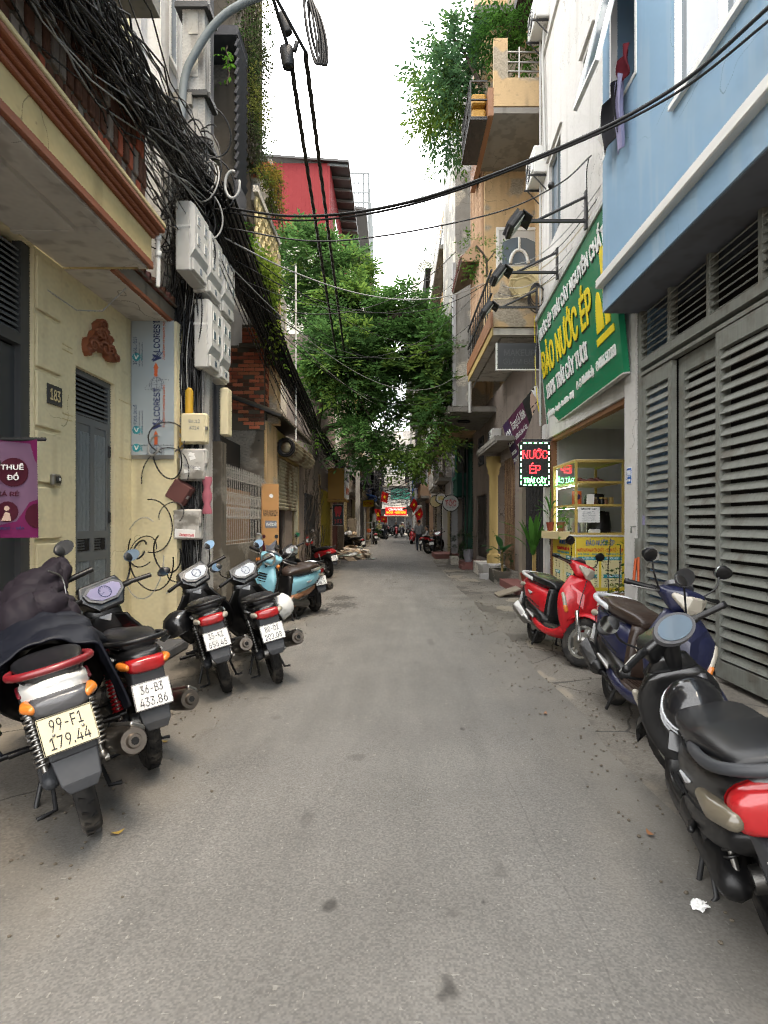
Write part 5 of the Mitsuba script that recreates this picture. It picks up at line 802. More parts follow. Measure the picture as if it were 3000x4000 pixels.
for y, lab, m_ in ((12.0, 'small pink plant pot at the far end of the shelf', 'terracotta'), (11.25, 'small brown plant pot at the near end of the shelf', 'brown_panel')):
    q = Thing('small_pot', lab, 'plant pot'); q.own(xf(lathe([(0.05, 0), (0.075, 0.14), (0.085, 0.17), (0.06, 0.17), (0, 0.15)], 14), mat((3.03, y, 1.392))), m_, 40)
# ================================================================= right side, farther houses
t = Thing('concrete_tower_house', 'tall bare concrete house with cracked grey flank and projecting slab', 'house')
t.part('flank', [box(1.84, 2.35, 18.8, 18.95, 5.12, 12.3), box(1.84, 2.0, 18.95, 23.5, 5.12, 13)], 'wall_concrete')
t.part('upper_flank', [box(1.9, 2.5, 18.81, 24, 12.3, 15.6)], 'wall_grey')
t.part('slab', [box(1.66, 3.5, 18.8, 22.6, 4.95, 5.11), box(1.62, 1.68, 18.8, 22.6, 4.9, 5.13)], 'soffit_old'); t.part('flank_edge', box(1.76, 1.86, 18.75, 18.9, 5.12, 9.5), 'wall_grey')
t.part('rebar', [tube([(1.78, 18.74, 5.3 + 0.28 * i), (1.7, 18.74, 5.36 + 0.28 * i)], 0.012, 4) for i in range(14)], 'dark_steel')
t.part('lamp_plate', xf(lathe([(0.2, 0), (0.22, -0.05), (0, -0.06)], 14), mat((2.3, 20.5, 4.95))), 'black_metal')
t.part('downpipe', tube([(2.28, 18.7, 4.9), (2.28, 18.7, 6.0)], 0.05, 8), 'pvc', True)
t = Thing('green_house', 'dark green ground floor house with pale turquoise window and black downpipes', 'house')
t.part('wall', [box(3.05, 3.6, 24.5, 27, 0, 4.8), box(2.55, 3.4, 25.2, 27.0, 2.65, 3.6)], 'green_wall'); t.part('pale_box', box(2.45, 3.05, 26.9, 30, 2.6, 3.4), 'wall_grey')
k = t.part('window', box(2.5, 2.56, 25.4, 27, 3.35, 4.9), 'awning_green'); t.part('pane', box(2.48, 2.5, 25.6, 26.8, 3.5, 4.7), 'window_glass', parent=k)
t.part('downpipe', [tube([(2.7, 24.4, 0), (2.7, 24.4, 3.8), (2.4, 24.4, 4.8)], 0.035, 6), tube([(2.85, 24.3, 0), (2.85, 24.3, 4.9)], 0.035, 6)], 'black_metal', True)
def facade(nm, lab, X, y0, y1, z1, wm, side, floors=3, base=3.2, bal=None, win='white_paint', hood=None, seed=0, ground=True):
    """A tube house of the row: wall, per floor a window and often a balcony with railing."""
    r = np.random.default_rng(seed); s = side; q = Thing(nm, lab, 'house')
    a, b = (X, X + 6 * s); q.part('wall', box(min(a, b), max(a, b), y0, y1, base - 0.15, z1), wm)
    fh = (z1 - base) / floors; w = y1 - y0
    for f in range(floors):
        zc = base + fh * (f + 0.5); M = (rightwall if s > 0 else leftwall)((y0 + y1) / 2, zc, X - 0.01 * s); window(q, M, w * 0.55, fh * 0.5, win, bars=2)
        Mf = on_wall((X + 0.55 * s, y0 - 0.01, zc), (1, 0, 0))
        if bal and r.random() < bal:
            d = r.uniform(0.35, 0.6); x1 = X - d * s; z0 = base + fh * f
            k = q.part('balcony', box(min(X, x1), max(X, x1), y0 + 0.05, y1 - 0.05, z0, z0 + 0.16), 'soffit_old')
            if r.random() < 0.5: q.part('railing', [box(x1 - 0.02, x1 + 0.02, y0 + 0.05, y1 - 0.05, z0 + 0.95, z0 + 1.0)] + [box(x1 - 0.015, x1 + 0.015, y, y + 0.03, z0 + .16, z0 + 0.95) for y in np.arange(y0 + 0.1, y1 - 0.1, 0.25)] + [box(min(X, x1), max(X, x1), y0 + .05, y0 + .08, z, z + .03) for z in (z0 + .4, z0 + .7, z0 + .95)], ('black_metal', 'white_paint', 'steel')[int(r.integers(3))], parent=k)
            else: q.part('parapet', [box(x1 - 0.04, x1 + 0.04, y0 + 0.05, y1 - 0.05, z0 + .16, z0 + 0.95), box(min(X, x1), max(X, x1), y0 + .05, y0 + .13, z0 + .16, z0 + .95)], wm, parent=k)
            if r.random() < 0.4 and z1 < 16: q.part('cage', [box(x1 - .3 * s - .015, x1 - .3 * s + .015, y, y + 0.03, z0 + 1.0, z0 + 2.2) for y in np.arange(y0 + 0.2, y1 - 0.2, 0.3)] + [box(min(x1, x1 - .3 * s), max(x1, x1 - .3 * s), y0 + .2, y1 - .2, z, z + .03) for z in (z0 + 1.0, z0 + 1.6, z0 + 2.2)], 'dark_steel', parent=k)
    if not ground: return q
    # ground floor: shutter front with fascia board
    a, b = X + 0.25 * s, X + 6 * s; sf = q.part('shop_front', box(min(a, b), max(a, b), y0, y1, 0, base - 0.15), hood or 'wall_brown')
    x = X + 0.25 * s
    kind = r.integers(3)
    if kind == 0:
        for i in range(int((base - 0.5) / 0.16)): q.part('slat', box(x - 0.03 * s, x, y0 + 0.3, y1 - 0.3, 0.05 + 0.16 * i, 0.15 + 0.16 * i), 'shutter_old', parent=sf)
    elif kind == 1: q.part('door', [box(x - 0.04 * s, x, y0 + 0.4, (y0 + y1) / 2 - .1, 0.1, 2.4), box(x - 0.04 * s, x, (y0 + y1) / 2 + .1, y1 - 0.4, 0.1, 2.4)], ('wood_old', 'door_grey', 'black_metal')[int(r.integers(3))], parent=sf)
    else: q.part('opening', box(x - 0.02 * s, x, y0 + 0.4, y1 - 0.4, 0.05, 2.5), 'dark', parent=sf)
    q.part('pier', [box(min(X, x), max(X, x), y0, y0 + 0.2, 0, base - .15)], wm)
    return q
facade('shutter_house', 'house with beige roller shutter behind the round hair salon sign', 2.5, 27, 30.4, 9.5, 'wall_grey', 1, 2, 3.4, 1, seed=1)
facade('ochre_cage_house', 'tall ochre house with caged balconies and hanging plants', 2.15, 23.5, 33.5, 15.5, 'wall_ochre', 1, 3, 5.2, 1, seed=23, ground=False)
facade('beige_door_house', 'pale house with ornate beige metal door', 2.35, 30.5, 34.8, 15, 'wall_white', 1, 4, 3.2, 0.6, seed=3, hood='cap_cream')
facade('grey_tall_house', 'tall grey house with dark balconies farther up the right side', 2.4, 34.9, 41, 17.5, 'wall_concrete', 1, 5, 3.2, .5, seed=15)
facade('peach_house', 'peach coloured house on the right, beyond the parked motorbikes', 2.3, 41, 47, 15, 'wall_peach', 1, 4, 3.2, 1, seed=5)
facade('white_narrow_house', 'narrow white house on the right, near the flags', 2.1, 47, 53, 14, 'wall_white', 1, 4, 3.2, 1, seed=6)
facade('brown_top_house', 'tall house with brown side wall, farthest seen above the tree on the right', 1.6, 56, 66, 25.5, 'wall_white', 1, 6, 3.2, 0.3, seed=7)
facade('dark_shop_house', 'dark shop house on the right near the end of the lane', 2.0, 66, 76, 10, 'wall_brown', 1, 3, 3.2, 1, seed=8)
facade('left_blue_shop', 'house with blue awning on the left beyond the rubble', -2.6, 33.2, 40, 9, 'wall_brown', -1, 2, 3.2, 1, seed=9)
facade('left_cream_house', 'cream house behind the tree on the left', -2.55, 40, 47, 8, 'wall_cream', -1, 2, 3.2, 1, seed=10)
facade('left_grey_shop', 'grey shop house on the left near the hanging flag', -2.4, 47, 55, 11, 'wall_grey', -1, 3, 3.2, 1, seed=11)
facade('left_ochre_shop', 'ochre shop house on the left near the lane end', -2.3, 55, 64, 10, 'wall_ochre', -1, 3, 3.2, 1, seed=12)
facade('left_end_house', 'brown house at the left corner of the lane end', -2.2, 64, 76, 9, 'wall_brown', -1, 3, 3.2, 1, seed=13)
# end of the lane
t = Thing('end_building', 'dark shop building closing the lane, with green shutters above a red banner', 'building')
t.part('wall', [box(-12, 12, 90, 98, 3.6, 15)], 'wall_concrete'); t.part('shop_front', [box(-12, 12, 90.3, 98, 0, 3.6)], 'dark_room')
for i in range(8): t.part('shop_pane', box(-5 + 1.3 * i, -3.8 + 1.3 * i, 90.2, 90.28, 0.2, 2.2), 'slate_sign')
for i in range(7): t.part('door_post', box(-5.1 + 1.3 * i, -4.98 + 1.3 * i, 90.15, 90.3, 0, 2.4), 'steel')
t.part('green_shutter', [box(-0.6, 2.6, 89.9, 90, 5.0, 6.6)], 'awning_green'); t.part('balcony', [box(-3, 4, 89.2, 90, 6.9, 7.1), box(-3, 4, 89.2, 89.25, 7.1, 7.9)], 'soffit_old')
t.part('awning', xf(box(-1.6, 1.9, -1.4, 0, 0, 0.05), mat((0, 89.9, 2.75), rx=12)), 'mortar'); t.part('rail', [box(1.6 + 0.22 * i, 1.65 + 0.22 * i, 89.15, 89.2, 7.1, 8.1) for i in range(12)], 'brown_panel')
window(t, on_wall((4.5, 90, 6), (1, 0, 0)), 2.4, 1.8); window(t, on_wall((-3, 90, 6), (1, 0, 0)), 2.4, 1.8); window(t, on_wall((1, 90, 10), (1, 0, 0)), 3, 1.8)
t = Thing('red_shop_banner', 'wide red shop banner with white and yellow lettering at the lane end', 'banner'); M = on_wall((0.15, 88.3, 3.2), (1, 0, 0))
plate(t, M, 3.1, 1.15, 'flag_red', th=0.05); letter(t, M, 'CƠM VĂN PHÒNG', 0, 0.26, 0.28, 'white_ink', 2.1, z=0.055); letter(t, M, 'PHỞ GÀ - MIẾN NGAN', 0.0, -0.16, 0.34, 'flag_yellow', 2.75, z=0.055)
# flags
def flag(p, ang, w, hh, lab, hang=0.0, sd=0):
    q = Thing('national_flag', lab, 'flag', 'red flags with a yellow star along the lane'); R = mat(ry=ang); M = frame(p, R[:3, 0], R[:3, 2], -R[:3, 1])
    fn = lambda u, v: ((u) * w, (v - 1) * hh - hang * u * u, 0.12 * np.sin(5 * u + 2 * v + sd) * u)
    q.part('cloth', xf(sheet(fn, 14, 10, 0.006), M), 'flag_red', True)
    st = [(0.5 * w + (0.24 if i % 2 == 0 else 0.095) * hh * math.sin(i * math.pi / 5), -0.5 * hh - hang * 0.25 + (0.24 if i % 2 == 0 else 0.095) * hh * math.cos(i * math.pi / 5)) for i in range(10)]
    q.part('star', xf(prism(st, 0.004), M @ mat((0, 0, 0.12 * math.sin(2.5 + 1 + sd) * 0.5 + 0.03))), 'flag_yellow'); q.part('pole', xf(tube([(0, 0.1, 0), (0, -hh * 1.5, 0)], 0.02, 5), M), 'steel', True)
flag((-1.03, 48, 4.0), 8, 0.54, 0.78, 'red flag with yellow star hanging over the lane on the left', 0.1, 0)
flag((1.35, 45, 3.35), 28, 0.52, 0.68, 'red flag with yellow star, upper of the two on the right', 0.3, 1)
flag((1.72, 42, 2.6), 40, 0.52, 0.62, 'red flag with yellow star, lower of the two on the right', 0.35, 2)
flag((-1.15, 50, 2.1), 0, 0.5, 0.5, 'small red flag with yellow star low on the left', 0.05, 3)
flag((-1.75, 52, 2.7), -10, 0.5, 1.0, 'red flag hanging straight beside the shops on the left', 0.1, 2)
# shop signs of the far lane
def board(nm, lab, M, w, hh, m_, txt=None, tm='white_ink', cat='sign', extra=()):
    q = Thing(nm, lab, cat); plate(q, M, w, hh, m_, th=0.08)
    if txt: letter(q, M, txt, 0, 0, hh * 0.4, tm, w * 0.8, z=0.085)
    return q
board('blue_upright_sign', 'tall blue and white upright shop sign on the right near the flags', on_wall((1.75, 52, 4.35), (1, 0, 0)), 0.6, 2.6, 'blue_ink', 'TIN HỌC', 'white_ink')
board('white_upright_sign', 'white upright board with dark print on the right above the flags', on_wall((1.85, 45, 5.2), (1, 0, 0)), 0.4, 1.6, 'paper', 'NHÀ', 'navy_ink')
board('yellow_shop_sign', 'yellow lit shop sign under the blue awning on the left', on_wall((-2.0, 46, 3.0), (1, 0, 0)), 0.8, 0.5, 'flag_yellow', 'CƠM', 'red_ink')
board('blue_shop_sign', 'small blue white sign beside the blue awning', on_wall((-1.72, 47, 3.35), (1, 0, 0)), 0.6, 0.35, 'blue_ink', 'PHỞ', 'white_ink')
board('white_slanted_panel', 'white slanted shop panel with lettering leaning out above the round signs', on_wall((2.3, 30, 3.35), (1, 0, -0.0), unit((-0.35, 0, 1))), 0.5, 1.5, 'mortar', 'SALON', 'black_ink')
for (x, y, z, r, lab, m_, txt, tm) in ((2.35, 26, 2.38, 0.33, 'round white sign with red lettering on the right house fronts', 'white_plastic', 'TÓC', 'red_ink'), (2.17, 29, 2.70, 0.235, 'small round cream sign with yellow lettering behind the hair salon sign', 'paper', 'Gội Đầu', 'yellow_ink'), (2.05, 31, 2.63, 0.28, 'round grey sign behind the two other round signs', 'cap_cream', None, None)):
    q = Thing('round_sign', lab, 'sign', None); M = on_wall((x, y, z), (1, 0, 0))
    q.part('rim', xf(lathe([(r, 0), (r + 0.03, 0), (r + 0.03, 0.1), (r, 0.1)], 28, closed=True), M), 'black_metal'); q.part('disc', xf(lathe([(0, 0.01), (r, 0.01), (r, 0.09), (0, 0.09)], 28), M), m_)
    if txt: letter(q, M, txt, 0, 0, r * 0.66, tm, r * 1.4, z=0.092, depth=0.012); letter(q, M, 'Cắt - Uốn - Nhuộm', 0, -r * 0.5, r * 0.14, 'grey_ink', r * 1.1, z=0.092, bold=False); letter(q, M, 'Chuyên Nghiệp', 0, r * 0.52, r * 0.16, 'grey_ink', r * 1.1, z=0.092, bold=False)
    else: q.part('print', xf(prism(Point(0.08, 0.08).buffer(0.1), 0.003), M @ mat((0, 0, 0.092))), 'blue_ink')
    q.part('post', tube([(x + 0.02, y + 0.05, z - r), (x + 0.02, y + 0.05, 0)], 0.03, 6), 'black_metal', True)
t = Thing('blue_awning', 'blue sheet awning over the shops on the left', 'awning'); t.own(xf(box(-0.1, 1.1, 44, 50, 0, 0.04), mat((-2.5, 0, 3.7), ry=14)), 'awning_blue')
t = Thing('green_awning', 'pale green awning over the far shop on the right', 'awning'); t.own(xf(box(-1.1, 0.1, 70, 78, 0, 0.06), mat((2.0, 0, 3.4), ry=-14)), 'awning_green')
t = Thing('glass_stall', 'small glass food stall on the left footpath', 'food stall'); t.part('cabinet', [box(-1.95, -1.5, 40, 40.7, 0.8, 0.86), box(-1.95, -1.5, 40, 40.7, 1.55, 1.6)] + [box(x, x + .03, y, y + .03, 0, 1.6) for x in (-1.95, -1.53) for y in (40, 40.67)], 'steel'); t.part('pot', ico((-1.7, 40.3, 1.05), (0.16, 0.16, 0.14), 2), 'orange_ink', True)
t = Thing('fridge_cabinet', 'grey upright drinks cabinet beside the rubble on the left', 'cabinet'); t.own(box(-2.35, -1.95, 30.5, 31.2, 0, 1.75, 0.02), 'mortar')
# ================================================================= motorbikes
add_mat('dial', (0.42, 0.45, 0.48), 0.12, spec=0.9)
def rh(pts, n=12):
    """Rounded hull: (x, y, z, r) spheres, mirrored where x is given as '+-' by mir()."""
    m = m3.Manifold.batch_hull([m3.Manifold.sphere(p[3], n).translate(tuple(map(float, p[:3]))) for p in pts]).to_mesh()
    return m.vert_properties[:, :3], m.tri_verts
def mir(pts): return [q for x, y, z, r in pts for q in (((x, y, z, r), (-x, y, z, r)) if x else ((x, y, z, r),))]
def flip(m): return m[0] * [-1, 1, 1], m[1]
def wheel(b, y, R, w, S, rim, spokes=5, name='wheel', tread=False, rimr=None):
    rr = rimr or R - 0.085
    prof = [(rr, -w * 0.36), (rr + 0.03, -w * 0.5), (R - 0.022, -w * 0.47), (R - 0.006, -w * 0.3), (R, 0), (R - 0.006, w * 0.3), (R - 0.022, w * 0.47), (rr + 0.03, w * 0.5), (rr, w * 0.36)]
    A = mat((0, y, R)) if S is None else S @ mat((0, y, R))
    wk = b.part(name, xf(lathe(prof, 40, 'x', True), A), 'tyre', 40)
    g = []
    for i in range(26 if tread else 0):
        for s in (-1, 1): g.append(xf(box(0.006 * s, 0.36 * w * s, -0.005, 0.005, R - 0.008, R + 0.0025), A @ mat(rx=i * 360 / 26 + (6 if s > 0 else 0)) @ mat((0, 0, 0), rz=25 * s)))
    if g: b.part('tread_block', g, 'black_plastic', parent=wk, kind='stuff')
    b.part('rim', xf(lathe([(rr + 0.004, -w * 0.38), (rr + 0.004, w * 0.38), (rr - 0.018, w * 0.34), (rr - 0.03, w * 0.1), (rr - 0.03, -w * 0.1), (rr - 0.018, -w * 0.34)], 40, 'x', True), A), rim, 40, parent=wk)
    if spokes <= 6: sp = [xf(rh([(s * 0.012, 0, 0.04, 0.014), (s * 0.010, 0.02, rr - 0.02, 0.011), (s * 0.01, -0.025, rr - 0.02, 0.011)], 8), A @ mat(rx=360 / spokes * i)) for i in range(spokes) for s in (-1, 1)]
    else: sp = [xf(tube([(0.03 * (-1) ** i, 0.03 * (-1) ** (i // 2), 0.02), (0.0, 0, rr - 0.02)], 0.0022, 4), A @ mat(rx=360 / spokes * i)) for i in range(spokes)]
    b.part('spokes', sp, rim, 40, parent=wk)
    b.part('hub', [xf(lathe([(0, -0.07), (0.05, -0.06), (0.055, 0.05), (0.02, 0.065), (0.015, 0.09), (0, 0.09)], 18, 'x'), A)] + [xf(lathe([(0.05, 0.045), (0.095, 0.046), (0.095, 0.05), (0.05, 0.051)], 22, 'x', True), A)], 'steel', 40, parent=wk)
    return wk
def spring(a, c, r, turns, wire=0.007):
    a, c = np.array(a, float), np.array(c, float); d = unit(c - a); e = unit(np.cross(d, [0, 1, 0.1])); f = np.cross(d, e); tt = np.linspace(0, 1, turns * 9)
    return tube([a + (c - a) * q + r * (math.cos(2 * math.pi * turns * q) * e + math.sin(2 * math.pi * turns * q) * f) for q in tt], wire, 5)
def steering(y, z, rake, ang):
    ax = unit((0, -math.sin(rake), math.cos(rake))); p = np.array([0, y, z]); c, s = math.cos(ang), math.sin(ang); K = np.array([[0, -ax[2], ax[1]], [ax[2], 0, -ax[0]], [-ax[1], ax[0], 0]])
    R = np.eye(3) + s * K + (1 - c) * K @ K; M = np.eye(4); M[:3, :3] = R; M[:3, 3] = p - R @ p; return M
def plate_on(b, y, z, txt, paint='paper', tilt=0.28, s=1.0):
    M = on_wall((0, y, z), (1, 0, 0), (0, tilt, 1)); k = b.part('number_plate', xf(box(-0.095 * s, 0.095 * s, -0.07 * s, 0.07 * s, 0, 0.006, 0.004), M), paint)
    for q, yy in zip(txt, (0.032, -0.032)): b.part('lettering', xf(text(q, 0.045 * s, 0.0016, False, 0.0255 * s * len(q.replace('.', '').replace('-', '')) + 0.01), M @ mat((0, yy * s, 0.0062))), 'black_ink', parent=k)
    b.part('rim', [xf(tube([(-0.092 * s, -0.067 * s, .006), (0.092 * s, -0.067 * s, .006), (0.092 * s, 0.067 * s, .006), (-0.092 * s, 0.067 * s, .006), (-0.092 * s, -0.067 * s, .006)], 0.002, 4), M)], 'dark_steel', parent=k)
def mirrors(b, S, base, top, shape=(0.062, 0.014, 0.044), sides=(-1, 1), face='mirror', tilt=(0, -0.95, 0.3), chrome=False):
    for s in sides:
        p0, p1 = np.array(base) * [s, 1, 1], np.array(top) * [s, 1, 1]; mid = (p0 + p1) / 2 + [0.02 * s, 0.02, 0]
        k = b.part('mirror', [xf(tube(spl([p0, mid, p1], 4), 0.006, 6), S), xf(ball((0, 0, 0), shape, 8), S @ frame(p1 + [0.02 * s, 0, 0.035], unit((1, 0.25 * s, 0)), -unit(np.array(tilt) - [0.25 * s, 0, 0]), np.cross(unit((1, 0.25 * s, 0)), -unit(np.array(tilt) - [0.25 * s, 0, 0]))))], 'chrome' if chrome else 'black_plastic', 50)
        e1 = unit((1, 0.25 * s, 0)); nn = unit(np.array(tilt) - np.array([0.25 * s, 0, 0])); e1 = unit(e1 - nn * (e1 @ nn)); M = S @ frame(p1 + [0.02 * s, 0, 0.035], e1, np.cross(nn, e1), nn)
        b.part('mirror_glass', xf(prism(affinity.scale(Point(0, 0).buffer(1, 12), shape[0] * 0.92, shape[2] * 0.92), 0.003), M @ mat((0, 0, shape[1] * 0.82))), face, parent=k)
class Bike(Thing):
    def __init__(s, lab, P, ang, lean, kind='motorbike', cat='motorbike', group='motorbikes parked along the lane', rise=0.0, sc=None):
        super().__init__(kind, lab, cat, group, M=mat((P[0], P[1], rise), rz=-ang) @ mat(ry=-lean, s=sc or (1.08 if kind == 'motorbike' else 1.06)))
def underbone(lab, P, ang, lean, plate_txt, paint='paint_black', side=None, steer=25, plate_paint='paper', lamp='lens_red', rail='black_plastic', cowl=None, small=False, mirror='mirror', springc='dark_steel', wire=False, tail_signals='lens_clear', flap='dark_fender', dialm='dial', sides=(-1, 1), sc=None, pz=0.545):
    b = Bike(lab, P, ang, lean, sc=sc); side = side or paint; cowl = cowl or side; R = 0.283
    S = steering(0.93, 0.85, math.radians(27), math.radians(steer))
    wheel(b, 0, R, 0.085, None, 'dark_steel' if not wire else 'steel', 6 if not wire else 36, tread=not small); wheel(b, 1.22, R, 0.07, S, 'dark_steel' if not wire else 'steel', 6 if not wire else 36)
    b.part('tail_cowl', loft_y([(-0.40, 0.735, 0.05, 0.02, 0.02), (-0.35, 0.73, 0.095, 0.045, 0.05), (-0.18, 0.705, 0.125, 0.065, 0.085), (0.08, 0.665, 0.13, 0.08, 0.13), (0.33, 0.60, 0.10, 0.09, 0.12), (0.5, 0.56, 0.06, 0.06, 0.07)], 24, 2.8), cowl, True)
    b.part('under_cover', loft_y([(-0.36, 0.66, 0.08, 0.03, 0.05), (-0.1, 0.60, 0.11, 0.05, 0.08), (0.3, 0.52, 0.10, 0.05, 0.06), (0.48, 0.50, 0.07, 0.04, 0.04)], 20, 3), 'black_plastic', True)
    tl = b.part('tail_lamp', loft_y([(-0.43, 0.70, 0.075, 0.026, 0.026), (-0.405, 0.70, 0.098, 0.042, 0.04), (-0.33, 0.70, 0.104, 0.046, 0.045)], 20, 3.2, 2), lamp, True)
    for s in (-1, 1): b.part('turn_signal', [rh([(s * 0.096, -0.405, 0.706, 0.018), (s * 0.114, -0.36, 0.706, 0.022), (s * 0.113, -0.30, 0.70, 0.022)])], tail_signals, 50)
    b.part('seat', loft_y([(-0.30, 0.795, 0.08, 0.02, 0.03), (-0.24, 0.80, 0.11, 0.035, 0.045), (-0.05, 0.795, 0.135, 0.045, 0.06), (0.15, 0.77, 0.135, 0.04, 0.06), (0.35, 0.745, 0.10, 0.035, 0.05), (0.56, 0.735, 0.06, 0.02, 0.03)], 22, 2.6), 'seat_black', True)
    b.part('grab_rail', [tube(spl([(0.135, 0.05, 0.765), (0.15, -0.15, 0.80), (0.135, -0.33, 0.825), (0.06, -0.41, 0.835), (-0.06, -0.41, 0.835), (-0.135, -0.33, 0.825), (-0.15, -0.15, 0.80), (-0.135, 0.05, 0.765)], 4), 0.015, 8)], rail, True)
    b.part('rear_fender', [rh(mir([(0.085, -0.30, 0.66, 0.012), (0.075, -0.395, 0.67, 0.01), (0.075, -0.41, 0.50, 0.01), (0.07, -0.1, 0.64, 0.012)])), rh(mir([(0.078, -0.395, 0.52, 0.008), (0.064, -0.44, 0.40, 0.007), (0.078, -0.38, 0.52, 0.008), (0.045, -0.44, 0.365, 0.007)]))], flap, 45)
    b.part('reflector', box(-0.03, 0.03, -0.428, -0.415, 0.672, 0.695, 0.004), 'lens_red')
    plate_on(b, -0.436, pz, plate_txt, plate_paint, 0.22)
    for s in (-1, 1):
        k = b.part('shock_absorber', [tube([(s * 0.112, 0.0, R + 0.02), (s * 0.12, 0.11, 0.66)], 0.013, 8), ball((s * 0.112, 0, R + .02), 0.022, 6), tube([(s * 0.117, 0.07, 0.54), (s * 0.12, 0.11, 0.66)], 0.024, 8)], 'steel', True)
        b.part('spring', spring((s * 0.113, 0.015, 0.345), (s * 0.118, 0.085, 0.58), 0.029, 11), springc, True, parent=k)
        b.part('swingarm', [rh([(s * 0.085, -0.03, R, 0.02), (s * 0.085, 0.05, R, 0.024), (s * 0.085, 0.46, 0.35, 0.026)], 10)], 'dark_steel', 40)
        b.part('footrest', tube([(s * 0.1, 0.28, 0.36), (s * 0.15, 0.26, 0.36), (s * 0.24, 0.24, 0.365)], 0.013, 7), 'black_plastic', True); b.part('footrest', tube([(s * 0.08, 0.55, 0.27), (s * 0.30, 0.53, 0.28)], 0.016, 7), 'black_plastic', True)
    b.part('chain_case', rh([(-0.10, 0.0, R, 0.045), (-0.10, 0.45, 0.35, 0.05), (-0.105, -0.04, R, 0.035)]), 'dark_fender', 45)
    mu = b.part('muffler', [tube([(0.12, 0.75, 0.2), (0.14, 0.5, 0.21), (0.155, 0.33, 0.25)], [0.016, 0.016, 0.022], 10), tube([(0.155, 0.34, 0.248), (0.165, 0.26, 0.27), (0.18, 0.12, 0.31), (0.215, -0.25, 0.40), (0.219, -0.285, 0.408)], [0.022, 0.045, 0.058, 0.064, 0.052], 18)], 'muffler', 40)
    b.part('heat_shield', [rh([(0.22, 0.1, 0.355, 0.018), (0.262, -0.23, 0.43, 0.018), (0.23, -0.24, 0.465, 0.012), (0.185, 0.1, 0.38, 0.012)])], 'steel', 40, parent=mu)
    b.part('outlet', [tube([(0.2185, -0.28, 0.407), (0.222, -0.305, 0.413)], [0.034, 0.027], 14)], 'muffler', 40, parent=mu); b.part('outlet_hole', [tube([(0.222, -0.3045, 0.4129), (0.2223, -0.307, 0.4135)], 0.016, 12)], 'dark', parent=mu)
    b.part('engine', [rh([(0.09, 0.5, 0.30, 0.06), (-0.09, 0.5, 0.30, 0.06), (0.09, 0.66, 0.29, 0.07), (-0.09, 0.66, 0.29, 0.07)]), tube([(0, 0.66, 0.34), (0, 0.88, 0.38)], 0.065, 12)] + [box(-0.075, 0.075, 0.70 + 0.03 * i, 0.712 + 0.03 * i, 0.27, 0.44, 0.01) for i in range(5)] + [xf(lathe([(0, -0.17), (0.07, -0.165), (0.085, -0.13), (0.0, -0.13)], 18, 'x'), mat((0, 0.6, 0.29))), xf(lathe([(0, 0.16), (0.06, 0.155), (0.08, 0.12), (0, 0.12)], 18, 'x'), mat((0, 0.58, 0.29)))], 'engine_metal', 45)
    b.part('side_stand', tube([(-0.09, 0.42, 0.27), (-0.19, 0.36, 0.06), (-0.205, 0.345, 0.02)], 0.012, 7), 'black_metal', True); b.part('center_stand', tube([(-0.2, 0.2, 0.05), (-0.12, 0.22, 0.05), (-0.10, 0.40, 0.2), (0.10, 0.40, 0.2), (0.12, 0.22, 0.06), (0.17, 0.2, 0.06)], 0.011, 6), 'black_metal', True)
    b.part('frame_cover', [rh(mir([(0.06, 0.42, 0.52, 0.04), (0.05, 0.88, 0.62, 0.05), (0.06, 0.45, 0.42, 0.04), (0.05, 0.92, 0.5, 0.05)]))], side, 45)
    hw = lambda q: 0.12 + 0.14 * np.sin(np.pi * np.clip(q * 0.95 + 0.08, 0, 1))
    b.part('leg_shield', sheet(lambda u, v: ((u - .5) * 2 * hw(v), 1.06 - 0.24 * v - 0.22 * np.abs((u - .5) * 2) ** 2.0 * hw(v) / 0.25, 0.30 + 0.50 * v), 14, 12, 0.022), 'black_plastic', True)
    b.part('front_cowl', loft_z([(0.34, 1.08, 0.05, 0.03, 0.06), (0.5, 1.03, 0.10, 0.07, 0.1), (0.68, 0.98, 0.125, 0.09, 0.1), (0.82, 0.93, 0.12, 0.08, 0.09), (0.9, 0.91, 0.08, 0.05, 0.06)], 22, 2.5), paint, True)
    b.part('inner_cover', loft_z([(0.50, 0.90, 0.10, 0.08, 0.07), (0.7, 0.875, 0.125, 0.08, 0.075), (0.84, 0.865, 0.12, 0.08, 0.07), (0.88, 0.87, 0.08, 0.05, 0.04)], 20, 3.5), 'paint_black', True)
    hb = b.part('handlebar_cover', xf(rh(mir([(0.15, 0.83, 0.955, 0.02), (0.12, 0.88, 0.90, 0.03), (0.08, 0.77, 0.865, 0.018), (0.125, 0.855, 1.025, 0.018), (0.10, 0.92, 1.0, 0.03), (0.07, 0.98, 0.94, 0.05)])), S), 'paint_black' if paint == 'paint_black' else paint, 30)
    nn = unit((0, -0.87, 0.49)); MD = S @ frame((0, 0.789, 0.955), (1, 0, 0), np.cross(nn, (1, 0, 0)), nn)
    b.part('dial_rim', xf(prism(Polygon([(-0.125, -0.01), (-0.06, -0.055), (0.06, -0.055), (0.125, -0.01), (0.135, 0.035), (0.09, 0.07), (-0.09, 0.07), (-0.135, 0.035)]).buffer(0.006), 0.022), MD @ mat((0, 0.0, -0.012))), 'paint_grey', parent=hb)
    b.part('dial', xf(prism(Polygon([(-0.11, -0.005), (-0.05, -0.045), (0.05, -0.045), (0.11, -0.005), (0.12, 0.032), (0.08, 0.06), (-0.08, 0.06), (-0.12, 0.032)]), 0.004), MD @ mat((0, 0, 0.0105))), dialm, parent=hb)
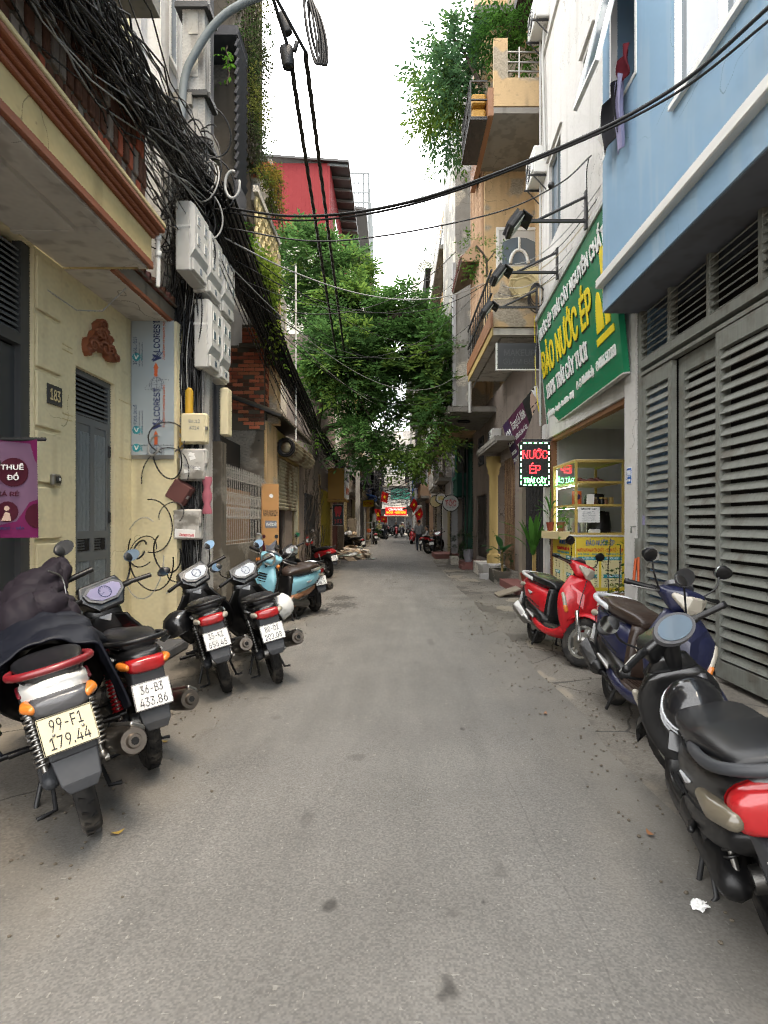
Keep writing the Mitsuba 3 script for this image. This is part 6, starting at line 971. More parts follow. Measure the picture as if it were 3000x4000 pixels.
    b.part('dial_marks', [xf(tube([(0.042 * math.cos(a), 0.01 + 0.042 * math.sin(a), 0.016) for a in np.linspace(0, 2 * math.pi, 20)], 0.0025, 4, False), MD)] + [xf(box(-0.001, 0.001, 0.028, 0.038, 0.015, 0.017), MD @ mat((0, 0.01, 0), rz=-120 + 24 * i)) for i in range(11)] + [xf(box(-0.0015, 0.0015, 0, 0.034, 0.016, 0.018), MD @ mat((0, 0.01, 0), rz=115))], 'navy_ink', parent=hb)
    for s in (-1, 1):
        b.part('grip', xf(tube([(s * 0.15, 0.83, 0.955), (s * 0.2, 0.81, 0.962), (s * 0.205, 0.808, 0.962), (s * 0.34, 0.755, 0.962)], [0.02, 0.02, 0.0165, 0.0165], 10), S), 'black_plastic', True)
        b.part('lever', xf(tube([(s * 0.18, 0.85, 0.955), (s * 0.22, 0.87, 0.95), (s * 0.34, 0.82, 0.945)], [0.009, 0.008, 0.006], 6), S), 'steel', True)
        b.part('fork', xf(tube([(s * 0.066, 1.22, R), (s * 0.066, 1.0, 0.70)], [0.022, 0.018], 10), S), 'steel', True)
    mirrors(b, S, (0.19, 0.82, 0.975), (0.25, 0.80, 1.10), face=mirror, sides=sides)
    b.part('front_fender', xf(rings(np.array([[(x, 1.22 + (R + 0.03 + 0.012 * (1 - abs(x) / 0.06)) * math.cos(a), R + (R + 0.03 + 0.012 * (1 - abs(x) / 0.06) - 0.02 * (abs(x) > 0.05)) * math.sin(a)) for x in (-0.06, -0.03, 0.0, 0.03, 0.06, 0.055, 0, -0.055)] for a in np.linspace(0.5, 2.85, 16)])), S), paint if paint != 'paint_white' else side, True)
    if not small:
        for s in (-1, 1):
            b.part('side_stripe', [rh([(s * 0.128, -0.20, 0.715, 0.008), (s * 0.134, 0.02, 0.70, 0.010), (s * 0.128, 0.12, 0.675, 0.006)], 8)], 'paint_silver' if cowl == 'paint_black' else 'paint_darkred', 40)
            b.part('panel_gap', [tube(spl([(s * 0.106, -0.34, 0.672), (s * 0.134, -0.12, 0.645), (s * 0.138, 0.1, 0.60), (s * 0.115, 0.33, 0.53)], 4), 0.005, 5)], 'dark', True)
            b.part('seat_piping', [tube(spl([(s * 0.10, -0.26, 0.775), (s * 0.14, -0.05, 0.765), (s * 0.14, 0.15, 0.745), (s * 0.105, 0.35, 0.72)], 4), 0.005, 5)], 'dark_steel', True)
            b.part('rider_peg_bracket', [rh([(s * 0.10, 0.22, 0.40, 0.016), (s * 0.10, 0.34, 0.44, 0.014), (s * 0.11, 0.40, 0.36, 0.016)], 8)], 'steel', 40)
        b.part('brake_arm', [tube([(0.10, 0.0, 0.33), (0.11, 0.10, 0.30), (0.11, 0.34, 0.29)], 0.006, 5), tube([(-0.1, 0.02, 0.30), (-0.11, 0.06, 0.36)], 0.012, 6)], 'steel', True)
        b.part('axle_nut', [xf(lathe([(0, 0), (0.018, 0), (0.018, 0.02), (0, 0.02)], 6, 'x'), mat((x, 0, R))) for x in (0.115, -0.135)], 'steel', 40)
        b.part('plate_bolt', [ball((x, -0.446, 0.60), 0.006, 5) for x in (-0.05, 0.05)], 'steel', True)
        b.part('badge', [rh([(-0.03, 0.79, 0.80, 0.006), (0.04, 0.79, 0.81, 0.006), (0.03, 0.79, 0.77, 0.005)], 8)], 'paint_silver', 40)
    b.part('cables', [xf(tube(spl([(s * 0.16, 0.85, 0.95), (s * 0.1, 0.96, 0.98), (s * 0.03, 1.0, 0.88)], 4), 0.004, 4), S) for s in (-1, 1)], 'cable', True)
    return b
def scooter(lab, P, ang, lean, plate_txt, paint, seat='seat_black', inner='black_plastic', steer=0, rail='paint_silver', rim='alloy', head='cover', plate_paint='paper', mirror='mirror', small=False, muff='steel', lower=None, sides=(-1, 1), grip_end=False, rise=0.0, signals=True, dial='dial', fen=None, big=1.0, tails='lens_clear', eng='engine_metal', sc=None):
    b = Bike(lab, P, ang, lean, 'scooter', 'scooter', rise=rise, sc=sc); R = 0.25; S = steering(0.96, 0.85, math.radians(26), math.radians(steer)); lower = lower or paint
    wheel(b, 0, R, 0.095, None, 'dark_steel', 5); wheel(b, 1.26, R, 0.085, S, rim, 5, tread=not small)
    b.part('rear_body', loft_y([(-0.40, 0.74, 0.04, 0.03, 0.03), (-0.35, 0.72, 0.11, 0.06, 0.10), (-0.15, 0.655, 0.165, 0.10, 0.17), (0.12, 0.60, 0.185, 0.13, 0.20), (0.34, 0.56, 0.165, 0.14, 0.20), (0.47, 0.52, 0.11, 0.12, 0.16)], 26, 2.7), paint, True)
    b.part('side_panel', loft_y([(-0.22, 0.50, 0.13, 0.05, 0.05), (0.0, 0.45, 0.175, 0.09, 0.08), (0.25, 0.41, 0.18, 0.08, 0.10), (0.5, 0.35, 0.165, 0.04, 0.07)], 22, 3), 'black_plastic' if lower == paint else lower, True)
    b.part('seat', loft_y([(-0.33, 0.80, 0.07, 0.02, 0.04), (-0.27, 0.81, 0.115, 0.035, 0.07), (-0.05, 0.81, 0.15, 0.045, 0.09), (0.08, 0.785, 0.155, 0.045, 0.09), (0.3, 0.775, 0.145, 0.04, 0.09), (0.44, 0.755, 0.10, 0.03, 0.07), (0.50, 0.73, 0.05, 0.015, 0.04)], 24, 2.7), seat, True)
    b.part('front_seat_panel', loft_z([(0.34, 0.45, 0.12, 0.06, 0.06), (0.55, 0.45, 0.125, 0.05, 0.06), (0.70, 0.44, 0.10, 0.05, 0.05)], 18, 3.2), inner, True)
    fl = b.part('floorboard', loft_y([(0.36, 0.30, 0.14, 0.04, 0.05), (0.6, 0.275, 0.165, 0.035, 0.05), (0.85, 0.28, 0.165, 0.04, 0.05), (0.97, 0.36, 0.13, 0.05, 0.06)], 20, 3.6), inner, True)
    b.part('skirt', loft_y([(0.15, 0.33, 0.17, 0.06, 0.06), (0.5, 0.255, 0.182, 0.05, 0.055), (0.86, 0.265, 0.178, 0.055, 0.06), (1.0, 0.36, 0.13, 0.06, 0.08)], 20, 3.2), lower, True)
    b.part('floor_rib', [box(s * (0.05 + 0.028 * i), s * (0.058 + 0.028 * i), 0.52, 0.86, 0.305, 0.325) for i in range(4) for s in (-1, 1)], 'steel' if inner == 'black_plastic' else inner, parent=fl)
    if head == 'cover' and not small: b.part('nose_panel', rh(mir([(0, 1.135, 0.575, 0.012), (0.085, 1.095, 0.66, 0.012), (0.125, 1.045, 0.80, 0.012), (0.05, 1.015, 0.875, 0.012), (0, 1.13, 0.72, 0.010), (0, 1.06, 0.86, 0.010)])), paint, 20)
    aw, af = ((1, 1) if big == 1 else (0.82, 0.9)) if head == 'cover' else (0.86, 0.5)
    k = b.part('front_apron', loft_z([(0.27, 0.985, 0.10 * aw, 0.05 * af, 0.05), (0.40, 1.00, 0.175 * aw, 0.075 * af, 0.055), (0.55, 1.01, 0.225 * aw, 0.105 * af, 0.055), (0.70, 0.995, 0.225 * aw, 0.12 * af, 0.055), (0.80, 0.965, 0.17 * aw, 0.10 * af, 0.05), (0.90, 0.935, 0.10 * aw, 0.05 * af, 0.04)], 26, 2.2 if head == 'cover' else 3.2), paint, True)
    if head != 'cover': b.part('vent_slot', [box(-0.07, 0.07, 1.03, 1.062, 0.66 + 0.035 * i, 0.675 + 0.035 * i, 0.004) for i in range(4)], 'dark'); b.part('centre_trim', tube([(0, 1.062, 0.40), (0, 1.07, 0.55), (0, 1.06, 0.64)], 0.010, 6), 'chrome', True)
    b.part('inner_shield', loft_z([(0.30, 0.965, 0.11, 0.02, 0.06), (0.50, 0.975, 0.20, 0.03, 0.055), (0.70, 0.955, 0.205, 0.03, 0.055), (0.82, 0.925, 0.13, 0.02, 0.05)], 22, 3.0), inner, True)
    for s in (-1, 1):
        if signals: b.part('front_signal', [rh([(s * 0.165, 1.085, 0.56, 0.022), (s * 0.19, 1.065, 0.66, 0.022), (s * 0.20, 1.045, 0.70, 0.018)])], 'lens_clear', 50); b.part('signal_bulb', [rh([(s * 0.158, 1.09, 0.535, 0.022), (s * 0.172, 1.085, 0.575, 0.022)])], 'lens_orange', 50)
        if head == 'cover': b.part('air_slot', [xf(rh([(s * 0.03, 0, 0, 0.008), (s * 0.05, -0.012, 0.07, 0.012)]), mat((0, 1.118, 0.61)))], 'dark', 50)
    b.part('neck', xf(rh([(0, 0.94, 0.84, 0.05), (0, 0.90, 0.95, 0.05)]), S), 'black_plastic', 45)
    hb = b.part('handlebar_cover', xf(rh(mir([(0.13, 0.885, 1.0, 0.03), (0.06, 0.83, 1.03, 0.025), (0.12, 0.95, 0.99, 0.03), (0.05, 1.03, 1.0, 0.03), (0.07, 0.97, 0.92, 0.04), (0.03, 1.04, 0.96, 0.03)])), S), paint, 35)
    if head == 'cover': b.part('headlight', xf(rh(mir([(0.105, 1.0, 0.985, 0.022), (0.03, 1.065, 0.985, 0.018), (0.045, 1.055, 0.92, 0.018), (0.02, 1.05, 0.895, 0.012)])), S), 'lens_clear', 45, parent=hb)
    else:
        A = S @ mat((0, 1.03, 0.99), rx=-6); kk = b.part('headlight', xf(lathe([(0.0, -0.09), (0.07, -0.08), (0.092, -0.01), (0.095, 0.02), (0.085, 0.024), (0.082, 0.01), (0.0, 0.0)], 24, 'y'), A), 'chrome', 40, parent=hb); b.part('headlight_glass', xf(lathe([(0.083, 0.012), (0.06, 0.026), (0.0, 0.034)], 24, 'y'), A), 'lens_clear', True)
        for s in (-1, 1): b.part('front_signal', xf(ball((s * 0.15, 1.03, 0.93), (0.028, 0.03, 0.028), 8), S), 'lens_orange', True)
    nn = unit((0, -0.62 * big ** 2, 0.78)); MD = S @ frame((0, 0.862 - .05 * (big - 1) * 4, 1.043), (1, 0, 0), np.cross(nn, (1, 0, 0)), nn)
    b.part('dial_rim', xf(prism(affinity.scale(Point(0, 0).buffer(1, 12), 0.105 * min(big, 1.15), 0.068 * min(big, 1.15)), 0.03), MD @ mat((0, 0, -0.016))), 'paint_grey', parent=hb); b.part('dial', xf(prism(affinity.scale(Point(0, 0).buffer(1, 12), 0.09 * min(big, 1.12), 0.056 * min(big, 1.12)), 0.004), MD @ mat((0, 0, 0.015))), dial, parent=hb)
    for s in (-1, 1):
        b.part('grip', xf(tube([(s * 0.15, 0.89, 1.0), (s * 0.2, 0.87, 1.003), (s * 0.205, 0.868, 1.003), (s * 0.33, 0.815, 1.005), (s * 0.335, 0.813, 1.005), (s * 0.355, 0.806, 1.006)], [0.02, 0.021, 0.017, 0.017, 0.02, 0.018], 10), S), 'black_plastic', True)
        b.part('lever', xf(tube([(s * 0.17, 0.915, 0.995), (s * 0.21, 0.93, 0.99), (s * 0.345, 0.875, 0.985)], [0.010, 0.008, 0.006], 6), S), 'steel', True)
        b.part('fork', xf(tube([(s * 0.075, 1.25, R), (s * 0.075, 1.11, 0.53)], [0.022, 0.024], 10), S), 'alloy', True)
    mirrors(b, S, (0.17, 0.90, 1.02), (0.25, 0.90, 1.17), shape=(0.062, 0.016, 0.052) if head == 'cover' else (0.06, 0.014, 0.06), face=mirror, sides=sides, chrome=head != 'cover')
    b.part('front_fender', xf(rings(np.array([[(x, 1.26 + (R + 0.035 + 0.02 * (1 - abs(x) / 0.075)) * math.cos(a), R + (R + 0.035 + 0.02 * (1 - abs(x) / 0.075) - 0.035 * (abs(x) > 0.06)) * math.sin(a)) for x in (-0.075, -0.07, -0.04, 0.0, 0.04, 0.07, 0.075, 0.06, 0, -0.06)] for a in np.linspace(0.25, 2.5, 18)])), S), fen or paint, True)
    b.part('rear_fender', [rh(mir([(0.085, -0.31, 0.60, 0.015), (0.07, -0.42, 0.58, 0.012), (0.07, -0.44, 0.40, 0.01), (0.06, -0.46, 0.28, 0.008), (0.06, -0.40, 0.42, 0.01)])), rings(np.array([[(x, (R + 0.02) * math.cos(a), R + (R + 0.02) * math.sin(a)) for x in (-0.06, 0, 0.06, 0.06, -0.06)] for a in np.linspace(1.4, 3.0, 10)]))], 'dark_fender', 45)
    g = big; tl = b.part('tail_lamp', loft_y([(-0.44, 0.685, 0.08 * g, 0.04 * g, 0.04 * g), (-0.41, 0.69, 0.115 * g, 0.062 * g, 0.06 * g), (-0.35, 0.69, 0.12 * g, 0.066 * g, 0.066 * g)], 20, 3.0, 2), 'lens_red', True)
    for s in (-1, 1): b.part('turn_signal', rh([(s * 0.115 * g, -0.40, 0.675, 0.028 * g), (s * 0.14 * g, -0.33, 0.68, 0.03 * g), (s * 0.15 * g, -0.22, 0.69, 0.016 * g)]), tails, 50)
    plate_on(b, -0.468, 0.50, plate_txt, plate_paint, 0.2)
    b.part('grab_rail', [tube(spl([(0.15, 0.02, 0.765), (0.165, -0.2, 0.80), (0.14, -0.36, 0.825), (0.05, -0.43, 0.83), (-0.05, -0.43, 0.83), (-0.14, -0.36, 0.825), (-0.165, -0.2, 0.80), (-0.15, 0.02, 0.765)], 4), [0.022] * 29, 8)], rail, True)
    mu = b.part('muffler', [tube([(0.13, 0.42, 0.21), (0.15, 0.2, 0.25), (0.175, 0.1, 0.28)], 0.018, 8), tube([(0.17, 0.13, 0.272), (0.18, 0.06, 0.29), (0.185, -0.26, 0.385), (0.185, -0.30, 0.395)], [0.03, 0.062, 0.066, 0.05], 18)], muff, 40)
    b.part('heat_shield', [rh([(0.235, 0.06, 0.31, 0.015), (0.245, -0.22, 0.40, 0.02), (0.2, -0.24, 0.46, 0.012), (0.2, 0.05, 0.355, 0.012)])], 'black_plastic' if muff != 'steel' else 'steel', 40, parent=mu)
    b.part('outlet', [tube([(0.185, -0.295, 0.394), (0.185, -0.315, 0.40)], 0.018, 10)], 'dark', parent=mu)
    b.part('engine', [rh([(-0.12, 0.0, R, 0.07), (-0.12, 0.42, 0.33, 0.08), (-0.1, 0.1, R + 0.03, 0.08)]), rh([(0.08, 0.1, 0.3, 0.06), (0.08, 0.42, 0.32, 0.08), (-0.08, 0.42, 0.32, 0.08)])], eng, 45)
    for s in (-1, 1):
        q = b.part('shock_absorber', [tube([(s * 0.105, -0.02, 0.30), (s * 0.11, 0.05, 0.60)], 0.013, 7)], 'steel', True); b.part('spring', spring((s * 0.106, -0.01, 0.35), (s * 0.11, 0.045, 0.58), 0.027, 9), 'dark_steel', True, parent=q)
    if not small:
        for s in (-1, 1):
            b.part('panel_gap', [tube(spl([(s * 0.118, -0.36, 0.66), (s * 0.172, -0.12, 0.56), (s * 0.19, 0.12, 0.53), (s * 0.165, 0.36, 0.47)], 4), 0.005, 5), tube(spl([(s * 0.11, -0.28, 0.775), (s * 0.155, -0.05, 0.755), (s * 0.16, 0.1, 0.725), (s * 0.13, 0.38, 0.70)], 4), 0.006, 5)], 'dark', True)
            b.part('side_badge', [rh([(s * 0.188, 0.02, 0.63, 0.006), (s * 0.19, 0.16, 0.615, 0.006), (s * 0.188, 0.1, 0.595, 0.005)], 8)], 'paint_silver', 40)
            b.part('footrest', [rh([(s * 0.17, 0.26, 0.36, 0.014), (s * 0.21, 0.12, 0.40, 0.016), (s * 0.19, 0.30, 0.34, 0.012)], 8)], 'steel' if s > 0 else 'black_plastic', 40)
        b.part('front_cable', [xf(tube(spl([(0.07, 1.10, 0.86), (0.13, 1.16, 0.62), (0.12, 1.2, 0.42), (0.08, 1.25, R)], 5), 0.005, 5), S)], 'cable', True)
    b.part('stand', [tube([(-0.12, 0.36, 0.25), (-0.16, 0.24, 0.05), (-0.23, 0.20, 0.03), (-0.24, 0.3, 0.04)], 0.011, 6), tube([(0.12, 0.36, 0.25), (0.14, 0.26, 0.02)], 0.012, 6), tube([(-0.10, 0.40, 0.27), (-0.20, 0.38, 0.03)], 0.012, 6)], 'black_metal', True)
    return b
# left row, nearest first
underbone('white motorbike with red grab rail and cream plate 99-F1 179.44, nearest on the left', (-1.54, 3.13), -33, 13, ('99-F1', '179.44'), 'paint_black', 'paint_darkred', 28, 'cream_plastic', lamp='paint_grey', pz=0.60, rail='paint_rail', cowl='paint_white', springc='steel', tail_signals='lens_orange', sides=(1,), mirror='black_plastic', sc=1.14)
b2 = underbone('black motorbike with white number plate 36-B3 433.86, second on the left', (-1.56, 3.92), -34, 9, ('36-B3', '433.86'), 'paint_black', 'paint_black', 20, springc='paint_red', sides=(-1, 1), mirror='window_glass', tail_signals='lens_orange', dialm='cloth_lilac')
b2.part('knee_panel', [rh([(s * 0.10, 0.62, 0.56, 0.02), (s * 0.08, 0.86, 0.66, 0.03), (s * 0.12, 0.80, 0.6, 0.01)]) for s in (-1, 1)], 'paint_red', 45)
underbone('black motorbike with white number plate 35-K1 655.45, third on the left', (-1.54, 5.65), -22, 14, ('35-K1', '655.45'), 'paint_black', None, 30)
b4 = underbone('black motorbike with number plate 88-D1 202.08 and white helmet, fourth on the left', (-1.14, 5.98), -21, 13, ('88-D1', '202.08'), 'paint_black', None, 28, wire=False)
scooter('light blue retro scooter with brown seat and round headlight, parked among the left motorbikes', (-1.62, 10.1), 204, 10, ('29-B1', '410.22'), 'paint_sky', 'seat_brown', 'black_plastic', 25, rail='chrome', head='round', lower='paint_copper', muff='muffler', signals=False)
underbone('dark sport motorbike beside the light blue scooter', (-1.40, 10.75), -30, 9, ('29-C1', '338.71'), 'paint_black', None, 30, small=True)
underbone('dark red motorbike with white number plate standing in front of the vine covered wall', (-1.88, 17.3), -38, 9, ('29-AA', '673.02'), 'paint_red', 'paint_black', 25, small=True, cowl='paint_red')
underbone('black motorbike with two helmets behind the rubble heap', (-1.72, 29.3), -40, 9, ('29-E2', '114.60'), 'paint_black', None, 20, small=True)
scooter('black scooter parked by the grey pole on the far left', (-1.35, 44.0), -10, 8, ('29-M1', '220.15'), 'paint_black', small=True, rail='black_plastic')
# right row
scooter('bright red scooter with silver muffler in front of the juice shop', (1.80, 7.92), 172, 9, ('29-D2', '551.07'), 'paint_red', 'seat_black', 'black_plastic', 30, rail='meter_grey', sides=(-1, 1), mirror='black_plastic')
scooter('dark navy scooter with brown seat and silver grab rail before the grey gate', (1.86, 5.25), 181, 8, ('29-H1', '902.33'), 'paint_navy', 'seat_brown', 'seat_brown', 12, rim='white_paint', muff='black_plastic', head='cover', mirror='mirror')
r4 = scooter('black scooter with large red tail lamp, nearest on the right', (1.43, 2.25), 12, 13, ('29-K3', '176.20'), 'paint_black', 'seat_black', 'paint_black', 32, rail='dark_fender', dial='window_glass', mirror='mirror', fen='paint_black', big=1.3, tails='lens_smoke', eng='black_plastic', sc=0.99)
underbone('dark red motorbike seen from behind, parked on the right beyond the walking man', (1.92, 29.0), 18, 8, ('29-V1', '233.88'), 'paint_darkred', 'paint_black', 15, small=True)
underbone('pink red motorbike parked side by side with the dark red one on the right', (1.68, 30.8), 50, 8, ('29-L5', '409.18'), 'paint_red', None, 15, small=True)
scooter('red scooter with white front parked past the walking man', (1.28, 46.0), 186, 8, ('29-P1', '665.31'), 'paint_red', small=True)
# helmets
def helmet(lab, c, s, mt, M=None, stripes=None, band='black_plastic'):
    q = Thing('helmet', lab, 'helmet'); M = M if M is not None else mat(c)
    prof = [(0.0, 0.13), (0.05, 0.125), (0.10, 0.095), (0.125, 0.04), (0.13, -0.02), (0.125, -0.06)]
    q.part('shell', xf(lathe(prof, 24), M @ np.diag([s, s * 1.12, s, 1])), mt, 60); q.part('rim', xf(tube([(0.128 * s * math.cos(a), 0.143 * s * math.sin(a), -0.062 * s) for a in np.linspace(0, 2 * math.pi, 25)], 0.008, 6, False), M), band, True); q.part('visor', xf(rh([(0.07 * s, 0.13 * s, -0.03, 0.006), (-0.07 * s, 0.13 * s, -0.03, 0.006), (0.06 * s, 0.20 * s, -0.055, 0.005), (-0.06 * s, 0.20 * s, -0.055, 0.005)]), M), mt if mt == 'helmet_black' else band, 50)
    if stripes: q.part('stripe', [xf(tube([(0.1295 * s * math.cos(a), 0.1455 * s * math.sin(a), z) for a in np.linspace(0, 2 * math.pi, 25)], 0.006, 5, False), M) for z in (-0.035, -0.012, 0.01)], stripes, True)
    return q
Mh = mat((1.33, 2.74, 0.72), rz=150, rx=-38, ry=-10); helmet('black helmet with three pale stripes hanging in front of the black scooter seat', None, 1.0, 'helmet_black', Mh, 'paint_silver')
helmet('white helmet resting on the side of the fourth motorbike', None, 0.9, 'paint_white', b4.M @ mat((0.17, -0.02, 0.66), ry=70))
helmet('dark peaked helmet hanging on the left side of the third motorbike', (-1.93, 5.55, 0.64), 0.95, 'helmet_black', mat((-1.98, 5.62, 0.62), rz=130, rx=-25))
helmet('beige helmet on the black motorbike by the rubble heap', (-1.95, 29.6, 1.0), 1.0, 'beige_cap'); helmet('silver grey helmet on the black motorbike by the rubble heap', (-2.2, 29.7, 1.02), 1.1, 'paint_silver')
r4.part('ignition_ring', xf(lathe([(0.02, 0), (0.035, 0.0), (0.035, 0.012), (0.02, 0.014)], 18, 'y', True), mat((0.10, 0.90, 0.70), rx=10)), 'chrome', 40); r4.part('ignition_plate', xf(rh([(0.10, 0.905, 0.70, 0.03), (0.12, 0.905, 0.76, 0.03), (0.09, 0.905, 0.66, 0.03)]), mat((0, 0, 0))), 'paint_grey', 45); r4.part('wrapper', xf(box(-0.05, 0.03, -0.01, 0.0, 0, 0.04), mat((0.17, 0.88, 0.52), ry=25)), 'green_ink')
# jacket draped over the nearest left motorbike
t = Thing('jacket', 'crumpled dark purple padded jacket draped over the nearest left motorbike', 'jacket')
b1M = mat((-1.54, 3.13, 0), rz=33) @ mat(ry=-13, s=1.06)
jm = bone([((-0.06, 0.52, 0.97), 0.12, (0.02, 0.80, 1.05), 0.145), ((0.02, 0.80, 1.05), 0.14, (0.18, 0.95, 1.15), 0.085), ((-0.24, 0.62, 0.96), 0.10, (0.05, 0.6, 0.98), 0.13), ((-0.30, 0.80, 1.0), 0.09, (0, 0.78, 1.02), 0.13), ((0.12, 0.62, 0.93), 0.09, (0.1, 0.85, 1.0), 0.10)], 0.018, 8)
v = jm[0]; nrm = np.array(trimesh.Trimesh(v, jm[1], process=False).vertex_normals)
w1 = meshkit.fbm(v * 3.2, 3, 2); w2 = meshkit.fbm(v * 4.1 + 9, 3, 6); fold = np.abs(np.sin(v[:, 2] * 15 + v[:, 1] * 9 + 12 * w1)); rip = np.abs(np.sin(v[:, 0] * 22 - v[:, 2] * 13 + 14 * w2))
v = v + nrm * (0.026 * (np.sqrt(fold) - 0.6) + 0.014 * (np.sqrt(rip) - 0.6) + 0.05 * (w2 - .5))[:, None]
t.part('hood', xf((v, jm[1]), b1M), 'jacket', True)
def drape(u, q):
    a = (u - 0.5) * 2; y = 0.06 + 0.66 * q; hang = np.clip(np.abs(a) - 0.45, 0, 1); top = 0.905 + 0.05 * q + 0.05 * np.sin(3.1 * q)
    x = np.sign(a) * (0.215 * np.minimum(np.abs(a), 0.45) / 0.45 + 0.10 * hang) + 0.0 * y
    fo = np.abs(np.sin(11 * q + 5 * u + 3 * np.sin(5 * u))) ** 0.6
    return x * (1 + 0.12 * fo * (np.abs(a) > .3)), y + 0.05 * np.sin(6 * u) * hang - 0.05 * hang, top - 0.09 * (np.minimum(np.abs(a), .45) / .45) ** 2 - (0.62 + 0.09 * np.sin(9 * q)) * hang + 0.022 * fo + 0.012 * np.abs(np.sin(19 * u + 7 * q))
t.part('body', xf(sheet(drape, 46, 40, 0.012), b1M), 'jacket_lining', True)
t.part('sleeve', [xf(m_, b1M) for m_ in (bone([((-0.22, 0.30, 0.84), 0.07, (-0.36, 0.42, 0.70), 0.065), ((-0.36, 0.42, 0.70), 0.065, (-0.34, 0.6, 0.56), 0.055)], 0.03, 5), bone([((0.20, 0.34, 0.84), 0.06, (0.26, 0.52, 0.76), 0.055)], 0.03, 5))], 'jacket_lining', True)
t.part('zip', xf(tube(spl([(0.13, 0.72, 1.19), (0.19, 0.80, 1.13), (0.19, 0.78, 1.02)], 5), 0.006, 5), b1M), 'steel', True)
# ================================================================= utility pole, meters, cables
R6 = np.random.default_rng(61)
def taperbox(x, y, z0, z1, w0, w1, d0, d1):
    v = np.array([[x + sx * w, y + sy * d, z] for z, w, d in ((z0, w0 / 2, d0 / 2), (z1, w1 / 2, d1 / 2)) for sx, sy in ((-1, -1), (1, -1), (1, 1), (-1, 1))]); return v, tri([[0, 3, 2, 1], [4, 5, 6, 7], [0, 1, 5, 4], [1, 2, 6, 5], [2, 3, 7, 6], [3, 0, 4, 7]])
PX, PY = -2.60, 8.05
t = Thing('utility_pole', 'grey square concrete utility pole loaded with meter boxes and tangled black cables', 'utility pole')
t.part('shaft', [taperbox(PX, PY, 0, 9.6, 0.36, 0.27, 0.30, 0.24)], 'pole_concrete')
t.part('recess', [box(PX - 0.06, PX + 0.06, PY - 0.135 + 0.0, PY - 0.128, 6.2 + 0.55 * i, 6.5 + 0.55 * i) for i in range(5)], 'wall_concrete')
for z in (8.15, 7.02, 6.42, 5.35): t.part('crossarm', [box(PX - 0.22, PX + 0.20, PY - 0.20, PY - 0.15, z, z + 0.07), box(PX - 0.22, PX - .15, PY - 0.15, PY + 0.2, z, z + 0.07), box(PX + 0.15, PX + 0.22, PY - 0.15, PY + 0.2, z, z + 0.07)], 'black_metal')
t.part('lamp_arm', tube(spl([(PX - 0.14, PY - 0.22, 4.6), (PX - 0.13, PY - 0.22, 6.0), (PX - 0.10, PY - 0.22, 7.1), (PX + 0.06, PY - 0.24, 7.52), (PX + 0.36, PY - 0.26, 7.92), (PX + 0.75, PY - 0.28, 8.15), (PX + 1.3, PY - 0.3, 8.3), (PX + 1.9, PY - 0.3, 8.38)], 4), [0.05] * 29, 10), 'steel_grey', True)
def meter(y0, y1, z0, z1, lab, x=-2.30):
    q = Thing('meter_box', lab, 'meter box', 'grey electricity meter boxes on the pole'); M = on_wall((x, (y0 + y1) / 2, z0), (0, 1, 0)); w, hh = y1 - y0, z1 - z0
    q.part('case', xf(box(-w / 2, w / 2, 0.0, hh, -0.22, -0.05, 0.012), M), 'meter_grey')
    v = np.array([(-w / 2, 0.2 * hh, -.05), (w / 2, .2 * hh, -.05), (w / 2, hh, -.05), (-w / 2, hh, -.05), (-w / 2 + .02, 0.33 * hh, 0.0), (w / 2 - .02, 0.33 * hh, 0), (w / 2 - .02, hh - .04, 0), (-w / 2 + .02, hh - .04, 0)]); q.part('lid', xf((v, BOXF if 0 else tri([[4, 5, 6, 7], [0, 1, 5, 4], [1, 2, 6, 5], [2, 3, 7, 6], [3, 0, 4, 7]])), M), 'meter_grey')
    q.part('lower_lid', xf(box(-w / 2 + .03, w / 2 - .03, 0.02, 0.2 * hh, -0.05, -0.015, 0.008), M), 'meter_grey'); q.part('strap', xf(box(-w / 2 - .004, w / 2 + .004, hh * .62, hh * .65, -0.225, -0.048), M), 'white_plastic')
    for ix in (-1, 1):
        for iz in (0.5, 0.78):
            k = q.part('window', xf(box(ix * w * .24 - .05, ix * w * .24 + .05, hh * iz - .06, hh * iz + .06, 0.0, 0.008), M), 'white_plastic'); q.part('glass', xf(box(ix * w * .24 - .038, ix * w * .24 + .038, hh * iz - .048, hh * iz + .048, 0.008, 0.011), M), 'window_glass', parent=k)
    q.part('reader_window', xf(box(-.03, .05, 0.07 * hh, 0.15 * hh, -0.015, -0.011), M), 'window_glass')
    return q
meter(7.70, 8.15, 3.50, 4.36, 'pale grey meter box, nearer one of the lower pair on the pole'); meter(8.2, 8.62, 3.48, 4.34, 'pale grey meter box, farther one of the lower pair on the pole')
meter(7.05, 7.6, 4.45, 5.25, 'pale grey meter box, nearest of the upper three on the pole'); meter(7.66, 8.2, 4.43, 5.23, 'pale grey meter box, middle of the upper three on the pole'); meter(8.28, 8.85, 4.40, 5.2, 'pale grey meter box, farthest of the upper three on the pole')
def jbox(nm, lab, x, z, w, hh, mt, rot=0, y=7.72, d=0.16, lid=True):
    q = Thing(nm, lab, 'junction box'); M = on_wall((x, y, z), (1, 0, 0)) @ mat(rz=rot); q.part('case', xf(box(-w / 2, w / 2, -hh / 2, hh / 2, 0, d * .75, 0.02), M), mt)
    q.part('door', xf(box(-w / 2 + .012, w / 2 - .012, -hh / 2 + .012, hh / 2 - .012, d * .76, d, 0.012), M), mt); q.part('hinge', [xf(box(-w / 2 - .012, -w / 2, z_, z_ + .05, d * .5, d * .8), M) for z_ in (-hh * .3, hh * .2)], 'steel'); q.part('latch', xf(box(w / 2 - .01, w / 2 + .012, -.02, .02, d * .6, d * .9), M), 'steel'); return q, M
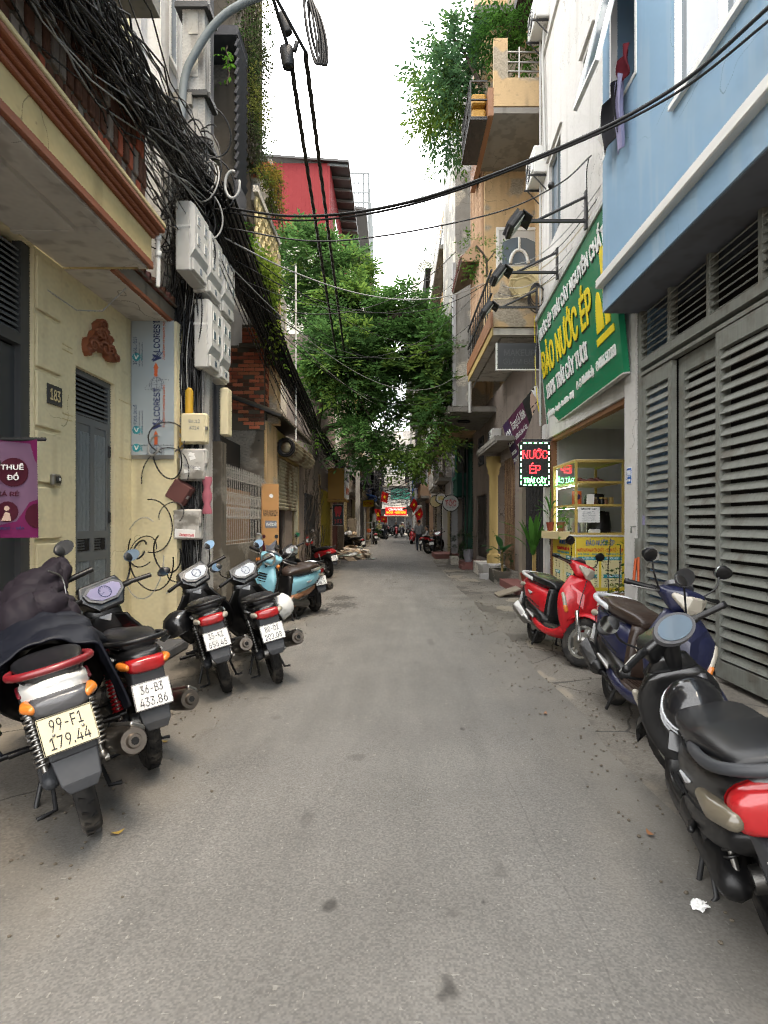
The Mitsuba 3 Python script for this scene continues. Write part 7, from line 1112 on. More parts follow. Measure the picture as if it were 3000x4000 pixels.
q, M = jbox('cream_junction_box', 'cream plastic cable box with handwritten numbers on the pole, below the meter boxes', -2.49, 2.72, 0.32, 0.38, 'cream_plastic'); letter(q, M, '84.20', 0.02, 0.08, 0.04, 'grey_ink', 0.14, z=0.161, bold=False); letter(q, M, '8314', 0.02, 0.0, 0.04, 'grey_ink', 0.12, z=0.161, bold=False)
q, M = jbox('scuffed_junction_box', 'scuffed grey junction box on the pole, under the cream box', -2.50, 2.27, 0.33, 0.40, 'box_scuffed'); q.part('sticker', [xf(box(a, a + .07, b, b + .04, .161, .163), M @ mat(rz=c)) for a, b, c in ((0.0, 0.05, 20), (-0.06, 0.1, -10), (-.1, -.1, 4), (.04, -.06, -8))], 'paper'); letter(q, M, 'PROVISION', 0.0, -0.03, 0.03, 'grey_ink', 0.2, z=0.162, bold=False, rot=-12)
jbox('brown_junction_box', 'tilted brown metal box tied to the pole', -2.68, 1.93, 0.26, 0.28, 'maroon_sheet', rot=-32, y=7.74)
q, M = jbox('lower_junction_box', 'lowest dirty junction box on the pole with torn white and red stickers', -2.58, 1.53, 0.34, 0.38, 'box_scuffed', y=7.74); q.part('sticker', [xf(box(-.13, .12, -.16, -.06, .161, .163), M @ mat(rz=-3))], 'paper'); letter(q, M, 'Internet', 0.01, -.13, 0.035, 'red_ink', 0.18, z=0.164, rot=-3)
t = Thing('pale_side_box', 'narrow cream box on the far side of the pole', 'junction box'); t.own(box(-2.40, -2.28, 8.4, 8.6, 2.75, 3.4, 0.015), 'cream_plastic')
t = Thing('yellow_conduit', 'yellow plastic conduit slanting down the left of the pole', 'conduit'); t.own(tube([(-2.68, 7.75, 2.72), (-2.76, 7.72, 2.2), (-2.92, 7.70, 1.35)], 0.045, 10), 'yellow_pipe', True)
t = Thing('short_yellow_conduit', 'short yellow conduit with round cap above the cream cable box', 'conduit'); t.own([tube([(-2.58, 7.7, 2.9), (-2.58, 7.7, 3.2), (-2.57, 7.7, 3.24)], [0.05, 0.05, 0.02], 10)], 'yellow_pipe', True)
t = Thing('pink_rag', 'knotted pink plastic bag hanging from the scuffed junction box', 'plastic bag'); t.own([sheet(lambda u, v: (-2.33 + (0.03 + 0.03 * np.abs(np.sin(7 * v + 1))) * np.cos(6.2 * u), 7.62 + 0.03 * np.sin(6.2 * u), 2.12 - 0.46 * v), 10, 12, 0.003)], 'rag_pink', True); t.part('top', ball((-2.33, 7.62, 2.08), (0.025, 0.025, 0.05), 6), 'paper', True)
def cable(a, c, sag, n=14, amp=0.0, seed=None):
    a, c = np.asarray(a, float), np.asarray(c, float); s = np.linspace(0, 1, n)[:, None]; p = a + (c - a) * s; p[:, 2] -= 4 * sag * (s * (1 - s))[:, 0]
    if amp:
        ph = R6.uniform(0, 6.28, 4); f = R6.uniform(1.5, 5, 2)
        w = np.sin(np.pi * s[:, 0]); p[:, 0] += amp * w * np.sin(f[0] * 6.28 * s[:, 0] + ph[0]); p[:, 2] += amp * w * np.sin(f[1] * 6.28 * s[:, 0] + ph[1])
    return p
t = Thing('cable_bundle', 'thick bundle of black cables running from the near house to the pole', 'cables', kind='stuff')
ms, mg = [], []
for i in range(95):
    a = (-2.02 + R6.normal(0, .17), 0.8, 5.12 + R6.normal(0, .24)); c = (PX + 0.17 + R6.normal(0, .07), PY - 0.2 + R6.normal(0, .15), 5.9 + R6.normal(0, .17))
    (mg if i % 9 == 0 else ms).append(tube(cable(a, c, R6.uniform(0.08, 0.42), 16, 0.09), R6.uniform(0.005, 0.011), 5))
for i in range(44):
    a = (-2.15 + R6.normal(0, .2), 0.8, R6.uniform(4.75, 6.3)); c = (PX + R6.normal(0, .12), PY - 0.2, R6.uniform(4.9, 6.5)); (mg if i % 7 == 0 else ms).append(tube(cable(a, c, R6.uniform(0.0, 0.4), 16, 0.07), R6.uniform(0.005, 0.009), 5))
t.part('strands', ms, 'cable', True, kind='stuff'); t.part('grey_strands', mg, 'cable_grey', True, kind='stuff')  # part of the grey strands are highlights of the black cables, put in as colour
t = Thing('cable_bundle', 'heavy sagging bundle of black cables running on from the pole along the left houses', 'cables', kind='stuff'); ms, mg = [], []
for i in range(135):
    j = R6.normal(0, .10, 2); k = R6.normal(0, .06, 2); c = (-2.26 + k[0], 27.2, 4.0 + k[1]); a = (PX + 0.26 + j[0], PY - 0.1 + R6.normal(0, .1), 5.75 + 1.2 * j[1])
    (mg if i % 25 == 0 else ms).append(tube(cable(a, c, 0.58 + R6.normal(0, .05), 18, 0.03), R6.uniform(0.013, 0.023), 5))
for i in range(14):
    c = (-2.26, 27.2, 4.0); a = (PX + 0.3, PY, R6.uniform(4.6, 6.2)); ms.append(tube(cable(a, c, R6.uniform(0.4, 1.1), 18, 0.06), 0.007, 5))
t.part('strands', ms, 'cable', True, kind='stuff'); t.part('grey_strands', mg, 'cable_grey', True, kind='stuff')
t = Thing('cable_tangle', 'tangled cables and loops hanging down the utility pole', 'cables', kind='stuff'); ms, mg = [], []
for i in range(115):
    z1 = R6.uniform(4.2, 6.5); z0 = R6.choice([0.1, 0.4, 1.2, 2.3, 3.2]) + R6.uniform(0, .4); n = 14; s = np.linspace(0, 1, n)
    x0 = PX + R6.uniform(-0.3, 0.22); x1 = PX + R6.uniform(-0.36, 0.16); y = PY - R6.uniform(0.16, 0.32)
    p = np.stack([x0 + (x1 - x0) * s + 0.05 * np.sin(R6.uniform(4, 11) * s + R6.uniform(0, 6)), y + 0.04 * np.sin(R6.uniform(4, 9) * s), z1 + (z0 - z1) * s], 1); (mg if i % 16 == 0 else ms).append(tube(spl(p, 2), R6.uniform(0.006, 0.013), 5))
for i in range(48):
    r = R6.uniform(0.08, 0.3); cx, cz = PX + R6.uniform(-.42, .34), R6.uniform(0.9, 2.6) if i < 11 else R6.uniform(4.7, 6.5); y = PY - R6.uniform(0.2, 0.45); th = R6.uniform(0, 6.28); a = np.linspace(0, R6.uniform(3.5, 6.2), 18)
    if cz < 4.4: cx = PX + R6.uniform(-.5, -.1); y = PY - R6.uniform(0.56, 0.66)
    p = np.stack([cx + r * np.cos(a + th), y + 0.12 * np.sin(a), cz + r * R6.uniform(.8, 1.7) * np.sin(a + th)], 1); (mg if i % 8 == 0 else ms).append(tube(p, R6.uniform(0.006, 0.012), 5))
t.part('strands', ms, 'cable', True, kind='stuff'); t.part('grey_strands', mg, 'cable_grey', True, kind='stuff')
for (x, z, r, lab) in ((-2.60, 5.02, 0.12, 'white cable loop hanging beside the upper meter boxes'), (-2.02, 5.75, 0.13, 'white curled cable end hanging off the pole, upper right')):
    q = Thing('white_cable_loop', lab, 'cable'); q.own(tube([(x + r * 0.7 * math.cos(a), PY - 0.42, z + r * 1.3 * math.sin(a)) for a in np.linspace(1.2, 6.6, 22)], 0.018, 7), 'cable_grey', True)
# twisted pair to the far pole
for i, (u0, u1, lab) in enumerate(((1130, 1345, 'thick twisted black cable, left of the two running down the middle of the sky'), (1192, 1372, 'thick twisted black cable, right of the two running down the middle of the sky'))):
    a, c = at(u0, 200, 8.0), at(u1, 1560, 23.5); base = cable(a, c, 0.12, 90); q = Thing('twisted_cable', lab, 'cable', 'twisted black cables over the lane')
    s = np.linspace(0, 1, 90); ms = [tube(base + np.stack([0.017 * np.cos(90 * s + k * 2.1), 0 * s, 0.017 * np.sin(90 * s + k * 2.1)], 1), 0.017, 6) for k in range(3)]
    b2_ = cable(at(1050, -60, 7.4), a, 0.0, 6); ms += [tube(b2_, 0.022, 6)]; q.own(ms, 'cable', True)
t = Thing('hanging_cable_coil', 'coiled spare cable hanging by the clamp at the top of the sky', 'cable coil'); ms = []
for k in range(7):
    a = np.linspace(0, 2 * np.pi, 26); ms.append(tube(np.stack([-1.18 + 0.055 * k * 0.3 + (0.05 + 0.02 * (k % 3)) * np.cos(a) + 0.16 * (1 - np.sin(a)) / 2, 8.0 + 0.03 * k + 0 * a, 8.02 + (0.50 - 0.02 * k) * np.sin(a)], 1), 0.016, 5, False))
t.part('loops', ms, 'cable', True); t.part('splice', [tube([at(1100, 60, 8), at(1125, 130, 8)], [0.07, 0.06], 10), tube([at(1118, 190, 8), at(1128, 262, 8)], [0.09, 0.08], 9), tube([at(1160, 165, 8), at(1150, 200, 8)], 0.03, 8)], 'cable', True)
def wire(lab, pts, r=0.008, mt='cable', n=5, name='overhead_wire', group='thin wires crossing the lane'):
    q = Thing(name, lab, 'wire', group); q.own(tube(spl(pts, 8), r, n), mt, True); return q
for k in range(2):
    wire(('thick black cable sagging across the lane from the pole to the blue house, upper strand', 'thick black cable sagging across the lane from the pole to the blue house, lower strand')[k], [(-2.35, 8.1, 5.72 - .06 * k), (-1.1, 7.2, 5.14 - 0.05 * k), (0.155, 6.3, 4.84 - .03 * k), (1.41, 5.4, 4.83 - 0.02 * k), (2.2, 4.85, 4.98 - .05 * k), (2.64, 4.2, 5.15 - .1 * k)], 0.016 - 0.005 * k, group='thick black cables to the blue house', name='crossing_cable')
wire('thin black wire with a small round connector ending on the white building', [(-2.35, 8.2, 5.5), (-0.84, 8.4, 5.40), (1.3, 8.8, 5.95), (2.4, 9.1, 6.55), (2.94, 9.2, 7.05)], 0.011, group=None)
t = Thing('wire_connector', 'small dark round connector on the thin wire by the white building', 'connector'); t.own(ball((2.3, 9.05, 6.52), 0.05, 8), 'dark_steel', True)
wire('black drop wire running down the white building to the nearest floodlight', [(2.93, 9.3, 7.05), (2.90, 9.3, 6.8), (2.92, 9.3, 6.0)], 0.010, group=None)
for i in range(11):
    a = (-2.35, R6.uniform(8.2, 9.6), R6.uniform(5.0, 5.5)) if i < 6 else (-2.4, R6.uniform(12.5, 14), R6.uniform(5.5, 6.4)); c = [(2.1, 14.5, 7.2), (1.85, 18.7, 7.1), (2.1, 13.6, 6.9), (1.85, 18.7, 8.9), (2.05, 14.0, 6.4), (1.84, 18.75, 6.0), (1.85, 18.7, 5.6), (2.1, 16.0, 7.5), (1.85, 18.7, 9.8), (2.0, 26.0, 8.2), (2.0, 28, 7.0)][i]
    wire('thin dark wire sagging across the lane in front of the tree', cable(a, c, R6.uniform(0.5, 1.1), 9), R6.uniform(0.006, 0.012), 'cable' if i % 5 else 'cable_grey')
for i in range(6): wire('loose pale wire running from the ochre balcony to the green sign', cable((2.1 + 0.1 * i, 13.3, 6.4 + 0.15 * i), (3.0, 10.5 - 0.5 * i, 5.95 + 0.1 * i), R6.uniform(0.1, 0.4), 8), 0.007, ('cap_cream', 'cable', 'cable_grey')[i % 3], group='loose wires at the ochre balcony')
wire('bright yellow wire hanging beside the green sign', [(3.0, 13.2, 6.0), (3.0, 13.15, 5.0), (3.03, 13.1, 4.2), (3.12, 13.1, 3.7)], 0.010, 'yellow_ink', group=None)
wire('pale wire hanging in front of the dark salon sign', [(3.05, 12.95, 6.1), (2.98, 13.0, 5.2), (2.99, 13.0, 4.4)], 0.006, 'cable_grey', group=None)
ms = []
t = Thing('far_wires', 'mass of tangled wires over the far end of the lane', 'wires', kind='stuff')
for i in range(60):
    y = R6.uniform(44, 84); ms.append(tube(cable((-2.2, y, R6.uniform(3.8, 6.5)), (2.0, y + R6.uniform(-8, 8), R6.uniform(3.8, 6.5)), R6.uniform(0.1, 0.9), 10), R6.uniform(0.012, 0.025), 4))
for i in range(40): ms.append(tube(cable((-2.26 + R6.normal(0, .05), 27.2, 4.0), (-1.78 + R6.normal(0, .1), 50, 4.6 + R6.normal(0, .2)), R6.uniform(0.3, 0.6), 12), 0.014, 4))
for i in range(26): ms.append(tube([(-1.75 + R6.normal(0, .28), 50 + R6.normal(0, .3), 4.6 + R6.normal(0, .4) + .3 * math.sin(q)) + np.array([0.25 * math.cos(q), 0, 0.25 * math.sin(q)]) for q in np.linspace(0, 5, 10)], 0.02, 4))
t.own(ms, 'cable', True)
for x, y, hh, lab in ((-2.42, 27.6, 4.4, 'dark slender pole where the heavy cable bundle ends'), (-1.78, 50.2, 6.2, 'dark utility pole on the left of the far lane'), (-1.95, 32.2, 5.0, 'grey concrete pole beside the rubble heap')):
    q = Thing('utility_pole', lab, 'utility pole'); q.part('shaft', taperbox(x, y, 0, hh, 0.26, 0.2, 0.26, 0.2), 'bark' if 'dark' in lab else 'pole_concrete'); q.part('crossarm', box(x - 0.4, x + 0.4, y - 0.12, y - 0.02, hh - 0.4, hh - 0.3), 'black_metal')
    if y > 40: q.part('meter_box', box(x - .1, x + .25, y - .3, y - .12, 1.6, 2.3, .02), 'meter_grey')
# ================================================================= trees and plants
def leaf_cloud(cent, dirs, size, nleaf, colr, droop=0.3, seed=0, ratio=0.36, spread=0.9):
    """Sprays of paired leaflets: every leaf two bent triangles pairs; returns mesh and vertex colours."""
    r = np.random.default_rng(seed); n = len(cent); d = dirs / (np.linalg.norm(dirs, axis=1, keepdims=True) + 1e-9)
    side = np.cross(d, [0, 0, 1.0]) + r.normal(0, .2, (n, 3)); side /= np.linalg.norm(side, axis=1, keepdims=True) + 1e-9; up = np.cross(side, d)
    V, C = [], []; L = size * r.uniform(0.75, 1.25, n)
    for k in range(nleaf):
        s = (k // 2) / max(1, (nleaf - 1) // 2); sg = 1 if k % 2 else -1
        if k == nleaf - 1: sg, sp = 0, 0
        else: sp = spread
        o = cent + d * (L * 2.6 * s)[:, None] - np.array([0, 0, 1]) * (droop * L * 2.4 * s * s)[:, None]
        ax = d * (0.75 if sg else 1) + side * (sg * sp) + r.normal(0, .16, (n, 3)) - np.array([0, 0, droop]); ax /= np.linalg.norm(ax, axis=1, keepdims=True)
        wv = np.cross(ax, up + r.normal(0, .25, (n, 3))); wv /= np.linalg.norm(wv, axis=1, keepdims=True) + 1e-9; nv = np.cross(wv, ax); l = (L * r.uniform(.8, 1.15, n))[:, None]; w = l * ratio * 0.5
        V.append(np.stack([o, o + ax * l * 0.45 + wv * w - nv * w * 0.35, o + ax * l, o + ax * l * 0.45 - wv * w - nv * w * 0.35, o + ax * l * 0.5], 1)); C.append(np.repeat((colr * r.uniform(.8, 1.2, (n, 1)))[:, None], 5, 1))
    V = np.concatenate(V).reshape(-1, 3); C = np.concatenate(C).reshape(-1, 3); m = len(V) // 5; b = np.arange(m)[:, None] * 5
    return (V, np.concatenate([b + [0, 1, 4], b + [1, 2, 4], b + [2, 3, 4], b + [3, 0, 4]]).reshape(-1, 3)), np.clip(C, 0, 1)
def tones(p, seed, lo=(0.018, 0.055, 0.012), mid=(0.040, 0.115, 0.018), hi=(0.17, 0.26, 0.03), hif=0.08, sc=1.1):
    r = np.random.default_rng(seed); w = meshkit.fbm(p * sc, 3, seed)[:, None] + r.normal(0, .07, (len(p), 1)); w = np.clip((w - 0.3) / 0.4, 0, 1); c = np.array(lo) * (1 - w) + np.array(mid) * w
    h = np.clip((meshkit.fbm(p * sc * 0.8 + 40, 2, seed + 5) - (0.66 - hif)) / 0.06, 0, 1)[:, None] * r.uniform(.3, 1, (len(p), 1)); return c * (1 - h) + np.array(hi) * h
def plant_part(t, name, mesh, c, **k): return t.part(name, mesh, 'leaf', False, color=c, **k)
t = Thing('street_tree', 'large leafy green tree arching over the lane from the left houses', 'tree')
limbs = [([(-2.9, 20.6, 0), (-2.85, 20.6, 2.5), (-2.75, 20.7, 4.4)], 0.20, 0.16), ([(-2.75, 20.7, 4.3), (-2.3, 20.9, 4.75), (-1.7, 21, 4.95), (-0.9, 21, 5.15), (-0.72, 21, 5.6), (-0.78, 20.6, 6.8), (-0.4, 21.0, 8.0)], 0.13, 0.06), ([(-2.75, 20.7, 4.3), (-2.5, 20.4, 5.4), (-1.9, 20.2, 6.4), (-1.3, 20.4, 7.4), (-0.2, 20.0, 8.2), (0.9, 20.3, 8.4)], 0.17, 0.06), ([(-2.6, 20.6, 5.0), (-2.7, 21.2, 7.2), (-2.3, 21.8, 9.0), (-1.8, 22, 10.6)], 0.11, 0.04), ([(-0.2, 20.6, 8.1), (0.8, 20.6, 7.3), (1.4, 20.4, 6.2)], 0.05, 0.02), ([(-1.9, 20.2, 6.4), (-1.2, 19.8, 5.6), (-0.6, 19.6, 4.6)], 0.05, 0.02), ([(-1.3, 20.4, 7.4), (-1.6, 21, 8.8), (-0.8, 21.4, 9.9)], 0.06, 0.02)]
t.part('trunk', [tube(spl(p, 4), np.linspace(a, b, 4 * (len(p) - 1) + 1), 9) for p, a, b in limbs], 'bark', True)
blobs = [(1195, 1040, 110, 150, 22, 1), (1300, 1120, 150, 210, 22, 1), (1385, 1250, 150, 150, 21, 1), (1500, 1330, 170, 130, 21, 1), (1640, 1330, 130, 120, 21, 1), (1700, 1450, 75, 180, 20, 1), (1400, 1480, 180, 150, 20, .9), (1550, 1520, 150, 130, 21, .45), (1330, 1400, 140, 150, 20, 1), (1450, 1730, 140, 95, 20, .6), (1590, 1750, 130, 95, 20, .55), (1270, 1430, 70, 110, 20, .7), (1690, 1680, 75, 110, 19, .6), (1500, 1640, 140, 110, 20.5, .45), (1590, 1200, 90, 60, 21, .7), (1660, 1560, 90, 110, 20, .7)]
cs, ds = [], []
for (u, v, ru, rv, Y, dn) in blobs:
    n = int(5.6e-2 * ru * rv * dn); c = at(u, v, Y); sx, sz = ru * Y / F_PX, rv * Y / F_PX; q = R6.normal(size=(n, 3)); q /= np.linalg.norm(q, axis=1, keepdims=True); q *= R6.uniform(0.25, 1, (n, 1)) ** 0.45
    p = c + q * [sx, 1.5, sz]; keep = meshkit.fbm(p * 1.7, 3, 9) > np.where(p[:, 2] < 6.3, 0.53, 0.47); hole = ((1543 + p[:, 0] * F_PX / p[:, 1] - 1590) / 45) ** 2 + ((CY - (p[:, 2] - EYE) * F_PX / p[:, 1] - 1680) / 75) ** 2 < 1; keep &= ~hole
    cs.append(p[keep]); ds.append(q[keep] + [0, -.1, 0.0])
cs, ds = np.concatenate(cs), np.concatenate(ds); m, c = leaf_cloud(cs, ds * [1, 1, .4] + R6.normal(0, .45, cs.shape) * [1, 1, .7], 0.20, 9, tones(cs, 4, lo=(0.05, 0.105, 0.035), mid=(0.105, 0.22, 0.06), hi=(0.20, 0.31, 0.06), hif=0.10), 0.25, 1, .42)
plant_part(t, 'crown', m, c)
tw = [tube(spl([p - d * 0.5 - [0, 0, .1], p - d * .2, p + d * 0.25], 2), 0.008, 4, False) for p, d in zip(cs[::9], ds[::9])]; t.part('twigs', tw, 'bark', True, kind='stuff')
def bush(nm, lab, cat, ells, size, nleaf, dens, seed, col=None, stems=None, droop=.4, ratio=.36, **tk):
    q = Thing(nm, lab, cat); r = np.random.default_rng(seed); cc, dd = [], []
    for (x, y, z, sx, sy, sz) in ells:
        n = int(dens * (sx * sy * sz) ** (2 / 3) * 190); d = r.normal(size=(n, 3)); d /= np.linalg.norm(d, axis=1, keepdims=True); d *= r.uniform(.15, 1, (n, 1)) ** .5; p = np.array([x, y, z]) + d * [sx, sy, sz]; k = meshkit.fbm(p * 2.2, 3, seed) > 0.4; cc.append(p[k]); dd.append(d[k])
    cc, dd = np.concatenate(cc), np.concatenate(dd); m, c = leaf_cloud(cc, dd + r.normal(0, .4, cc.shape), size, nleaf, tones(cc, seed, **tk), droop, seed, ratio); plant_part(q, 'foliage', m, c)
    if stems: q.part('stem', [tube(spl(s, 3), w, 6) for s, w in stems], 'bark', True)
    return q
bush('balcony_tree', 'large drooping green tree spilling from the top balcony of the ochre building', 'tree', [(*at(1720, 350, 16), .7, .8, 1.3), (*at(1790, 270, 15), .6, .7, 1.0), (*at(1690, 430, 16.5), .55, .7, .9), (*at(1770, 480, 16), .5, .6, 1.0), (*at(1820, 130, 15), .45, .6, .6), (*at(1760, 180, 15.5), .4, .5, .5)], 0.17, 9, 1.35, 31, stems=[([at(1880, 330, 14.5), at(1830, 250, 15), at(1770, 300, 15.5), at(1720, 420, 16)], 0.04), ([at(1870, 330, 14.5), at(1810, 200, 15), at(1770, 150, 15)], 0.03)], lo=(0.045, 0.10, 0.05), mid=(0.09, 0.18, 0.07))
bush('balcony_shrub', 'light green shrub growing over the rail of the upper ochre balcony', 'plant', [(*at(1990, 110, 13.8), .45, .3, .35), (*at(1930, 170, 13.8), .35, .3, .3), (*at(2050, 190, 13.9), .2, .25, .5), (*at(1900, 120, 14), .3, .3, .3)], 0.13, 9, 2.6, 32, mid=(0.07, 0.16, 0.03), stems=[([at(1960, 260, 13.9), at(1970, 180, 13.9), at(1990, 100, 13.9)], 0.02)])
bush('trailing_plant', 'thin trailing green plant hanging from a caged balcony against the sky', 'plant', [(*at(1690, 620, 24), .4, .5, .9), (*at(1665, 720, 24), .25, .4, .6), (*at(1700, 560, 24), .3, .4, .5)], 0.11, 7, .8, 33)
bush('hanging_fern', 'small green plant hanging at the farther caged balcony', 'plant', [(*at(1668, 1010, 26), .28, .3, .55)], 0.10, 7, 1.6, 34)
bush('balcony_bonsai', 'small sparse tree growing from the lower ochre balcony', 'tree', [(*at(1850, 950, 13.4), .28, .25, .22), (*at(1820, 1010, 13.4), .25, .25, .25), (*at(1930, 970, 13.4), .22, .2, .2), (*at(1870, 1040, 13.4), .2, .2, .2), (*at(1835, 1070, 13.4), .15, .2, .15)], 0.07, 5, 2.2, 35, mid=(0.10, 0.19, 0.03), ratio=.5, stems=[([at(1902, 1080, 13.4), at(1898, 1010, 13.4), at(1860, 960, 13.4)], 0.022), ([at(1898, 1030, 13.4), at(1935, 980, 13.4)], 0.014)])
r = np.random.default_rng(77)
def vine(nm, lab, paths, size, seed, w=0.16, dens=60, **tk):
    q = Thing(nm, lab, 'creeper'); cc = []; st = []; rr = np.random.default_rng(seed)
    for p in paths:
        s = spl(p, 8); st.append(tube(s + rr.normal(0, .015, s.shape), 0.012, 5, False)); n = int(dens * np.linalg.norm(np.diff(s, axis=0), axis=1).sum()); i = rr.integers(0, len(s) - 1, n); f = rr.random((n, 1)); cc.append(s[i] * (1 - f) + s[i + 1] * f + rr.normal(0, w, (n, 3)) * [1, .7, 1])
    cc = np.concatenate(cc); cc = cc[meshkit.fbm(cc * 2.0, 3, seed) > 0.42]; m, c = leaf_cloud(cc, rr.normal(0, 1, cc.shape) - [0, .3, .5], size, 5, tones(cc, seed, **tk), .5, seed, .55); plant_part(q, 'foliage', m, c); q.part('stem', st, 'bark', True); return q
def on_x(u, v, X): return at(u, v, X * F_PX / (u - CX))
vine('roof_creeper', 'dry green and brown creeper hanging down the tall left house edge', [[on_x(975 + 9 * k, -40, -2.58), on_x(980 + 9 * k, 180, -2.56), on_x(985 + 8 * k, 400, -2.56), on_x(985 + 6 * k, 640 + 15 * k, -2.57)] for k in range(-3, 5)], 0.055, 41, .12, 70, lo=(0.05, 0.05, 0.03), mid=(0.05, 0.10, 0.03), hi=(0.15, 0.16, 0.04), hif=.10)
vine('planter_creeper', 'yellow green creeper draping over the brick balcony planter', [[on_x(1010 + 14 * k, 640 + 8 * abs(k - 3), -2.27), on_x(1050 + 9 * k, 720, -2.24), on_x(1062 + 8 * k, 830 + 14 * k, -2.24)] for k in range(6)], 0.05, 42, .06, 60, lo=(0.06, 0.07, 0.02), mid=(0.08, 0.12, 0.025), hi=(0.22, 0.16, 0.03), hif=.10)
vine('balcony_creeper', 'bright green creeper climbing over the middle balconies of the left houses', [[on_x(940 + 18 * k, 880 + 40 * k, -2.26), on_x(990 + 18 * k, 1010 + 10 * k, -2.25), on_x(1030 + 14 * k, 1130, -2.27), on_x(1050 + 9 * k, 1300 + 25 * k, -2.3)] for k in range(5)], 0.075, 43, .09, 50, mid=(0.07, 0.17, 0.025), hi=(.2, .27, .04), hif=.15)
vine('pole_creeper', 'few bright leaves creeping by the dark slate balcony edge', [[at(880, 180, 9.6), at(895, 250, 9.6), at(885, 330, 9.6)], [at(960, 40, 11.9), at(950, 110, 11.9), at(930, 60, 11.9)]], 0.085, 44, .05, 28, mid=(0.10, 0.24, 0.03))
t = Thing('dead_creeper', 'leafless brown twigs spreading over the rendered wall and barred window', 'creeper'); ms = []
for i in range(45):
    y, z = r.uniform(17, 21), r.uniform(1.2, 2.2); p = [np.array([-2.57, y, z])]
    for k in range(5): p.append(p[-1] + [r.normal(0, .05), r.normal(0.05, .18), r.uniform(.05, .4)])
    ms.append(tube(p, 0.009, 4, False))
for i in range(30):
    y, z = r.uniform(16.8, 21), 0.1; p = [np.array([-2.5, y, z])]
    for k in range(4): p.append(p[-1] + [r.normal(0, .04), r.normal(0.0, .12), r.uniform(.2, .4)])
    ms.append(tube(p, 0.012, 4, False))
t.own(ms, 'bark', True)
def blade_plant(nm, lab, base, blades, mt_c, seed, stems=1, wid=0.07):
    q = Thing(nm, lab, 'plant'); rr = np.random.default_rng(seed); k0 = np.array(base, float)
    for i, (az, L, lift, bend) in enumerate(blades):
        az = math.radians(az); hdir = np.array([math.cos(az), math.sin(az), 0]); sd = np.array([-math.sin(az), math.cos(az), 0]); s = np.linspace(0, 1, 12); o = k0 + np.array([0.03 * math.cos(az), 0.03 * math.sin(az), 0.06 * (i % 4)])
        el = lift - bend * s; cx = np.cumsum(np.cos(el)) * L / 12; cz = np.cumsum(np.sin(el)) * L / 12; w = wid * np.sin(np.pi * np.clip(s * .93 + .07, 0, 1)) ** .7
        C = o + hdir * cx[:, None] + np.array([0, 0, 1]) * cz[:, None]; V = np.stack([C - sd * w[:, None] + [0, 0, .0], C - [0, 0, .012], C + sd * w[:, None]], 1).reshape(-1, 3)
        f = [[3 * a, 3 * a + 1, 3 * a + 4, 3 * a + 3] for a in range(11)] + [[3 * a + 1, 3 * a + 2, 3 * a + 5, 3 * a + 4] for a in range(11)]; cc = np.array(mt_c) * rr.uniform(.75, 1.3) ; q.part('leaf', (V, tri(f)), 'leaf', True, color=np.repeat(cc[None], len(V), 0))
    q.part('stem', [tube([k0 + [0.03 * a, 0.02 * a, -0.5], k0 + [0.03 * a, .02 * a, 0.2]], 0.018, 7) for a in range(stems)], 'moss_yellow' if stems > 1 else 'bark', True); return q
blade_plant('broad_leaf_plant', 'tall plant with long broad green leaves in the terracotta pot', (2.86, 12.75, 0.85), [(180, 1.0, 1.25, 1.5), (200, .75, 1.4, .5), (150, .7, 1.45, .4), (250, .8, 1.3, .6), (300, .75, 1.4, .5), (340, .7, 1.3, .6), (20, .7, 1.3, .7), (90, .7, 1.4, .5), (225, .6, 1.5, .2), (275, .85, 1.45, .3), (320, .85, 1.5, .2), (170, .9, 1.2, 1.0), (260, .55, 1.1, 1.2), (10, .8, 1.5, .3)], (0.06, 0.16, 0.03), 1, 3, .055)
blade_plant('dumb_cane_plant', 'plant with a few big broad leaves rising from the concrete planter', (2.78, 16.0, 0.75), [(190, .6, .9, 1.1), (215, .55, .5, 1.0), (240, .5, 1.2, .8), (170, .5, 1.3, .4), (300, .55, 1.0, 1.0), (265, .6, .7, 1.0), (350, .6, 1.4, .3)], (0.045, 0.12, 0.045), 2, 2, .085)
bush('planter_shrub', 'dense dark green shrub in the concrete planter', 'plant', [(2.9, 15.8, .55, .25, .3, .28), (2.95, 16.2, .8, .2, .25, .2)], 0.06, 7, 4, 36, lo=(0.012, 0.04, 0.012), mid=(0.025, 0.07, 0.018))
bush('potted_bush', 'dark leafy plant in the tall grey pot', 'plant', [(2.5, 21.0, .95, .26, .26, .32), (2.2, 21.6, .85, .25, .3, .3)], 0.09, 9, 2.2, 37, lo=(0.012, 0.03, 0.012), mid=(0.03, 0.06, 0.02), droop=.1)
bush('step_grass_clump', 'low green clump growing between the steps', 'plant', [(2.25, 22.4, .3, .25, .3, .18)], 0.09, 5, 2, 38, ratio=.15, droop=.6, mid=(0.06, 0.12, 0.02))
bush('climbing_plant', 'climbing plant with green leaves on thin stakes in front of the menu poster', 'plant', [(3.5, 9.75, .65, .28, .14, .25), (3.4, 9.75, 1.0, .1, .1, .18), (3.5, 9.75, 1.15, .12, .1, .14), (3.38, 9.75, 1.25, .14, .1, .1), (3.6, 9.75, 1.05, .1, .1, .12), (3.3, 9.75, .95, .07, .08, .1)], 0.075, 5, 2.6, 39, ratio=.6, mid=(0.07, 0.15, 0.03), hi=(0.25, 0.27, 0.06), stems=[([(3.4, 9.75, .35), (3.38, 9.75, .8), (3.42, 9.75, 1.3)], 0.008), ([(3.55, 9.75, .35), (3.58, 9.75, 1.2)], 0.008)])
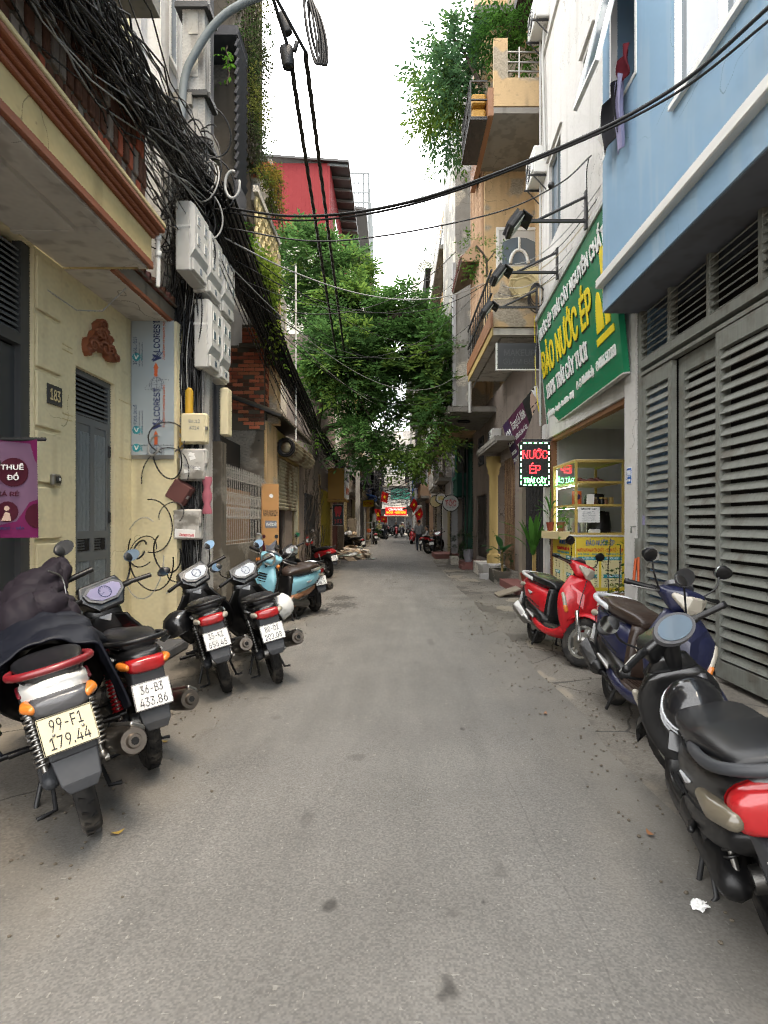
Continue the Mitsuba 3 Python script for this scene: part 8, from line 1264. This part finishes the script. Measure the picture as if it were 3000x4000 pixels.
blade_plant('palm_shoot', 'small palm like plant in the far shelf pot', (3.03, 12.0, 1.62), [(180, .4, 1.3, 1.0), (210, .4, 1.0, 1.4), (240, .45, 1.3, .9), (280, .4, 1.1, 1.2), (330, .35, 1.2, 1.2), (150, .4, 1.4, .8), (260, .5, 1.5, .4), (100, .4, 1.3, 1)], (0.05, 0.11, 0.03), 3, 1, .018)
bush('shelf_plant', 'bright light green leafy plant in the near shelf pot', 'plant', [(3.03, 11.25, 1.72, .13, .13, .12)], 0.085, 5, 5, 45, ratio=.6, mid=(0.16, 0.28, 0.06), lo=(.06, .15, .03), hif=.2)
bush('wall_sprout', 'bright green sprout growing on the sloping roof edge of the brick house', 'plant', [(-2.3, 17.0, 3.9, .25, .3, .25)], 0.09, 7, 2, 46, mid=(0.12, 0.26, 0.03))
bush('roadside_plants', 'leafy plants with a few yellow flowers on the far left footpath', 'plant', [(-1.9, 56, 1.2, .6, .8, .8)], 0.14, 7, 1.0, 47, mid=(0.06, 0.13, 0.02))
# ================================================================= rubble, litter, steps
t = Thing('rubble_heap', 'heap of broken plasterboard and debris on the left footpath', 'rubble')
rr = np.random.default_rng(12)
for i in range(70):
    f = rr.random(); x = -1.75 + rr.normal(0, .33); y = 27.0 + rr.normal(0, 1.0); hgt = max(0, 0.62 - 0.55 * abs(x + 1.9) - 0.22 * abs(y - 27.4)) * rr.uniform(.3, 1.0); L, w = rr.uniform(.2, .65), rr.uniform(.15, .4)
    t.part('board_piece', xf(box(-L / 2, L / 2, -w / 2, w / 2, 0, rr.uniform(.012, .04)), mat((x, y, hgt + .02), rz=rr.uniform(0, 180), rx=rr.normal(0, 14), ry=rr.normal(0, 14))), ('rubble_pale', 'rubble_green', 'rubble_brown', 'rubble_pale', 'paper')[int(rr.integers(5))])
t.part('debris_core', ico((-1.9, 27.4, 0.02), (0.62, 1.6, 0.42), 3), 'rubble_brown', True)
t = Thing('crumpled_tissue', 'crumpled white tissue lying on the road by the black scooter', 'litter'); m = trimesh.creation.icosphere(subdivisions=4); v = np.array(m.vertices); v *= (0.6 + 0.9 * np.abs(meshkit.fbm(v * 2.2, 4, 3) - .5) * 2 + .25 * meshkit.noise(v * 3))[:, None]; t.own((v * [0.032, 0.03, 0.018] + [1.215, 2.46, 0.022], np.array(m.faces)), 'paper')
for i, (u, v, lab) in enumerate(((645, 2905, 'yellow fallen leaf on the road behind the second motorbike'), (460, 3265, 'small yellow leaf near the nearest left motorbike'), (2130, 2795, 'orange leaf scrap on the right concrete edge'), (2540, 3270, 'brown leaf scrap near the black scooter wheel'))):
    Y = EYE * F_PX / (v - CY); p = at(u, v, Y); q = Thing('fallen_leaf', lab, 'leaf'); V, f = grid(lambda a, b: ((a - .5) * .06, (b - .5) * .03 * np.sin(np.pi * np.clip(a, .05, .95)), 0.008 + 0.012 * (a - .5) ** 2 * 4), 7, 3); q.own(xf((V, f), mat((p[0], p[1], 0.008), rz=35 * i)), 'leaf_dry' if i < 2 else 'brown_panel')
t = Thing('gravel', 'loose grit and small stones along the right road edge', 'gravel', kind='stuff'); ms = []
for i in range(500):
    y = rr.uniform(2.2, 12); x = rr.normal(1.55, .25); s = rr.uniform(.004, .012) * (1 if rr.random() < .93 else 1.8); ms.append(ico((x, y, .008 + s * .3), (s, s * rr.uniform(.7, 1.3), s * .6), 0))
for i in range(350):
    y = rr.uniform(2.2, 10); x = rr.normal(-1.75, .25); s = rr.uniform(.004, .011); ms.append(ico((x, y, .008 + s * .3), (s, s, s * .6), 0))
t.own(ms, 'mortar_dark')
# ================================================================= people
def person(lab, M, kind, top, legs, hairm='hair', helmetm=None, s=1.0):
    """Standing-walking or riding figure, one body under its clothes; local y is forward."""
    q = Thing('person', lab, 'person', M=M @ mat(s=s)); ride = kind == 'ride'
    if ride: J = dict(hip=0.80, ch=1.12, sh=1.26, nk=1.33, hd=1.46, lean=.10); kn = [(sx * .2, .34, .72) for sx in (-1, 1)]; an = [(sx * .16, .20, .30) for sx in (-1, 1)]; el = [(sx * .27, .18, 1.05) for sx in (-1, 1)]; ha = [(sx * .28, .46, 1.02) for sx in (-1, 1)]
    else: J = dict(hip=0.86, ch=1.16, sh=1.34, nk=1.41, hd=1.56, lean=.03); kn = [(-.09, .05, .47), (.09, .08, .48)]; an = [(-.08, -.16, .10), (.09, .10, .08)]; el = [(-.25, .02, 1.08), (.25, .03, 1.08)]; ha = [(-.21, .20, .98), (.21, .22, .98)]
    L = J['lean']; hip = [(sx * .085, 0, J['hip']) for sx in (-1, 1)]; sh = [(sx * .17, L, J['sh']) for sx in (-1, 1)]
    body = [((0, L, J['nk'] - .03), .05, (0, L + .02, J['hd'] - .05), .05), ((0, L + .015, J['hd'] - .02), .085, (0, L + .03, J['hd'] + .035), .09), ((0, L, J['sh']), .06, (0, L, J['nk']), .055)]
    for i in (0, 1): body += [(hip[i], .06, kn[i], .045), (kn[i], .04, an[i], .035), (sh[i], .045, el[i], .035), (el[i], .032, ha[i], .026), (hip[i], .06, (0, L, J['sh']), .07)]; body += [(ha[i], .026, np.add(ha[i], [0.0, .08, -.02]), .022)]
    q.part('body', bone(body, .04, 4), 'skin', True)
    tp = [((0, 0, J['hip'] + .06), (.165, .11, .09), (0, L, J['ch']), (.19, .125, .1)), ((0, L, J['ch']), (.19, .125, .1), (0, L, J['sh'] - .02), (.15, .10, .06))]
    for i in (0, 1): tp += [((0, L, J['sh'] - .03), .09, sh[i], .07), (sh[i], .072, el[i], .056), (el[i], .054, ha[i], .038)]
    q.part('shirt', bone(tp, .04, 4), top, True)
    lg = [((-.05, 0, J['hip'] + .02), .11, (.05, 0, J['hip'] + .02), .11)]
    for i in (0, 1): lg += [(hip[i], .095, kn[i], .068), (kn[i], .066, an[i], .052)]
    q.part('trousers', bone(lg, .04, 4), legs, True)
    for i in (0, 1): q.part('shoe', rh([(an[i][0], an[i][1] - .03, an[i][2] - .04, .04), (an[i][0], an[i][1] + .13, an[i][2] - .05, .032)]), 'black_plastic', 45)
    hc = np.array((0, L + .01, J['hd'] + .03)); q.part('hair', ball(hc + [0, -.012, .03], (.092, .102, .095), 10), hairm, True); q.part('ear', [ball(hc + [sx * .09, .01, -.03], (.016, .025, .035), 6) for sx in (-1, 1)], 'skin', True); q.part('nose', ball(hc + [0, .115, -.03], (.014, .02, .025), 6), 'skin', True)
    q.part('eye', [ball(hc + [sx * .033, .095, -.005], (.012, .008, .008), 6) for sx in (-1, 1)], 'hair', True); q.part('mouth', ball(hc + [0, .095, -.075], (.025, .01, .006), 6), 'cloth_red', True)
    if helmetm: q.part('helmet', ball(hc + [0, 0, .04], (.125, .14, .11), 12), helmetm, True)
    return q
person('man in grey sweater and dark jeans walking away along the right side', mat((1.32, 34.0, 0.006), rz=-4), 'walk', 'sweater_grey', 'jeans', s=1.0)
def rider(x, y, ang, lab, top, hm, bike_paint, blab, passenger=None):
    underbone(blab, (x, y), ang, 0, ('29-X1', '115.02'), bike_paint, 'paint_black', 0, small=True); M = mat((x, y, 0), rz=-ang) @ mat((0, 0.10, 0.0)); person(lab, M, 'ride', top, 'jeans', helmetm=hm)
    if passenger: person(passenger, mat((x, y, 0.03), rz=-ang) @ mat((0.02, -0.22, 0.02)), 'ride', 'poster_cream', 'jeans', helmetm='paint_white')
rider(0.10, 64.5, 178, 'rider in dark jacket coming towards the camera on the red motorbike', 'shirt_dark', None, 'paint_red', 'red and white motorbike ridden towards the camera in the middle of the lane')
rider(0.75, 67, 182, 'rider in pale top just behind the red motorbike', 'poster_cream', 'paint_white', 'paint_grey', 'grey motorbike ridden just behind the red one')
rider(1.55, 72, 3, 'rider in white shirt riding away near the lane end', 'shirt_white', 'paint_white', 'paint_grey', 'grey motorbike ridden away by a rider in white')
rider(0.95, 80, 5, 'rider in red top riding away at the lane end', 'cloth_red', 'paint_white', 'paint_white', 'white motorbike ridden away at the lane end')
for i, (x, y, a, p) in enumerate(((-1.25, 58, 160, 'paint_black'), (-1.7, 60, 150, 'paint_white'), (-1.9, 64, 140, 'paint_navy'), (-0.95, 72, 150, 'paint_grey'), (-1.3, 76, 160, 'paint_red'))):
    underbone(('black motorbike standing far down the lane on the left', 'white motorbike standing far down the lane on the left', 'navy motorbike standing far down the lane by the plants', 'grey motorbike parked near the lane end', 'red motorbike parked near the lane end')[i], (x, y), a, 6, ('29-Y1', '204.11'), p, 'paint_black', 10, small=True)
person('person in black standing by the parked motorbikes at the far left', mat((-0.9, 57, 0), rz=150), 'walk', 'shirt_dark', 'jeans', helmetm='flag_yellow')
person('person with yellow helmet at the far left beside the motorbikes', mat((-1.6, 62, 0), rz=170), 'walk', 'poster_cream', 'jeans', helmetm='flag_yellow')
person('person in grey top sitting by the right house fronts beyond the parked motorbikes', mat((2.0, 36.5, -0.25), rz=90), 'ride', 'wall_grey', 'jeans')
